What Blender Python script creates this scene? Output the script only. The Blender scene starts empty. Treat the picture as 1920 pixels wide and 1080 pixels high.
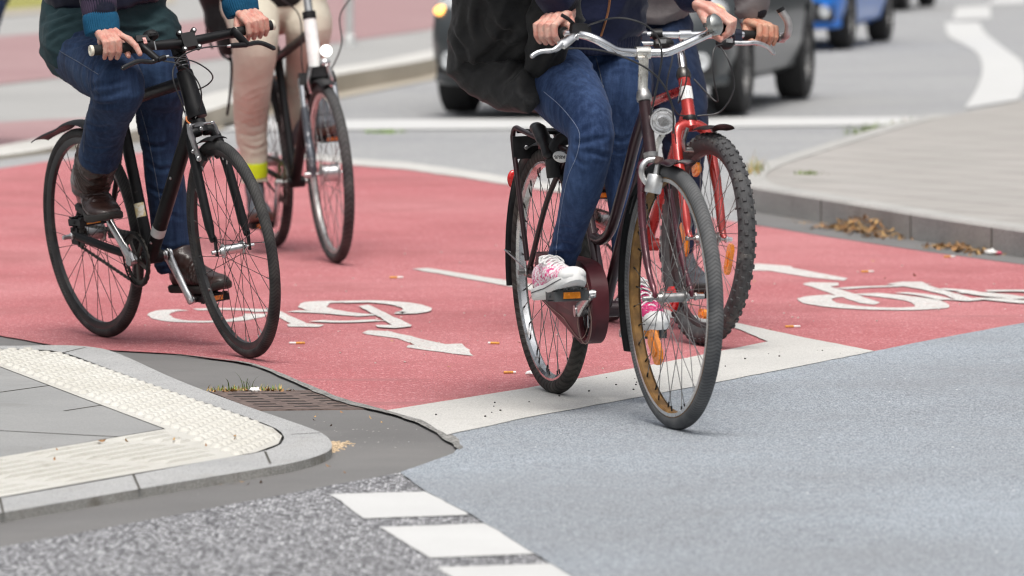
import bpy, bmesh, math, random
from mathutils import Vector as V, Matrix, noise
from mathutils.bvhtree import BVHTree
from mathutils.geometry import tessellate_polygon
random.seed(7)
sc = bpy.context.scene
COL = sc.collection
PI = math.pi

# ------------------------------------------------------------------ camera
FPX, CAMH = 10500.0, 1.4
PITCH = math.atan(718.0 / FPX)
cam_d = bpy.data.cameras.new("Camera")
cam = bpy.data.objects.new("Camera", cam_d)
COL.objects.link(cam)
cam.location = (0, 0, CAMH)
cam.rotation_euler = (PI / 2 - PITCH, 0, 0)
cam_d.sensor_width = 36.0
cam_d.lens = 36.0 * FPX / 1920.0
cam_d.clip_start, cam_d.clip_end = 0.5, 2000.0
cam_d.dof.use_dof = True
cam_d.dof.focus_distance = 16.3
cam_d.dof.aperture_fstop = 5.6
sc.camera = cam

# ------------------------------------------------------------------ sky, sun, exposure
SUN_EL, SUN_AZ = math.radians(62), math.radians(178)     # high, from behind the camera's left
wd = bpy.data.worlds.new("World")
sc.world = wd
wd.use_nodes = True
nt = wd.node_tree
bg = nt.nodes["Background"]
sky = nt.nodes.new("ShaderNodeTexSky")
sky.sky_type = 'NISHITA'
sky.sun_disc = False
sky.sun_elevation = SUN_EL
sky.sun_rotation = SUN_AZ
sky.air_density, sky.dust_density = 1.0, 4.0
hs = nt.nodes.new("ShaderNodeHueSaturation")             # thin high cloud takes the blue out of the sky
hs.inputs["Saturation"].default_value = 0.22
nt.links.new(sky.outputs[0], hs.inputs["Color"])
# an overcast sky is about three times brighter overhead than at the horizon
tcw = nt.nodes.new("ShaderNodeTexCoord"); sxw = nt.nodes.new("ShaderNodeSeparateXYZ"); mrw = nt.nodes.new("ShaderNodeMapRange")
nt.links.new(tcw.outputs["Generated"], sxw.inputs[0]); nt.links.new(sxw.outputs[2], mrw.inputs[0])
mrw.inputs[1].default_value, mrw.inputs[2].default_value, mrw.inputs[3].default_value, mrw.inputs[4].default_value = 0.0, 1.0, 0.22, 1.9
vmw = nt.nodes.new("ShaderNodeVectorMath"); vmw.operation = 'SCALE'
nt.links.new(hs.outputs[0], vmw.inputs[0]); nt.links.new(mrw.outputs[0], vmw.inputs["Scale"])
nt.links.new(vmw.outputs[0], bg.inputs[0])
bg.inputs[1].default_value = 0.15
sun_d = bpy.data.lights.new("Sun", 'SUN')
sun = bpy.data.objects.new("Sun", sun_d)
COL.objects.link(sun)
sun_d.energy = 2.2
sun_d.angle = math.radians(26)
sun_d.color = (1.0, 0.95, 0.88)
# sky sun_rotation is measured clockwise from +Y
sdir = V((math.sin(SUN_AZ) * math.cos(SUN_EL), math.cos(SUN_AZ) * math.cos(SUN_EL), math.sin(SUN_EL)))
sun.rotation_euler = sdir.to_track_quat('Z', 'Y').to_euler()
sun.location = (0, 0, 20)
sc.view_settings.view_transform = 'Standard'
sc.view_settings.look = 'None'
sc.view_settings.exposure = -0.15
sc.view_settings.gamma = 1.0
sc.cycles.filter_width = 1.15
sc.cycles.max_bounces = 6
sc.cycles.diffuse_bounces = 3
sc.cycles.glossy_bounces = 3

# ------------------------------------------------------------------ measuring the place from the photograph
_fw = V((0, math.cos(PITCH), -math.sin(PITCH)))
_up = V((0, math.sin(PITCH), math.cos(PITCH)))
_rt = V((1, 0, 0))
CAM = V((0, 0, CAMH))
def ray(x, y):
    return _rt * ((x - 960) / FPX) + _up * ((540 - y) / FPX) + _fw
def G(x, y, z=0.0):
    d = ray(x, y)
    return CAM + d * ((z - CAMH) / d.z)
def AT(x, y, Y):
    d = ray(x, y)
    return CAM + d * (Y / d.y)

class Axis:
    """local frame of a bicycle: a along, h up, o to the rider's right"""
    def __init__(s, rear, front, lean):
        s.O = G(*rear); d = G(*front) - s.O
        s.wb = d.length; s.u = d.normalized()
        s.r = V((s.u.y, -s.u.x, 0)); l = math.radians(lean)
        s.w = V((0, 0, 1)) * math.cos(l) + s.r * math.sin(l)
        s.s = s.r * math.cos(l) - V((0, 0, 1)) * math.sin(l)
    def p(s, x, y, o=0.0):
        d = ray(x, y); t = ((s.O - CAM).dot(s.s) + o) / d.dot(s.s)
        return CAM + d * t
    def pa(s, x, y, a):
        d = ray(x, y); t = ((s.O - CAM).dot(s.u) + a) / d.dot(s.u)
        return CAM + d * t
    def L(s, a, h, o=0.0):
        return s.O + s.u * a + s.w * h + s.s * o
    def loc(s, P):
        q = P - s.O
        return V((q.dot(s.u), q.dot(s.w), q.dot(s.s)))

# ------------------------------------------------------------------ mesh helpers
def cr(pts, n=6):
    """Catmull-Rom through points (any dimension)"""
    pts = [tuple(p) for p in pts]
    if len(pts) < 3: 
        a, b = pts
        return [tuple(a[i] + (b[i] - a[i]) * k / n for i in range(len(a))) for k in range(n + 1)]
    P = [tuple(2 * a - b for a, b in zip(pts[0], pts[1]))] + pts + [tuple(2 * a - b for a, b in zip(pts[-1], pts[-2]))]
    out = []
    for i in range(1, len(P) - 2):
        p0, p1, p2, p3 = P[i - 1:i + 3]
        for k in range(n):
            t = k / n
            out.append(tuple(0.5 * (2 * b + (c - a) * t + (2 * a - 5 * b + 4 * c - d) * t * t + (3 * b - a - 3 * c + d) * t ** 3)
                             for a, b, c, d in zip(p0, p1, p2, p3)))
    out.append(P[-2])
    return out

class MB:
    def __init__(s):
        s.v = []; s.f = []; s.m = []; s.mi = 0
    def add(s, vs, fs):
        b = len(s.v)
        s.v += [V(x) for x in vs]
        s.f += [tuple(b + i for i in f) for f in fs]
        s.m += [s.mi] * len(fs)
        return s
    def tube(s, pts, r, seg=10, cap=True, ref=None, round_cap=False, wob=None):
        """r: number, list of numbers or list of (rx, ry); ref = direction of rx"""
        P = [V(p[:3]) for p in pts]; n = len(P)
        R = r if isinstance(r, (list, tuple)) else [r] * n
        R = [(q, q) if not isinstance(q, (tuple, list)) else q for q in R]
        if len(R) != n:
            m = len(R); R2 = []
            for i in range(n):
                t = i * (m - 1) / (n - 1); k = min(int(t), m - 2); t -= k
                R2.append(tuple(a + (b - a) * t for a, b in zip(R[k], R[k + 1])))
            R = R2
        T = []
        for i in range(n):
            t = P[min(i + 1, n - 1)] - P[max(i - 1, 0)]
            T.append(t.normalized() if t.length > 1e-9 else V((0, 0, 1)))
        x = V(ref) if ref is not None else (V((0, 0, 1)) if abs(T[0].z) < 0.9 else V((1, 0, 0)))
        rings = []; X = None
        def ring(c, x, y, rx, ry, i):
            o = []
            for k in range(seg):
                a = 2 * PI * k / seg; w = 1.0 if wob is None else wob(i, a)
                o.append(c + x * (rx * w * math.cos(a)) + y * (ry * w * math.sin(a)))
            return o
        for i in range(n):
            q = x if (X is None or ref is not None) else X
            X = (q - T[i] * q.dot(T[i])); X = X.normalized() if X.length > 1e-6 else T[i].orthogonal().normalized()
            Y = T[i].cross(X)
            if round_cap and i == 0:
                for e in (0.35, 0.75, 0.95) if False else (0.3, 0.7, 0.93):
                    k = math.sqrt(1 - (1 - e * 0.999) ** 2) if False else e
                    dz = math.sqrt(max(0, 1 - k * k))
                    rings.append(ring(P[0] - T[0] * dz * min(R[0]), X, Y, R[0][0] * k, R[0][1] * k, 0))
            rings.append(ring(P[i], X, Y, R[i][0], R[i][1], i))
            if round_cap and i == n - 1:
                for e in (0.93, 0.7, 0.3):
                    dz = math.sqrt(max(0, 1 - e * e))
                    rings.append(ring(P[i] + T[i] * dz * min(R[i]), X, Y, R[i][0] * e, R[i][1] * e, i))
        vs = [q for rg in rings for q in rg]; fs = []
        for i in range(len(rings) - 1):
            for k in range(seg):
                a = i * seg + k; b = i * seg + (k + 1) % seg
                fs.append((a, b, b + seg, a + seg))
        if cap:
            fs.append(tuple(reversed(range(seg))))
            fs.append(tuple(range((len(rings) - 1) * seg, len(rings) * seg)))
        return s.add(vs, fs)
    def ctube(s, pts, r, n=6, **k):
        """smooth tube; pts may carry the radius as a 4th number"""
        P = cr(pts, n)
        if len(P[0]) == 5: return s.tube(P, [(q[3], q[4]) for q in P], **k)
        if len(P[0]) == 4: return s.tube(P, [q[3] for q in P], **k)
        return s.tube(P, r, **k)
    def box(s, c, x, y, z, sx, sy, sz, taper=1.0):
        c = V(c); vs = []
        for k in (-1, 1):
            t = taper if k > 0 else 1
            for i, j in ((-1, -1), (1, -1), (1, 1), (-1, 1)):
                vs.append(c + x * (i * sx * t / 2) + y * (j * sy * t / 2) + z * (k * sz / 2))
        return s.add(vs, [(3, 2, 1, 0), (4, 5, 6, 7), (0, 1, 5, 4), (1, 2, 6, 5), (2, 3, 7, 6), (3, 0, 4, 7)])
    def ell(s, c, x, y, z, rx, ry, rz, nu=16, nv=10):
        c = V(c); vs = []; fs = []
        for j in range(1, nv):
            t = PI * j / nv
            for i in range(nu):
                a = 2 * PI * i / nu
                vs.append(c + x * (rx * math.sin(t) * math.cos(a)) + y * (ry * math.sin(t) * math.sin(a)) + z * (rz * math.cos(t)))
        top = len(vs); vs.append(c + z * rz); vs.append(c - z * rz)
        for j in range(nv - 2):
            for i in range(nu):
                a = j * nu + i; b = j * nu + (i + 1) % nu
                fs.append((a, a + nu, b + nu, b))
        for i in range(nu):
            fs.append((top, i, (i + 1) % nu)); fs.append((top + 1, (nv - 2) * nu + (i + 1) % nu, (nv - 2) * nu + i))
        return s.add(vs, fs)
    def lathe(s, prof, c=(0, 0, 0), ax=V((0, 1, 0)), seg=48, closed=True, a0=0.0, a1=2 * PI, e1=None):
        """prof: (along axis, radius) pairs; closed profile loop or open strip"""
        ax = V(ax).normalized(); c = V(c)
        e1 = V(e1) if e1 is not None else ax.orthogonal()
        e1 = (e1 - ax * e1.dot(ax)).normalized(); e2 = ax.cross(e1)
        full = abs(a1 - a0 - 2 * PI) < 1e-6
        m = seg if full else seg + 1; n = len(prof); vs = []; fs = []
        for k in range(m):
            a = a0 + (a1 - a0) * k / seg; d = e1 * math.cos(a) + e2 * math.sin(a)
            for (t, r) in prof: vs.append(c + ax * t + d * r)
        for k in range(seg):
            k2 = (k + 1) % m
            for i in range(n if closed else n - 1):
                j = (i + 1) % n
                fs.append((k * n + i, k2 * n + i, k2 * n + j, k * n + j))
        if not full and closed:
            fs.append(tuple(range(n))); fs.append(tuple(reversed(range((m - 1) * n, m * n))))
        return s.add(vs, fs)
    def disc(s, c, ax, r, t, seg=24, bev=0.0):
        ax = V(ax).normalized()
        b = bev or min(r, t) * 0.2
        return s.lathe([(-t / 2, 0.0001), (-t / 2, r - b), (-t / 2 + b, r), (t / 2 - b, r), (t / 2, r - b), (t / 2, 0.0001)], c, ax, seg, closed=False)
    def prism(s, poly, d):
        """extrude a polygon (list of 3D points) by vector d"""
        P = [V(p) for p in poly]; n = len(P); d = V(d)
        tri = tessellate_polygon([P])
        fs = [tuple(t) for t in tri] + [tuple(n + i for i in reversed(t)) for t in tri]
        for i in range(n):
            j = (i + 1) % n; fs.append((i, j, n + j, n + i))
        return s.add(P + [p + d for p in P], fs)
    def sheet(s, poly):
        P = [V(p) for p in poly]
        return s.add(P, [tuple(t) for t in tessellate_polygon([P])])

def base_of(o):
    p = V((0, 0, 0))
    while o is not None:
        p += o.location; o = o.parent
    return p
def mesh_from(mb, name, mats, angle=42, weld=False):
    me = bpy.data.meshes.new(name)
    me.from_pydata([tuple(p) for p in mb.v], [], mb.f)
    for m in mats: me.materials.append(m)
    if len(mats) > 1:
        me.polygons.foreach_set("material_index", mb.m)
    bm = bmesh.new(); bm.from_mesh(me)
    if weld: bmesh.ops.remove_doubles(bm, verts=bm.verts, dist=1e-5)
    bmesh.ops.recalc_face_normals(bm, faces=bm.faces)
    bm.to_mesh(me); bm.free()
    me.shade_smooth()
    if angle < 179: me.set_sharp_from_angle(angle=math.radians(angle))
    me.update()
    return me
def obj(name, mb, mats, parent=None, local=False, angle=42, label=None, weld=False):
    if not isinstance(mats, (list, tuple)): mats = [mats]
    if not local and parent is not None:
        b = base_of(parent); mb.v = [p - b for p in mb.v]
    o = bpy.data.objects.new(name, mesh_from(mb, name, mats, angle, weld))
    COL.objects.link(o)
    if parent is not None: o.parent = parent
    if label: o["label"] = label
    return o
def thing(name, label, cat, loc, group=None):
    o = bpy.data.objects.new(name, None); COL.objects.link(o)
    o.empty_display_size = 0.1
    o.location = loc; o["label"] = label; o["category"] = cat
    if group: o["group"] = group
    return o
def tag(o, label, cat, group=None, kind=None):
    o["label"] = label; o["category"] = cat
    if group: o["group"] = group
    if kind: o["kind"] = kind
    return o
def struct(name, mb, m, label=None, cat=None, kind="structure"):
    o = obj(name, mb, m)
    o["kind"] = kind
    if label: o["label"] = label
    o["category"] = cat or name.replace("_", " ")
    return o
def part_empty(name, parent, mat_world):
    o = bpy.data.objects.new(name, None); COL.objects.link(o); o.empty_display_size = 0.05
    o.parent = parent
    b = base_of(parent)
    m = mat_world.copy(); m.translation = m.translation - b
    o.matrix_local = m
    return o
def remesh(mb, voxel, it=4, fac=0.5):
    """fuse overlapping closed pieces into one continuous surface"""
    me = bpy.data.meshes.new("tmp"); me.from_pydata([tuple(p) for p in mb.v], [], mb.f)
    bm = bmesh.new(); bm.from_mesh(me); bmesh.ops.recalc_face_normals(bm, faces=bm.faces); bm.to_mesh(me); bm.free()
    o = bpy.data.objects.new("tmp", me); COL.objects.link(o)
    md = o.modifiers.new("r", 'REMESH'); md.mode = 'VOXEL'; md.voxel_size = voxel
    if it:
        ms = o.modifiers.new("s", 'SMOOTH'); ms.iterations = it; ms.factor = fac
    dg = bpy.context.evaluated_depsgraph_get()
    e = o.evaluated_get(dg); m2 = bpy.data.meshes.new_from_object(e)
    out = MB(); out.v = [v.co.copy() for v in m2.vertices]; out.f = [tuple(p.vertices) for p in m2.polygons]
    out.m = [0] * len(out.f)
    bpy.data.objects.remove(o); bpy.data.meshes.remove(me); bpy.data.meshes.remove(m2)
    return out
def vnormals(mb):
    N = [V((0, 0, 0)) for _ in mb.v]
    for f in mb.f:
        a, b, c = mb.v[f[0]], mb.v[f[1]], mb.v[f[2]]
        n = (b - a).cross(c - a)
        for i in f: N[i] += n
    return [n.normalized() if n.length > 0 else V((0, 0, 1)) for n in N]
def displace(mb, fn):
    N = vnormals(mb)
    mb.v = [p + n * fn(p, n) for p, n in zip(mb.v, N)]
    return mb
def on_surface(bvh, pts, lift=0.0015, dense=8):
    """3D points where the sight lines of photo pixels meet a surface"""
    out = []
    for q in cr([tuple(p) for p in pts], dense):
        d = ray(*q).normalized()
        h = bvh.ray_cast(CAM, d)
        if h[0] is not None:
            n = h[1] if h[1].dot(d) < 0 else -h[1]
            out.append(h[0] + n * lift)
    return out
def bvh_of(mb): return BVHTree.FromPolygons([tuple(p) for p in mb.v], mb.f)

# ------------------------------------------------------------------ materials
def node_mat(name):
    m = bpy.data.materials.new(name); m.use_nodes = True
    t = m.node_tree; b = t.nodes["Principled BSDF"]
    return m, t, b
def N(t, typ, **k):
    n = t.nodes.new(typ)
    for a, v in k.items():
        if a.startswith("i_"):
            key = a[2:]
            n.inputs[int(key) if key.isdigit() else key.replace("_", " ")].default_value = v
        else: setattr(n, a, v)
    return n
def rgb(c): return (c[0], c[1], c[2], 1)
def noise_fac(t, scale, detail=4, lo=0.35, hi=0.65, stretch=None, rough=0.55):
    tc = N(t, "ShaderNodeTexCoord"); src = tc.outputs["Object"]
    if stretch:
        mp = N(t, "ShaderNodeMapping"); mp.inputs["Scale"].default_value = stretch
        t.links.new(src, mp.inputs[0]); src = mp.outputs[0]
    n = N(t, "ShaderNodeTexNoise"); n.inputs["Scale"].default_value = scale; n.inputs["Detail"].default_value = detail
    n.inputs["Roughness"].default_value = rough
    t.links.new(src, n.inputs["Vector"])
    r = N(t, "ShaderNodeMapRange"); r.inputs[1].default_value = lo; r.inputs[2].default_value = hi
    t.links.new(n.outputs["Fac"], r.inputs[0])
    return r.outputs[0], n.outputs["Fac"]
def mixc(t, fac, a, b):
    m = N(t, "ShaderNodeMix", data_type='RGBA')
    if fac is None: pass
    else: t.links.new(fac, m.inputs[0])
    for i, c in ((6, a), (7, b)):
        if isinstance(c, tuple): m.inputs[i].default_value = rgb(c)
        else: t.links.new(c, m.inputs[i])
    return m.outputs[2]
def bump(t, b, h, strength=0.3, dist=0.002, chain=None):
    n = N(t, "ShaderNodeBump"); n.inputs["Strength"].default_value = strength; n.inputs["Distance"].default_value = dist
    t.links.new(h, n.inputs["Height"])
    if chain is not None: t.links.new(chain, n.inputs["Normal"])
    t.links.new(n.outputs[0], b.inputs["Normal"])
    return n.outputs[0]
def mat(name, col, rough=0.5, metal=0.0, var=0.18, vscale=30, bmp=0.0, bscale=400, coat=0.0, dirt=None, dirt_amt=(0.55, 0.75), dirt_scale=12, spec=None, stretch=None):
    m, t, b = node_mat(name)
    f, _ = noise_fac(t, vscale, stretch=stretch)
    lo = tuple(c * (1 - var) for c in col); hi = tuple(min(1, c * (1 + var)) for c in col)
    c = mixc(t, f, lo, hi)
    if dirt:
        f2, _ = noise_fac(t, dirt_scale, lo=dirt_amt[0], hi=dirt_amt[1], rough=0.7)
        c = mixc(t, f2, c, dirt)
    t.links.new(c, b.inputs["Base Color"])
    rr = N(t, "ShaderNodeMapRange"); rr.inputs[3].default_value = max(0.03, rough - 0.07); rr.inputs[4].default_value = min(1, rough + 0.09)
    t.links.new(f, rr.inputs[0]); t.links.new(rr.outputs[0], b.inputs["Roughness"])
    b.inputs["Metallic"].default_value = metal
    if coat: b.inputs["Coat Weight"].default_value = coat; b.inputs["Coat Roughness"].default_value = 0.08
    if spec is not None: b.inputs["Specular IOR Level"].default_value = spec
    if bmp:
        _, h = noise_fac(t, bscale, 3)
        bump(t, b, h, bmp, 0.001)
    return m

# ================================================================== THE GROUND
def ground_mat(name, col, col2, patch_scale=1.2, grain=220, grain_amt=0.25, bmp=0.5, bd=0.003, rough=0.85, speck=None, speck_amt=0.72, stain=None, stain_rng=(0.55, 0.8), stain_scale=2.2, streak=None):
    m, t, b = node_mat(name)
    f, _ = noise_fac(t, patch_scale, 5, 0.3, 0.7)
    c = mixc(t, f, col, col2)
    g, graw = noise_fac(t, grain, 2, 0.40, 0.60, rough=0.6)
    dark = N(t, "ShaderNodeMix", data_type='RGBA', blend_type='MULTIPLY'); dark.inputs[0].default_value = 1.0
    rr = N(t, "ShaderNodeMapRange"); rr.inputs[3].default_value = 1 - grain_amt; rr.inputs[4].default_value = 1 + grain_amt
    t.links.new(g, rr.inputs[0]); t.links.new(c, dark.inputs[6])
    cc = N(t, "ShaderNodeCombineColor")
    for i in range(3): t.links.new(rr.outputs[0], cc.inputs[i])
    t.links.new(cc.outputs[0], dark.inputs[7]); dark.clamp_result = False
    c = dark.outputs[2]
    if speck:
        vo = N(t, "ShaderNodeTexVoronoi"); vo.inputs["Scale"].default_value = grain * 0.7
        tc = N(t, "ShaderNodeTexCoord"); t.links.new(tc.outputs["Object"], vo.inputs["Vector"])
        sp = N(t, "ShaderNodeSeparateColor"); t.links.new(vo.outputs["Color"], sp.inputs[0])
        mr = N(t, "ShaderNodeMapRange"); mr.inputs[1].default_value = speck_amt; mr.inputs[2].default_value = speck_amt + 0.05
        t.links.new(sp.outputs[0], mr.inputs[0])
        c = mixc(t, mr.outputs[0], c, speck)
    if stain:
        f2, _ = noise_fac(t, stain_scale, 8, *stain_rng, rough=0.72)
        c = mixc(t, f2, c, stain)
    if streak:
        f3, _ = noise_fac(t, 3.0, 6, 0.6, 0.75, stretch=streak[1], rough=0.6)
        c = mixc(t, f3, c, streak[0])
    t.links.new(c, b.inputs["Base Color"])
    b.inputs["Roughness"].default_value = rough
    b.inputs["Specular IOR Level"].default_value = 0.35
    bump(t, b, graw, bmp, bd)
    return m

M_base = ground_mat("far_ground", (.20, .20, .195), (.24, .24, .235), .3, 60)
M_road = ground_mat("grey_asphalt", (.27, .274, .283), (.33, .33, .33), .7, 130, .22, .5, .004, stain=(.26, .26, .265), stain_rng=(.58, .85), stain_scale=.9, speck=(.42, .42, .41), speck_amt=.86)
M_blue = ground_mat("blue_grey_asphalt", (.252, .268, .286), (.338, .378, .420), .45, 250, .55, 1.0, .005, rough=.8, speck=(.46, .48, .52), speck_amt=.90, stain=(.255, .262, .272), stain_rng=(.45, .85), stain_scale=.7)
M_red = ground_mat("red_lane_coating", (.405, .115, .125), (.50, .198, .205), .6, 200, .36, .9, .005, rough=.85, speck=(.62, .30, .31), speck_amt=.86, stain=(.32, .105, .108), stain_rng=(.48, .80), stain_scale=1.1, streak=((.36, .15, .155), (.30, 1.6, 1)))
M_gutter = ground_mat("gutter_mastic", (.145, .141, .138), (.180, .176, .172), 1.6, 260, .10, .25, .0015, rough=.7, stain=(.205, .197, .19), stain_rng=(.5, .8), stain_scale=1.1)
M_kerb = ground_mat("granite_kerb", (.34, .343, .343), (.41, .41, .405), 3, 330, .35, .3, .001, speck=(.25, .25, .25), speck_amt=.85, stain=(.33, .32, .30), stain_scale=5)
M_kerbface = ground_mat("weathered_kerb_face", (.28, .275, .265), (.36, .355, .34), 2.5, 200, .25, .5, .002, stain=(.19, .18, .17), stain_scale=4)
M_kerbface_l = ground_mat("granite_kerb_side", (.28, .28, .265), (.36, .35, .33), 4, 300, .3, .5, .002, stain=(.16, .145, .12), stain_scale=7, stain_rng=(.5, .7))
M_slab = ground_mat("concrete_slab", (.255, .258, .255), (.305, .305, .30), 1.3, 300, .10, .2, .001, stain=(.22, .217, .21), stain_scale=3)
M_cream = ground_mat("cream_tactile", (.50, .485, .44), (.57, .56, .52), 2.4, 300, .07, .2, .001, rough=.6, stain=(.38, .36, .31), stain_scale=9, stain_rng=(.55, .8))
M_paint = ground_mat("road_paint", (.50, .49, .465), (.57, .56, .53), 1.8, 240, .16, .5, .002, rough=.65, stain=(.45, .44, .41), stain_scale=6, stain_rng=(.55, .85), speck=(.42, .41, .39), speck_amt=.93)
M_symbol = ground_mat("worn_symbol_paint", (.54, .525, .50), (.62, .60, .575), 2.5, 170, .22, .8, .004, rough=.7, stain=(.46, .28, .275), stain_scale=16, stain_rng=(.60, .72), speck=(.47, .22, .225), speck_amt=.95)
M_paint2 = ground_mat("fresh_road_paint", (.54, .54, .53), (.60, .60, .59), 2, 240, .06, .25, .001, rough=.6)
M_path = ground_mat("pavement_grey", (.32, .316, .308), (.37, .366, .355), .5, 60, .12, .3, .003)
M_pink = ground_mat("pink_brick_path", (.31, .19, .195), (.36, .235, .235), .6, 60, .14, .3, .003, streak=((.33, .25, .25), (.4, 2, 1)))
M_tan = ground_mat("tan_kerb_stone", (.36, .32, .26), (.44, .395, .325), 1.2, 60, .15, .3, .003)
M_kerb_far = ground_mat("far_kerb_top", (.50, .49, .46), (.56, .55, .52), 1.2, 60, .1, .3, .003)
M_verge = ground_mat("verge_grass", (.24, .24, .06), (.34, .32, .10), 1.5, 40, .4, .6, .02)

# coarse chippings asphalt: packed stones in dark binder
def chip_mat():
    m, t, b = node_mat("coarse_chippings")
    tc = N(t, "ShaderNodeTexCoord")
    v1 = N(t, "ShaderNodeTexVoronoi"); v1.inputs["Scale"].default_value = 105; v1.inputs["Randomness"].default_value = 1
    t.links.new(tc.outputs["Object"], v1.inputs["Vector"])
    sp = N(t, "ShaderNodeSeparateColor"); t.links.new(v1.outputs["Color"], sp.inputs[0])
    ra = N(t, "ShaderNodeValToRGB"); e = ra.color_ramp.elements
    e[0].position, e[0].color = 0, (.13, .13, .137, 1); e[1].position, e[1].color = 1, (.86, .86, .87, 1)
    k = e.new(.35); k.color = (.27, .27, .285, 1); k = e.new(.62); k.color = (.47, .47, .49, 1)
    t.links.new(sp.outputs[0], ra.inputs[0])
    mr = N(t, "ShaderNodeMapRange"); mr.inputs[1].default_value = .35; mr.inputs[2].default_value = .62
    t.links.new(v1.outputs["Distance"], mr.inputs[0])
    c = mixc(t, mr.outputs[0], ra.outputs[0], (.07, .07, .074))
    t.links.new(c, b.inputs["Base Color"]); b.inputs["Roughness"].default_value = .75
    inv = N(t, "ShaderNodeMath", operation='SUBTRACT'); inv.inputs[0].default_value = 1; t.links.new(v1.outputs["Distance"], inv.inputs[1])
    bump(t, b, inv.outputs[0], .7, .006)
    return m
M_chip = chip_mat()

def paver_mat():
    m, t, b = node_mat("beige_pavers")
    tc = N(t, "ShaderNodeTexCoord"); mp = N(t, "ShaderNodeMapping"); mp.inputs["Rotation"].default_value = (0, 0, math.radians(63))
    mp.inputs["Scale"].default_value = (1, 1, 1)
    t.links.new(tc.outputs["Object"], mp.inputs[0])
    br = N(t, "ShaderNodeTexBrick"); br.inputs["Scale"].default_value = 1.0
    br.inputs["Brick Width"].default_value = .6; br.inputs["Row Height"].default_value = .40; br.inputs["Mortar Size"].default_value = .014
    br.inputs["Color1"].default_value = (.35, .335, .315, 1); br.inputs["Color2"].default_value = (.385, .365, .345, 1); br.inputs["Mortar"].default_value = (.26, .245, .23, 1)
    t.links.new(mp.outputs[0], br.inputs["Vector"])
    f, _ = noise_fac(t, 2.2, 5, .35, .7)
    mm = N(t, "ShaderNodeMix", data_type='RGBA', blend_type='MULTIPLY'); mm.inputs[0].default_value = .5
    t.links.new(br.outputs["Color"], mm.inputs[6])
    c2 = mixc(t, f, (.86, .84, .82), (1, 1, 1)); t.links.new(c2, mm.inputs[7])
    t.links.new(mm.outputs[2], b.inputs["Base Color"]); b.inputs["Roughness"].default_value = .85
    return m
M_paver = paver_mat()

def px(poly, z=0.0):
    return [G(x, y, z) for x, y in poly]
def wob(poly, z, amp=.012, step=.07):
    """an edge that has been laid by hand: resample in world space and jitter"""
    P = px(poly, z) if len(poly[0]) == 2 else poly
    out = []
    for i in range(len(P)):
        a, b = P[i], P[(i + 1) % len(P)]
        n = max(1, min(120, int((b - a).length / step)))
        d = (b - a); s = V((-d.y, d.x, 0)).normalized() if d.length > 0 else V((0, 0, 0))
        for k in range(n):
            q = a + d * (k / n)
            if k: q = q + s * (noise.noise(q * 9) * amp)
            out.append(q)
    return out
def flat(name, poly, z, m, amp=0, **k):
    mb = MB(); mb.sheet(wob(poly, z, amp) if amp else px(poly, z))
    return struct(name, mb, m, **k)

# far ground out to the horizon
mb = MB(); mb.sheet([V((-600, -60, -.04)), V((600, -60, -.04)), V((600, 1500, -.04)), V((-600, 1500, -.04))])
struct("ground", mb, M_base)
# grey carriageway everywhere under the crossing
mb = MB(); mb.sheet([V((-14, 3, -.012)), V((30, 3, -.012)), V((60, 160, -.012)), V((-14, 160, -.012))])
struct("road", mb, M_road, "pale grey asphalt road the cars stand on")

RED_LOW = [(-420, 560), (-150, 607), (0, 629), (100, 647), (215, 657), (340, 664), (480, 683), (560, 715), (640, 748), (725, 770)]
CORN = [(725, 770), (790, 787), (838, 815), (862, 838), (850, 850), (800, 868), (750, 886)]
# grey mastic gutter round the corner
flat("gutter", RED_LOW + CORN[1:] + [(560, 922), (400, 952), (200, 990), (0, 1026), (-500, 1125), (-500, 600)], -.0045, M_gutter)
# coarse chippings in front
flat("coarse_asphalt", [(-500, 1125), (0, 1026), (200, 990), (400, 952), (560, 922), (750, 886), (800, 922), (880, 962), (1000, 1036), (1080, 1085), (1300, 1260), (-500, 1260)], -.002, M_chip, .008)
# blue-grey coating
BW_LOW = [(838, 815), (990, 782), (1200, 744), (1330, 719), (1480, 690), (1640, 658)]
flat("blue_road_surface", [(750, 886), (800, 868), (850, 850), (862, 838)] + BW_LOW + [(1760, 634), (1920, 605), (2500, 500), (3300, 700), (2600, 1260), (1300, 1260), (1080, 1085), (1000, 1036), (880, 962), (800, 922)], .0015, M_blue, .006)
# red lane
RED_UP = [(1640, 658), (1760, 634), (1920, 605), (2500, 500), (2500, 580), (1920, 496), (1740, 472), (1560, 445), (1480, 432), (1400, 420), (1300, 402), (1150, 377), (980, 352), (860, 332), (760, 318), (670, 311), (560, 297), (400, 275), (200, 292), (85, 303), (0, 316), (-420, 362)]
flat("red_cycle_lane", RED_LOW + [(800, 795), (1000, 765), (1330, 705), (1640, 668), (1920, 615), (2500, 512)] + RED_UP[4:], 0.0, M_red, .008)
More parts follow.
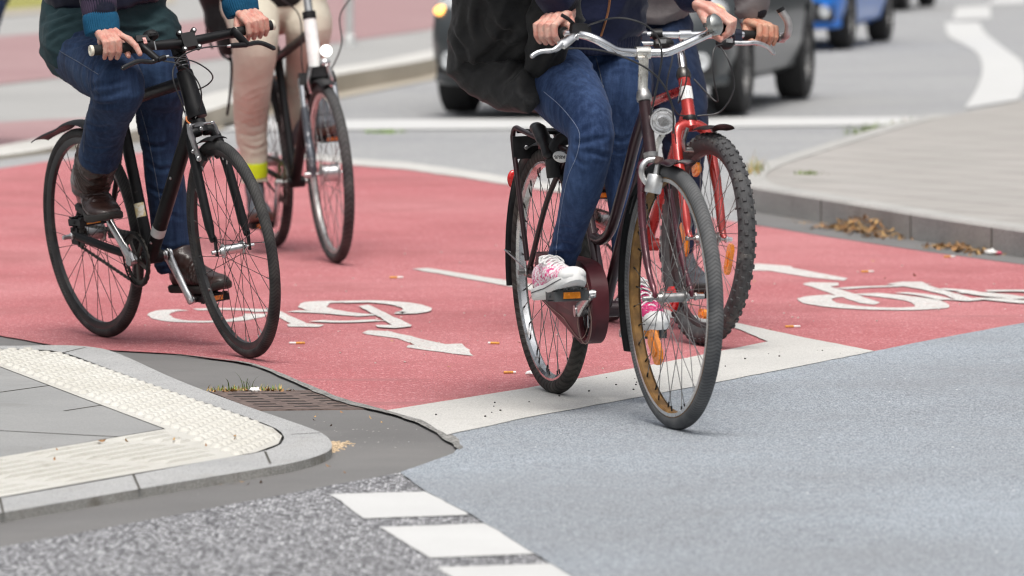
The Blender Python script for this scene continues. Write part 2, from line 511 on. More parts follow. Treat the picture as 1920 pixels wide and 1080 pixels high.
# dark crumbling seam between gutter and coating
seam_mat = ground_mat('crumbled_seam', (.17, .166, .158), (.24, .235, .225), 6, 160, .45, .4, .003, speck=(.33, .32, .30), speck_amt=.75)
mb = MB()
S = [G(x, y, .003) for x, y in cr([(330, 664), (400, 671), (480, 684), (560, 716), (640, 749), (725, 771), (790, 789), (838, 816), (860, 836), (862, 842)], 10)]
prev = None; vs = []; fs = []
for i, q in enumerate(S):
    d = (S[min(i + 1, len(S) - 1)] - S[max(i - 1, 0)]).normalized(); s = V((-d.y, d.x, 0))
    w = .004 + .042 * min(1, i / 40) * (.7 + .5 * noise.noise(q * 7))
    if i > len(S) - 14: w *= max(.08, (len(S) - 1 - i) / 14)
    vs += [q + s * w * .45 + V((0, 0, .0)), q - s * w * .55]
for i in range(len(S) - 1): fs.append((2 * i, 2 * i + 1, 2 * i + 3, 2 * i + 2))
mb.add(vs, fs); struct("gutter_seam", mb, seam_mat)

# painted markings
flat("stop_band", [(725, 769), (990, 727), (1190, 690), (1440, 640), (1374, 612), (1386, 606), (1500, 631), (1640, 658)] + BW_LOW[::-1][1:] + [(790, 787)], .0032, M_paint, .007)
flat("lane_line", [(772, 504), (800, 502), (985, 531), (1150, 562), (1260, 583), (1386, 606), (1374, 612), (1250, 594), (1140, 573), (980, 541)], .0025, M_paint, .010)
flat("crossing_edge_line", [(560, 285), (670, 298), (760, 304), (880, 320), (1000, 339), (1160, 362), (1160, 376), (985, 351), (860, 331), (760, 317), (670, 310), (560, 297)], .004, M_paint, .02)
flat("stop_line", [(420, 226), (665, 225), (1200, 221), (1740, 219), (1690, 234), (1200, 240), (665, 243), (420, 244)], -.004, M_paint2)
for q in ([(618, 926), (825, 921), (879, 965), (683, 972)], [(712, 988), (936, 980), (1001, 1038), (806, 1046)], [(820, 1063), (1042, 1056), (1120, 1110), (908, 1120)], [(935, 1140), (1170, 1130), (1270, 1200), (1050, 1215)]):
    flat("white_dash", q, .0005, M_paint2, .007, label="white paint block of the dashed crossing line")
flat("curved_road_marking", cr([(1772, 42), (1780, 68), (1830, 98), (1842, 130), (1832, 165), (1808, 203)], 5) + cr([(1908, 187), (1922, 160), (1918, 120), (1880, 88), (1848, 62), (1836, 42)], 5), -.004, M_paint2)
flat("road_dash", [(1793, 13), (1856, 10), (1858, 34), (1786, 37)], -.004, M_paint2)
flat("road_dash", [(1868, -4), (1925, -8), (1920, 6), (1850, 8)], -.004, M_paint2)
flat("road_dash", [(1905, -22), (1955, -26), (1950, -14), (1895, -11)], -.004, M_paint2)

def strokes(name, lines, z, m, w=.09, label=None):
    """painted symbol: each stroke is a thick polyline on the road given as pixel points with half-heights"""
    mb = MB(); 
    for li, L in enumerate(lines):
        kind = L[0]
        if kind == 'poly':
            mb.sheet(wob(L[1], z + .0004 * li, .006, .04))
        else:
            ww = L[2] if len(L) > 2 else w
            P = [G(x, y, z + .0004 * li) for x, y in cr(L[1], 8)]
            vs = []; fs = []
            for i, q in enumerate(P):
                d = (P[min(i + 1, len(P) - 1)] - P[max(i - 1, 0)]).normalized(); s = V((-d.y, d.x, 0))
                j = 1 + .14 * noise.noise(q * 14)
                vs += [q + s * ww * .5 * j, q - s * ww * .5 * (2 - j)]
            for i in range(len(P) - 1): fs.append((2 * i, 2 * i + 1, 2 * i + 3, 2 * i + 2))
            mb.add(vs, fs)
    return struct(name, mb, m, label)
strokes("bicycle_symbol", [
    ('line', [(344, 581), (310, 583), (298, 591), (320, 600), (370, 603), (430, 601), (470, 594), (480, 588)], .075),
    ('line', [(366, 580), (420, 579), (480, 581), (500, 584)], .085),
    ('poly', [(492, 579), (528, 584), (548, 594), (575, 606), (608, 609), (598, 613), (540, 612), (538, 608), (545, 606), (522, 594)]),
    ('line', [(548, 583), (620, 586), (690, 592)], .085),
    ('line', [(636, 565), (598, 567), (588, 572), (592, 578), (620, 584), (660, 589), (694, 591)], .10),
    ('line', [(592, 601), (640, 603), (712, 600)], .08),
    ('line', [(640, 566), (700, 565), (750, 569), (778, 576), (782, 581), (765, 586), (742, 586)], .10),
    ('poly', [(672, 574), (690, 571), (700, 575), (730, 590), (772, 609), (770, 612), (740, 615), (708, 613), (704, 609), (735, 609), (715, 596)]),
], .002, M_symbol, label="white bicycle symbol painted on the red lane behind the black bicycle's front wheel")
flat("direction_arrow", [(679, 624), (690, 619), (732, 621), (780, 633), (835, 645), (866, 644), (874, 652), (888, 667), (850, 663), (762, 651), (765, 647), (778, 646), (745, 634), (690, 627)], .002, M_symbol, .010, label="white arrow painted on the red lane between the two front bicycles")
strokes("bicycle_symbol", [
    ('poly', [(1396, 499), (1420, 494), (1484, 499), (1486, 502), (1590, 522), (1582, 526), (1520, 520), (1440, 507), (1396, 507)]),
    ('poly', [(1505, 532), (1520, 529), (1572, 530), (1572, 535), (1556, 537), (1600, 550), (1650, 567), (1640, 571), (1612, 568), (1540, 544)]),
    ('line', [(1575, 554), (1545, 556), (1527, 561), (1545, 569), (1600, 576), (1680, 579), (1735, 577), (1747, 572), (1728, 563), (1680, 556), (1620, 550)], .12),
    ('line', [(1575, 541), (1620, 538), (1680, 536), (1735, 532)], .07),
    ('poly', [(1662, 532), (1690, 528), (1728, 528), (1740, 535), (1820, 558), (1800, 564), (1770, 552), (1722, 541), (1690, 536)]),
    ('line', [(1690, 548), (1740, 554), (1775, 562)], .06),
    ('line', [(1795, 563), (1850, 560), (1920, 566), (1990, 570)], .10),
    ('line', [(1812, 550), (1830, 549), (1870, 553), (1920, 560)], .10),
    ('line', [(1760, 541), (1800, 544), (1850, 553), (1890, 557)], .07),
    ('line', [(1850, 545), (1920, 545), (2010, 552), (2050, 562), (1990, 574)], .09),
], .002, M_symbol, label="white bicycle symbol painted on the red lane at the right edge")

# ------------------------------------------------------------------ left corner pavement (low kerb)
KZ = .018
K_OUT = [(-500, 610), (-120, 640), (0, 648), (110, 647), (175, 651), (225, 664), (330, 711), (450, 757), (560, 795), (605, 813), (622, 832), (612, 848), (560, 865), (480, 880), (330, 905), (150, 936), (0, 962), (-500, 1050)]
K_IN = [(-500, 625), (-120, 650), (0, 654), (60, 655), (118, 661), (200, 690), (330, 737), (440, 774), (512, 801), (531, 816), (530, 827), (520, 836), (480, 849), (400, 862), (250, 890), (0, 934), (-500, 1020)]
def ring_sheet(mb, A, B, z):
    a = px(A, z); b = px(B, z); n = len(a)
    vs = a + b; fs = [(i, i + 1, n + i + 1, n + i) for i in range(n - 1)]
    mb.add(vs, fs)
KO = [tuple(q) for q in cr(K_OUT, 6)]; KI = [tuple(q) for q in cr(K_IN, 6)]
mb = MB(); ring_sheet(mb, KO, KI, KZ)
oz = px(KO, KZ)
mb.mi = 1
dn = [V((p.x, p.y, -.02)) for p in oz]; rounded = [p + V((0, 0, -.006)) for p in oz]
mb.add(oz + dn, [(i, i + 1, len(oz) + i + 1, len(oz) + i) for i in range(len(oz) - 1)])
o = obj("kerb", mb, [M_kerb, M_kerbface_l]); o["kind"] = "structure"; o["label"] = "pale granite kerb curving round the left corner"; o["category"] = "kerb"
# joints in the kerb: thin dark slots
joint_m = mat("joint_dirt", (.07, .065, .055), .95)
mb = MB()
for a, b in (((545, 814), (600, 811)), ((497, 846), (507, 869)), ((118, 661), (160, 651)), ((0, 934), (6, 962)), ((250, 890), (262, 917))):
    P, Q = G(a[0], a[1], KZ + .001), G(b[0], b[1], KZ + .001); d = (Q - P).normalized(); s = V((-d.y, d.x, 0)) * .003
    mb.add([P + s, P - s, Q - s, Q + s], [(0, 1, 2, 3)])
struct("kerb_joint", mb, joint_m)
# the slabs inside
flat("pavement", [(-300, 640), (0, 686), (310, 803), (120, 836), (0, 857), (-300, 907)], KZ - .003, M_slab, label="grey concrete slab pavement in the left corner")
mb = MB()
for a, b in (((-60, 744), (0, 735)), ((0, 735), (95, 722)), ((-120, 800), (0, 807)), ((0, 807), (150, 815)), ((150, 815), (235, 819)), ((120, 770), (205, 757))):
    P, Q = G(a[0], a[1], KZ - .002), G(b[0], b[1], KZ - .002); d = (Q - P).normalized(); s = V((-d.y, d.x, 0)) * .004
    mb.add([P + s, P - s, Q - s, Q + s], [(0, 1, 2, 3)])
struct("slab_joint", mb, joint_m)
# tactile paving: bumps along the crossing, ribs beside them
T_B = [(-500, 625), (-120, 650), (0, 655), (60, 656), (116, 662), (200, 691), (330, 738), (440, 775), (511, 802), (529, 817), (522, 832), (480, 848), (430, 857), (310, 804), (150, 744), (0, 687), (-500, 560)]
T_R = [(-500, 940), (0, 857), (310, 804), (430, 857), (250, 888), (0, 932), (-500, 1018)]
def inside(p, poly):
    c = False; j = len(poly) - 1
    for i in range(len(poly)):
        if (poly[i].y > p.y) != (poly[j].y > p.y) and p.x < (poly[j].x - poly[i].x) * (p.y - poly[i].y) / (poly[j].y - poly[i].y) + poly[i].x: c = not c
        j = i
    return c
pb = px(T_B[1:-1] + [(-120, 640)], KZ - .001)
mb = MB(); mb.sheet(pb)
e = (G(440, 775, KZ) - G(116, 662, KZ)).normalized(); g = V((-e.y, e.x, 0)); o0 = G(116, 662, KZ)
def bumpy(mb, c, ax, r0, r1, h):
    vs = []
    for k in range(10): 
        a = 2 * PI * k / 10; vs.append(c + V((math.cos(a) * r0, math.sin(a) * r0, 0)))
    for k in range(10):
        a = 2 * PI * k / 10; vs.append(c + V((math.cos(a) * r1, math.sin(a) * r1, h)))
    mb.add(vs, [(k, (k + 1) % 10, 10 + (k + 1) % 10, 10 + k) for k in range(10)] + [tuple(range(10, 20))])
pitch = .050
for i in range(-60, 120):
    for j in range(-40, 40):
        c = o0 + e * (i * pitch) + g * ((j + .5 * (i % 2)) * pitch)
        c.z = KZ - .001
        if inside(c, pb) and inside(c + e * .02, pb) and inside(c - e * .02, pb) and inside(c + g * .02, pb) and inside(c - g * .02, pb):
            bumpy(mb, c, None, .0195, .012, .009)
struct("tactile_bump_paving", mb, M_cream, "cream blister paving strip along the corner kerb", "tactile paving")
pr = px([(-300, 907)] + T_R[1:-1] + [(-300, 983)], KZ - .001)
mb = MB(); mb.sheet(pr)
e2 = (G(310, 804, KZ) - G(0, 857, KZ)).normalized(); g2 = V((-e2.y, e2.x, 0)); o1 = G(0, 857, KZ)
for j in range(-22, 22):
    run = None
    for i in range(-90, 140):
        c = o1 + e2 * (i * .02) + g2 * (j * .058 + .02)
        ok = inside(c, pr) and inside(c + g2 * .018, pr) and inside(c - g2 * .018, pr) and (i % 25 != 0)
        if ok and run is None: run = c
        if not ok and run is not None:
            q = c - e2 * .02
            a, b = run.copy(), q.copy(); a.z = b.z = KZ + .0015
            if (b - a).length > .03: mb.box((a + b) / 2, e2, g2, V((0, 0, 1)), (b - a).length, .028, .0075, .72)
            run = None
struct("tactile_rib_paving", mb, M_cream, "cream ribbed paving strip at the front of the corner", "tactile paving")

# ------------------------------------------------------------------ right island
IZ = .115
I_OUT = [(1745, 214), (1640, 240), (1500, 282), (1430, 304), (1396, 318), (1384, 330), (1392, 342), (1430, 352), (1560, 373), (1740, 403), (1920, 430), (2400, 500)]
Iout = [tuple(q) for q in cr(I_OUT, 6)]
top = px(Iout, IZ)
far = [G(2400, 190, IZ), G(1920, 186, IZ)]
ctr = G(1900, 320, IZ)
inn = []
for i, p in enumerate(top):
    d = (top[min(i + 1, len(top) - 1)] - top[max(i - 1, 0)]).normalized(); s = V((-d.y, d.x, 0))
    inn.append(p + s * .13)
mb = MB(); n = len(top)
bev = [p + V((0, 0, -.012)) for p in top]
topi = []
for i, p in enumerate(top):
    d = (top[min(i + 1, n - 1)] - top[max(i - 1, 0)]).normalized(); s = V((-d.y, d.x, 0)); topi.append(p + s * .012)
mb.add(topi + inn, [(i, i + 1, n + i + 1, n + i) for i in range(n - 1)])
mb.add(top + topi, [])
mb.add(bev + topi, [(i, i + 1, n + i + 1, n + i) for i in range(n - 1)])
mb.mi = 1
mb.add(bev + [V((p.x, p.y, -.02)) for p in bev], [(i, i + 1, n + i + 1, n + i) for i in range(n - 1)])
M_kerb_i = ground_mat("island_kerb_top", (.36, .355, .34), (.43, .42, .40), 3, 330, .15, .3, .001, stain=(.30, .29, .27), stain_scale=5)
o = obj("kerb", mb, [M_kerb_i, M_kerbface]); o["kind"] = "structure"; o["label"] = "dark faced kerb of the traffic island at right"; o["category"] = "kerb"
mb = MB(); mb.sheet([p + V((0, 0, -.003)) for p in inn] + [q + V((0, 0, -.003)) for q in far])
struct("traffic_island", mb, M_paver, "beige paved traffic island at right", "pavement")
mb = MB()
for x in (1540, 1708, 1860):
    for k in range(n - 1):
        if Iout[k][0] <= x < Iout[k + 1][0] and Iout[k][1] > 340:
            p = top[k].lerp(top[k + 1], (x - Iout[k][0]) / (Iout[k + 1][0] - Iout[k][0])); d = (top[k + 1] - top[k]).normalized(); s = V((d.y, -d.x, 0))
            mb.box(p + s * .001 + V((0, 0, -.065)), d, s, V((0, 0, 1)), .006, .004, .105)
if mb.v: struct("kerb_joint", mb, joint_m)
# strip of grey gutter along the island
bot = [V((p.x, p.y, .0015)) for p in top[12:]]
redge = px([(1384, 416), (1480, 432), (1560, 445), (1740, 472), (1920, 496), (2450, 572)][::-1], .0015)
mb = MB(); mb.sheet(bot + redge); struct("island_gutter", mb, M_gutter)

# ------------------------------------------------------------------ far left pavement
PZ = .0
FK = [(-420, 345), (0, 292), (100, 276), (244, 246), (330, 225), (400, 205), (470, 182), (560, 158), (640, 139), (720, 126), (800, 112), (900, 88), (1000, 50), (1060, 10), (1100, -40)]
HK = [0.005, .01, .02, .06, .10, .12, .13, .13, .13, .13, .13, .13, .13, .13, .13]
FKs = cr([(x, y, h) for (x, y), h in zip(FK, HK)], 5)
ft = []
for x, y, h in FKs:
    ft.append(G(x, y, h))
n = len(ft); mb = MB()
ftin = []
for i, p in enumerate(ft):
    d = (ft[min(i + 1, n - 1)] - ft[max(i - 1, 0)]).normalized(); s = V((-d.y, d.x, 0)); ftin.append(p + s * .35)
mb.mi = 0; mb.add(ft + ftin, [(i, i + 1, n + i + 1, n + i) for i in range(n - 1)])
mb.mi = 1; mb.add(ft + [V((p.x, p.y, -.02)) for p in ft], [(i, i + 1, n + i + 1, n + i) for i in range(n - 1)])
o = obj("kerb", mb, [M_kerb_far, M_tan]); o["kind"] = "structure"; o["label"] = "long tan kerb of the far left pavement"; o["category"] = "kerb"
mb = MB(); mb.sheet([V((p.x, p.y, .0)) for p in ftin] + [V((-8, 150, .0)), V((-60, 150, .0)), V((-60, 22, .0))])
struct("far_pavement", mb, M_path, "grey pavement at far left", "pavement")
flat("pink_path", [(-500, 245), (0, 158), (340, 119), (660, 76), (800, 56), (900, 34), (1000, 0), (1040, -40), (660, -40), (600, 4), (354, 40), (0, 68), (-500, 120)], .006, M_pink, label="faded pink cycle path on the far left pavement")
flat("pink_ramp", [(-420, 326), (0, 280), (100, 264), (200, 243), (262, 226), (200, 220), (90, 224), (0, 229), (-420, 262)], .010, M_pink, label="pink brick ramp at the far left kerb")
flat("sandy_strip", [(-400, 20), (0, 17), (70, 12), (330, -10), (330, 5), (200, 14), (70, 24), (0, 30), (-400, 36)], .012, M_tan)
flat("grass_verge", [(-500, 30), (0, 18), (70, 13), (330, -9), (330, -60), (-500, -60)], .018, M_verge)
flat("kerb_channel", [(380, 253), (470, 226), (560, 201), (640, 183), (720, 167), (800, 151), (900, 128), (1000, 94), (1060, 50), (1000, 84), (900, 118), (800, 140), (720, 154), (640, 170), (560, 188), (470, 213), (380, 240)], -.004, M_tan)

# ================================================================== BICYCLE KIT
K_tyre = None
def tyre_mat(name, col, n=90, k=120, amt=.6, dirt=(.16, .15, .135), slant=True):
    m, t, b = node_mat(name)
    tc = N(t, "ShaderNodeTexCoord"); sx = N(t, "ShaderNodeSeparateXYZ"); t.links.new(tc.outputs["Object"], sx.inputs[0])
    at = N(t, "ShaderNodeMath", operation='ARCTAN2'); t.links.new(sx.outputs[2], at.inputs[0]); t.links.new(sx.outputs[0], at.inputs[1])
    mu = N(t, "ShaderNodeMath", operation='MULTIPLY'); mu.inputs[1].default_value = n; t.links.new(at.outputs[0], mu.inputs[0])
    ab = N(t, "ShaderNodeMath", operation='ABSOLUTE'); t.links.new(sx.outputs[1], ab.inputs[0])
    ma = N(t, "ShaderNodeMath", operation='MULTIPLY_ADD'); ma.inputs[1].default_value = k * 2.5; t.links.new(ab.outputs[0], ma.inputs[0]); t.links.new(mu.outputs[0], ma.inputs[2])
    si = N(t, "ShaderNodeMath", operation='SINE'); t.links.new(ma.outputs[0], si.inputs[0])
    mr = N(t, "ShaderNodeMapRange"); mr.inputs[1].default_value = -.6; mr.inputs[2].default_value = .1; t.links.new(si.outputs[0], mr.inputs[0])
    f, _ = noise_fac(t, 14, 5, .35, .75)
    c = mixc(t, f, col, dirt)
    dk = N(t, "ShaderNodeMix", data_type='RGBA', blend_type='MULTIPLY'); dk.inputs[0].default_value = .3
    t.links.new(c, dk.inputs[6]); cc = N(t, "ShaderNodeCombineColor")
    for i in range(3): t.links.new(mr.outputs[0], cc.inputs[i])
    t.links.new(cc.outputs[0], dk.inputs[7])
    t.links.new(dk.outputs[2], b.inputs["Base Color"]); b.inputs["Roughness"].default_value = .72
    b.inputs["Specular IOR Level"].default_value = .22
    bump(t, b, mr.outputs[0], amt, .002)
    return m
M_tyre_a = tyre_mat("black_road_tyre", (.030, .030, .031), 170, 240, .2, (.075, .073, .07))
M_tyre_b = tyre_mat("grey_worn_tyre", (.075, .078, .082), 210, 160, .35, (.145, .145, .145))
M_tyre_br = tyre_mat("black_city_tyre", (.028, .027, .026), 70, 120, .9, (.085, .08, .072))
M_tyre_c = mat("knobbly_rubber", (.05, .05, .052), .75, var=.3, vscale=40, dirt=(.12, .115, .105), dirt_scale=18, bmp=.3, bscale=300)
M_tyre_d = tyre_mat("dark_touring_tyre", (.045, .045, .047), 90, 130, .5, (.10, .098, .095))
M_blackp = mat("matt_black_paint", (.008, .008, .009), .42, spec=.22, var=.3, vscale=20, dirt=(.05, .047, .043), dirt_amt=(.66, .8), dirt_scale=30)
M_blackpl = mat("black_plastic", (.012, .012, .013), .5, var=.3, spec=.3)
M_rubber = mat("black_rubber_grip", (.014, .014, .014), .7, var=.3, spec=.3, bmp=.4, bscale=700)
M_alu = mat("brushed_aluminium", (.62, .62, .62), .32, 1.0, var=.1, vscale=60, stretch=(1, 1, .2))
M_chrome = mat("worn_chrome", (.74, .74, .75), .14, 1.0, var=.10, vscale=24, dirt=(.30, .27, .23), dirt_amt=(.66, .82), dirt_scale=60)
M_steel = mat("dull_steel", (.42, .41, .40), .38, 1.0, var=.2, vscale=60)
M_darksteel = mat("oily_chain_steel", (.07, .066, .06), .45, .8, var=.3, vscale=90)
M_spoke_d = mat("black_spoke", (.02, .02, .02), .4, .3)
M_spoke_s = mat("grey_spoke", (.22, .215, .21), .4, .9, var=.3)
M_rim_a = mat("black_rim", (.025, .025, .026), .35, .2, var=.3, dirt=(.085, .07, .05), dirt_amt=(.6, .8), dirt_scale=8)
M_rim_br = mat("scuffed_chrome_rim", (.66, .66, .66), .22, 1.0, var=.12, dirt=(.27, .22, .18), dirt_amt=(.52, .7), dirt_scale=14)
M_rim_bf = mat("rusty_rim", (.23, .125, .040), .6, .25, var=.4, vscale=25, dirt=(.12, .055, .022), dirt_amt=(.48, .72), dirt_scale=20)
M_rim_d = mat("silver_rim", (.60, .59, .57), .35, .8, var=.15)
M_burg = mat("burgundy_paint", (.085, .012, .022), .25, .35, var=.35, vscale=14, coat=.6, dirt=(.03, .012, .014), dirt_amt=(.55, .75), dirt_scale=26)
M_burgd = mat("dark_burgundy_paint", (.030, .009, .012), .36, .2, var=.35, vscale=18, coat=.3, dirt=(.20, .17, .13), dirt_amt=(.68, .75), dirt_scale=120)
M_guard = mat("maroon_plastic", (.075, .012, .017), .42, var=.2, vscale=10, dirt=(.10, .06, .055), dirt_amt=(.7, .85), dirt_scale=60)
M_redp = mat("bright_red_paint", (.40, .026, .020), .25, .25, var=.2, vscale=14, coat=.7, dirt=(.2, .03, .025), dirt_amt=(.6, .8), dirt_scale=30)
M_whitep = mat("white_frame_paint", (.80, .80, .78), .3, var=.04, coat=.4)
M_orange = mat("amber_reflector", (.90, .26, .012), .22, var=.2, vscale=60, coat=.6)
M_redref = mat("red_reflector", (.50, .012, .012), .2, var=.2, vscale=60, coat=.6)
M_cable = mat("cable_housing", (.02, .02, .022), .4, var=.2)
M_cream_cap = mat("cream_grip_cap", (.62, .58, .48), .5, var=.1)
M_saddle = mat("black_saddle_vinyl", (.02, .02, .02), .5, var=.3, bmp=.3)
M_sticker = mat("worn_sticker", (.50, .51, .50), .5, var=.12, dirt=(.3, .28, .22), dirt_amt=(.6, .8))
M_sticker_y = mat("torn_yellow_sticker", (.62, .50, .25), .6, var=.2, vscale=60, dirt=(.75, .72, .66), dirt_amt=(.45, .55), dirt_scale=40)
def glass_mat():
    m, t, b = node_mat("clear_lens")
    b.inputs["Base Color"].default_value = (.9, .9, .9, 1); b.inputs["Roughness"].default_value = .12
    b.inputs["Transmission Weight"].default_value = .6; b.inputs["IOR"].default_value = 1.45
    return m
M_lens = glass_mat()

def frame_m(c, u, s):
    X = u.normalized(); Y = (-s - X * (-s).dot(X)).normalized(); Z = X.cross(Y)
    m = Matrix((X, Y, Z)).transposed().to_4x4(); m.translation = c
    return m
def make_wheel(root, c, u, s, R, tr, m_tyre, m_rim, m_hub, m_spoke, nsp=36, rim_w=.022, rim_d=.018, hub_r=.012, hub_w=.075, flange=.021, knobs=False, nip=None, spoke_r=.0011, wide=1.0, phase=0.0):
    w = part_empty("wheel", root, frame_m(c, u, s))
    Yax = V((0, 1, 0))
    mb = MB()
    rc = R - tr
    prof = [(tr * wide * math.cos(a), rc + tr * math.sin(a)) for a in [2 * PI * k / 18 for k in range(18)]]
    mb.lathe(prof, (0, 0, 0), Yax, 120)
    if knobs:
        n = 58
        for i in range(n):
            for row, (lat, tilt, sx, sy) in enumerate(((-.42, -.4, .013, .013), (.42, .4, .013, .013), (-.9, -1.1, .015, .010), (.9, 1.1, .015, .010))):
                th = 2 * PI * (i + (.5 if row in (1, 2) else 0)) / n
                rad = V((math.cos(th), 0, math.sin(th))); tan = V((-math.sin(th), 0, math.cos(th)))
                nrm = (rad * math.cos(tilt) + Yax * math.sin(tilt)).normalized(); side = tan.cross(nrm)
                mb.box(rad * rc + nrm * (tr + .0018), tan, side, nrm, sx, sy, .0052, .8)
    obj("tyre", mb, m_tyre, w, local=True)
    ri = R - 2 * tr + .006
    mb = MB(); h = rim_w / 2
    mb.lathe([(-h, ri), (-h * .96, ri - rim_d * .45), (-h * .55, ri - rim_d), (h * .55, ri - rim_d), (h * .96, ri - rim_d * .45), (h, ri), (h * .8, ri + .004), (-h * .8, ri + .004)], (0, 0, 0), Yax, 96)
    obj("rim", mb, m_rim, w, local=True, angle=25)
    mb = MB(); fw = .031
    mb.lathe([(-hub_w, .0045), (-hub_w, .007), (-hub_w + .012, .0075), (-hub_w + .013, .005), (-fw - .014, .005), (-fw - .013, .011), (-fw - .003, hub_r), (-fw - .003, flange), (-fw, flange), (-fw + .003, hub_r), (fw - .003, hub_r), (fw, flange), (fw + .003, flange), (fw + .003, hub_r), (fw + .013, .011), (fw + .014, .005), (hub_w - .013, .005), (hub_w - .012, .0075), (hub_w, .007), (hub_w, .0045)], (0, 0, 0), Yax, 24, closed=True)
    obj("hub", mb, m_hub, w, local=True, angle=30)
    fl = flange - .003; rr = ri - rim_d + .002
    protos = {}
    for k in range(4):
        side = -1 if k % 2 else 1; dr = 1 if k // 2 else -1
        a = dr * 1.15
        p = V((fl * math.cos(a), side * fw, fl * math.sin(a))); q = V((rr, side * .004, 0))
        mb = MB(); mb.tube([p, p.lerp(q, .5), q], spoke_r, 5)
        if nip: mb.mi = 1; mb.tube([q.lerp(p, .055), q], .0024, 6)
        protos[k] = mesh_from(mb, "spoke", [m_spoke] + ([nip] if nip else []))
    for i in range(nsp):
        o = bpy.data.objects.new("spoke", protos[i % 4]); COL.objects.link(o); o.parent = w
        o.rotation_euler = (0, 2 * PI * i / nsp + phase, 0)
    # valve
    mb = MB(); va = phase + .4; d = V((math.cos(va), 0, math.sin(va)))
    mb.tube([d * (rr - .034), d * (rr - .012), d * (rr + .004)], [.0022, .003, .0035], 8)
    obj("valve", mb, M_blackpl, w, local=True)
    return w
def spoke_reflector(w, ang, rad, ln, wd, m, y=.0, label=None):
    d = V((math.cos(ang), 0, math.sin(ang))); tn = V((-math.sin(ang), 0, math.cos(ang)))
    mb = MB(); L, W = ln / 2, wd / 2
    out = [(-L, -W * .45), (-L * .7, -W), (L * .7, -W), (L, -W * .45), (L, W * .45), (L * .7, W), (-L * .7, W), (-L, W * .45)]
    mb.prism([d * rad + tn * a + d * b + V((0, y - .006, 0)) for a, b in out], (0, .012, 0))
    mb.box(d * rad + V((0, y, 0)), tn, d, V((0, 1, 0)), ln * .5, wd * .35, .018)
    return obj("spoke_reflector", mb, m, w, local=True, label=label)

def wheel_pt(B, ac, R0, ang, r, o=0.0, hc=None):
    """point near a wheel: ang measured from straight ahead, upward"""
    return B.L(ac + r * math.cos(ang), (R0 if hc is None else hc) + r * math.sin(ang), o)
def mudguard(root, B, ac, hc, r, a0, a1, w, m, arch=.35, th=.0025, ends=None, n=40, u=None, s=None, name="mudguard", c=None, flare=None):
    u = u or B.u; s = s or B.s; wv = B.w if c is None else u.cross(-s).normalized()
    c = c if c is not None else B.L(ac, hc)
    mb = MB(); m_ = 9; vs = []
    for i in range(n + 1):
        a = a0 + (a1 - a0) * i / n
        rr = r + (flare(i / n) if flare else 0)
        rad = u * math.cos(a) + wv * math.sin(a)
        for layer in (0, 1):
            for j in range(m_):
                x = -1 + 2 * j / (m_ - 1)
                sag = arch * w * .5 * (1 - math.cos(x * 1.25)) / .68
                vs.append(c + rad * (rr - sag - layer * th) + s * (w * .5 * math.sin(x * 1.35) / math.sin(1.35)))
    fs = []; row = 2 * m_
    for i in range(n):
        for j in range(m_ - 1):
            a = i * row + j; fs.append((a, a + 1, a + row + 1, a + row))
            b = a + m_; fs.append((b, b + row, b + row + 1, b + 1))
        for j in (0, m_ - 1):
            a = i * row + j; fs.append((a, a + row, a + row + m_, a + m_))
    for i in (0, n):
        for j in range(m_ - 1):
            a = i * row + j; fs.append((a, a + 1, a + 1 + m_, a + m_))
    mb.add(vs, fs)
    return obj(name, mb, m, root)
def crank(root, P, Q, s, m, w=.02, t=.013, bulge=None):
    """crank arm from axle P to pedal eye Q"""
    mb = MB(); d = (Q - P); L = d.length; d = d.normalized()
    n = s.cross(d).normalized(); sv = d.cross(n).normalized()
    k = [0, .06, .16, .4, .8, .95, 1.0]; W = [w * .7, w * .95, w * .85, w * .62, w * .52, w * .60, w * .4]
    mb.tube([P + d * (L * a + (-.012 if i == 0 else (.010 if i == 6 else 0))) + (V(bulge) * math.sin(PI * a) if bulge else V((0, 0, 0))) for i, a in enumerate(k)], [(q, t * .55) for q in W], 14, ref=n)
    mb.tube([P - sv * .012, P + sv * .012], .017, 14); mb.tube([Q - sv * .009, Q + sv * .009], .0115, 12)
    return obj("crank_arm", mb, m, root)
def pedal(root, Q, s_out, u, up, w=.095, ln=.085, th=.026, m_body=None, m_ref=None, tilt=0.0):
    """Q = crank eye, s_out = outward direction"""
    f = (u * math.cos(tilt) + up * math.sin(tilt)).normalized(); z = s_out.cross(f); z = z if z.dot(up) > 0 else -z
    c = Q + s_out * (w / 2 + .014)
    mb = MB()
    mb.tube([Q, Q + s_out * (w + .018)], .0055, 10)
    for k in (-1, 1):
        mb.box(c + f * (k * (ln / 2 - .009)), s_out, f, z, w, .018, th, .8)
        for q in range(5): mb.box(c + f * (k * (ln / 2 - .009)) + s_out * (-w / 2 + w * (q + .5) / 5) + z * (th / 2), s_out, f, z, .010, .02, .005)
    for k in (-1, 1): mb.box(c + s_out * (k * (w / 2 - .006)), s_out, f, z, .012, ln, th * .7)
    o = obj("pedal", mb, m_body or M_blackpl, root)
    if m_ref:
        for k in (-1, 1):
            mb = MB(); mb.box(c + f * (k * (ln / 2 + .0022)), s_out, f, z, w * .5, .005, th * .55, .95)
            obj("pedal_reflector", mb, m_ref, o)
    return o, c, f, z
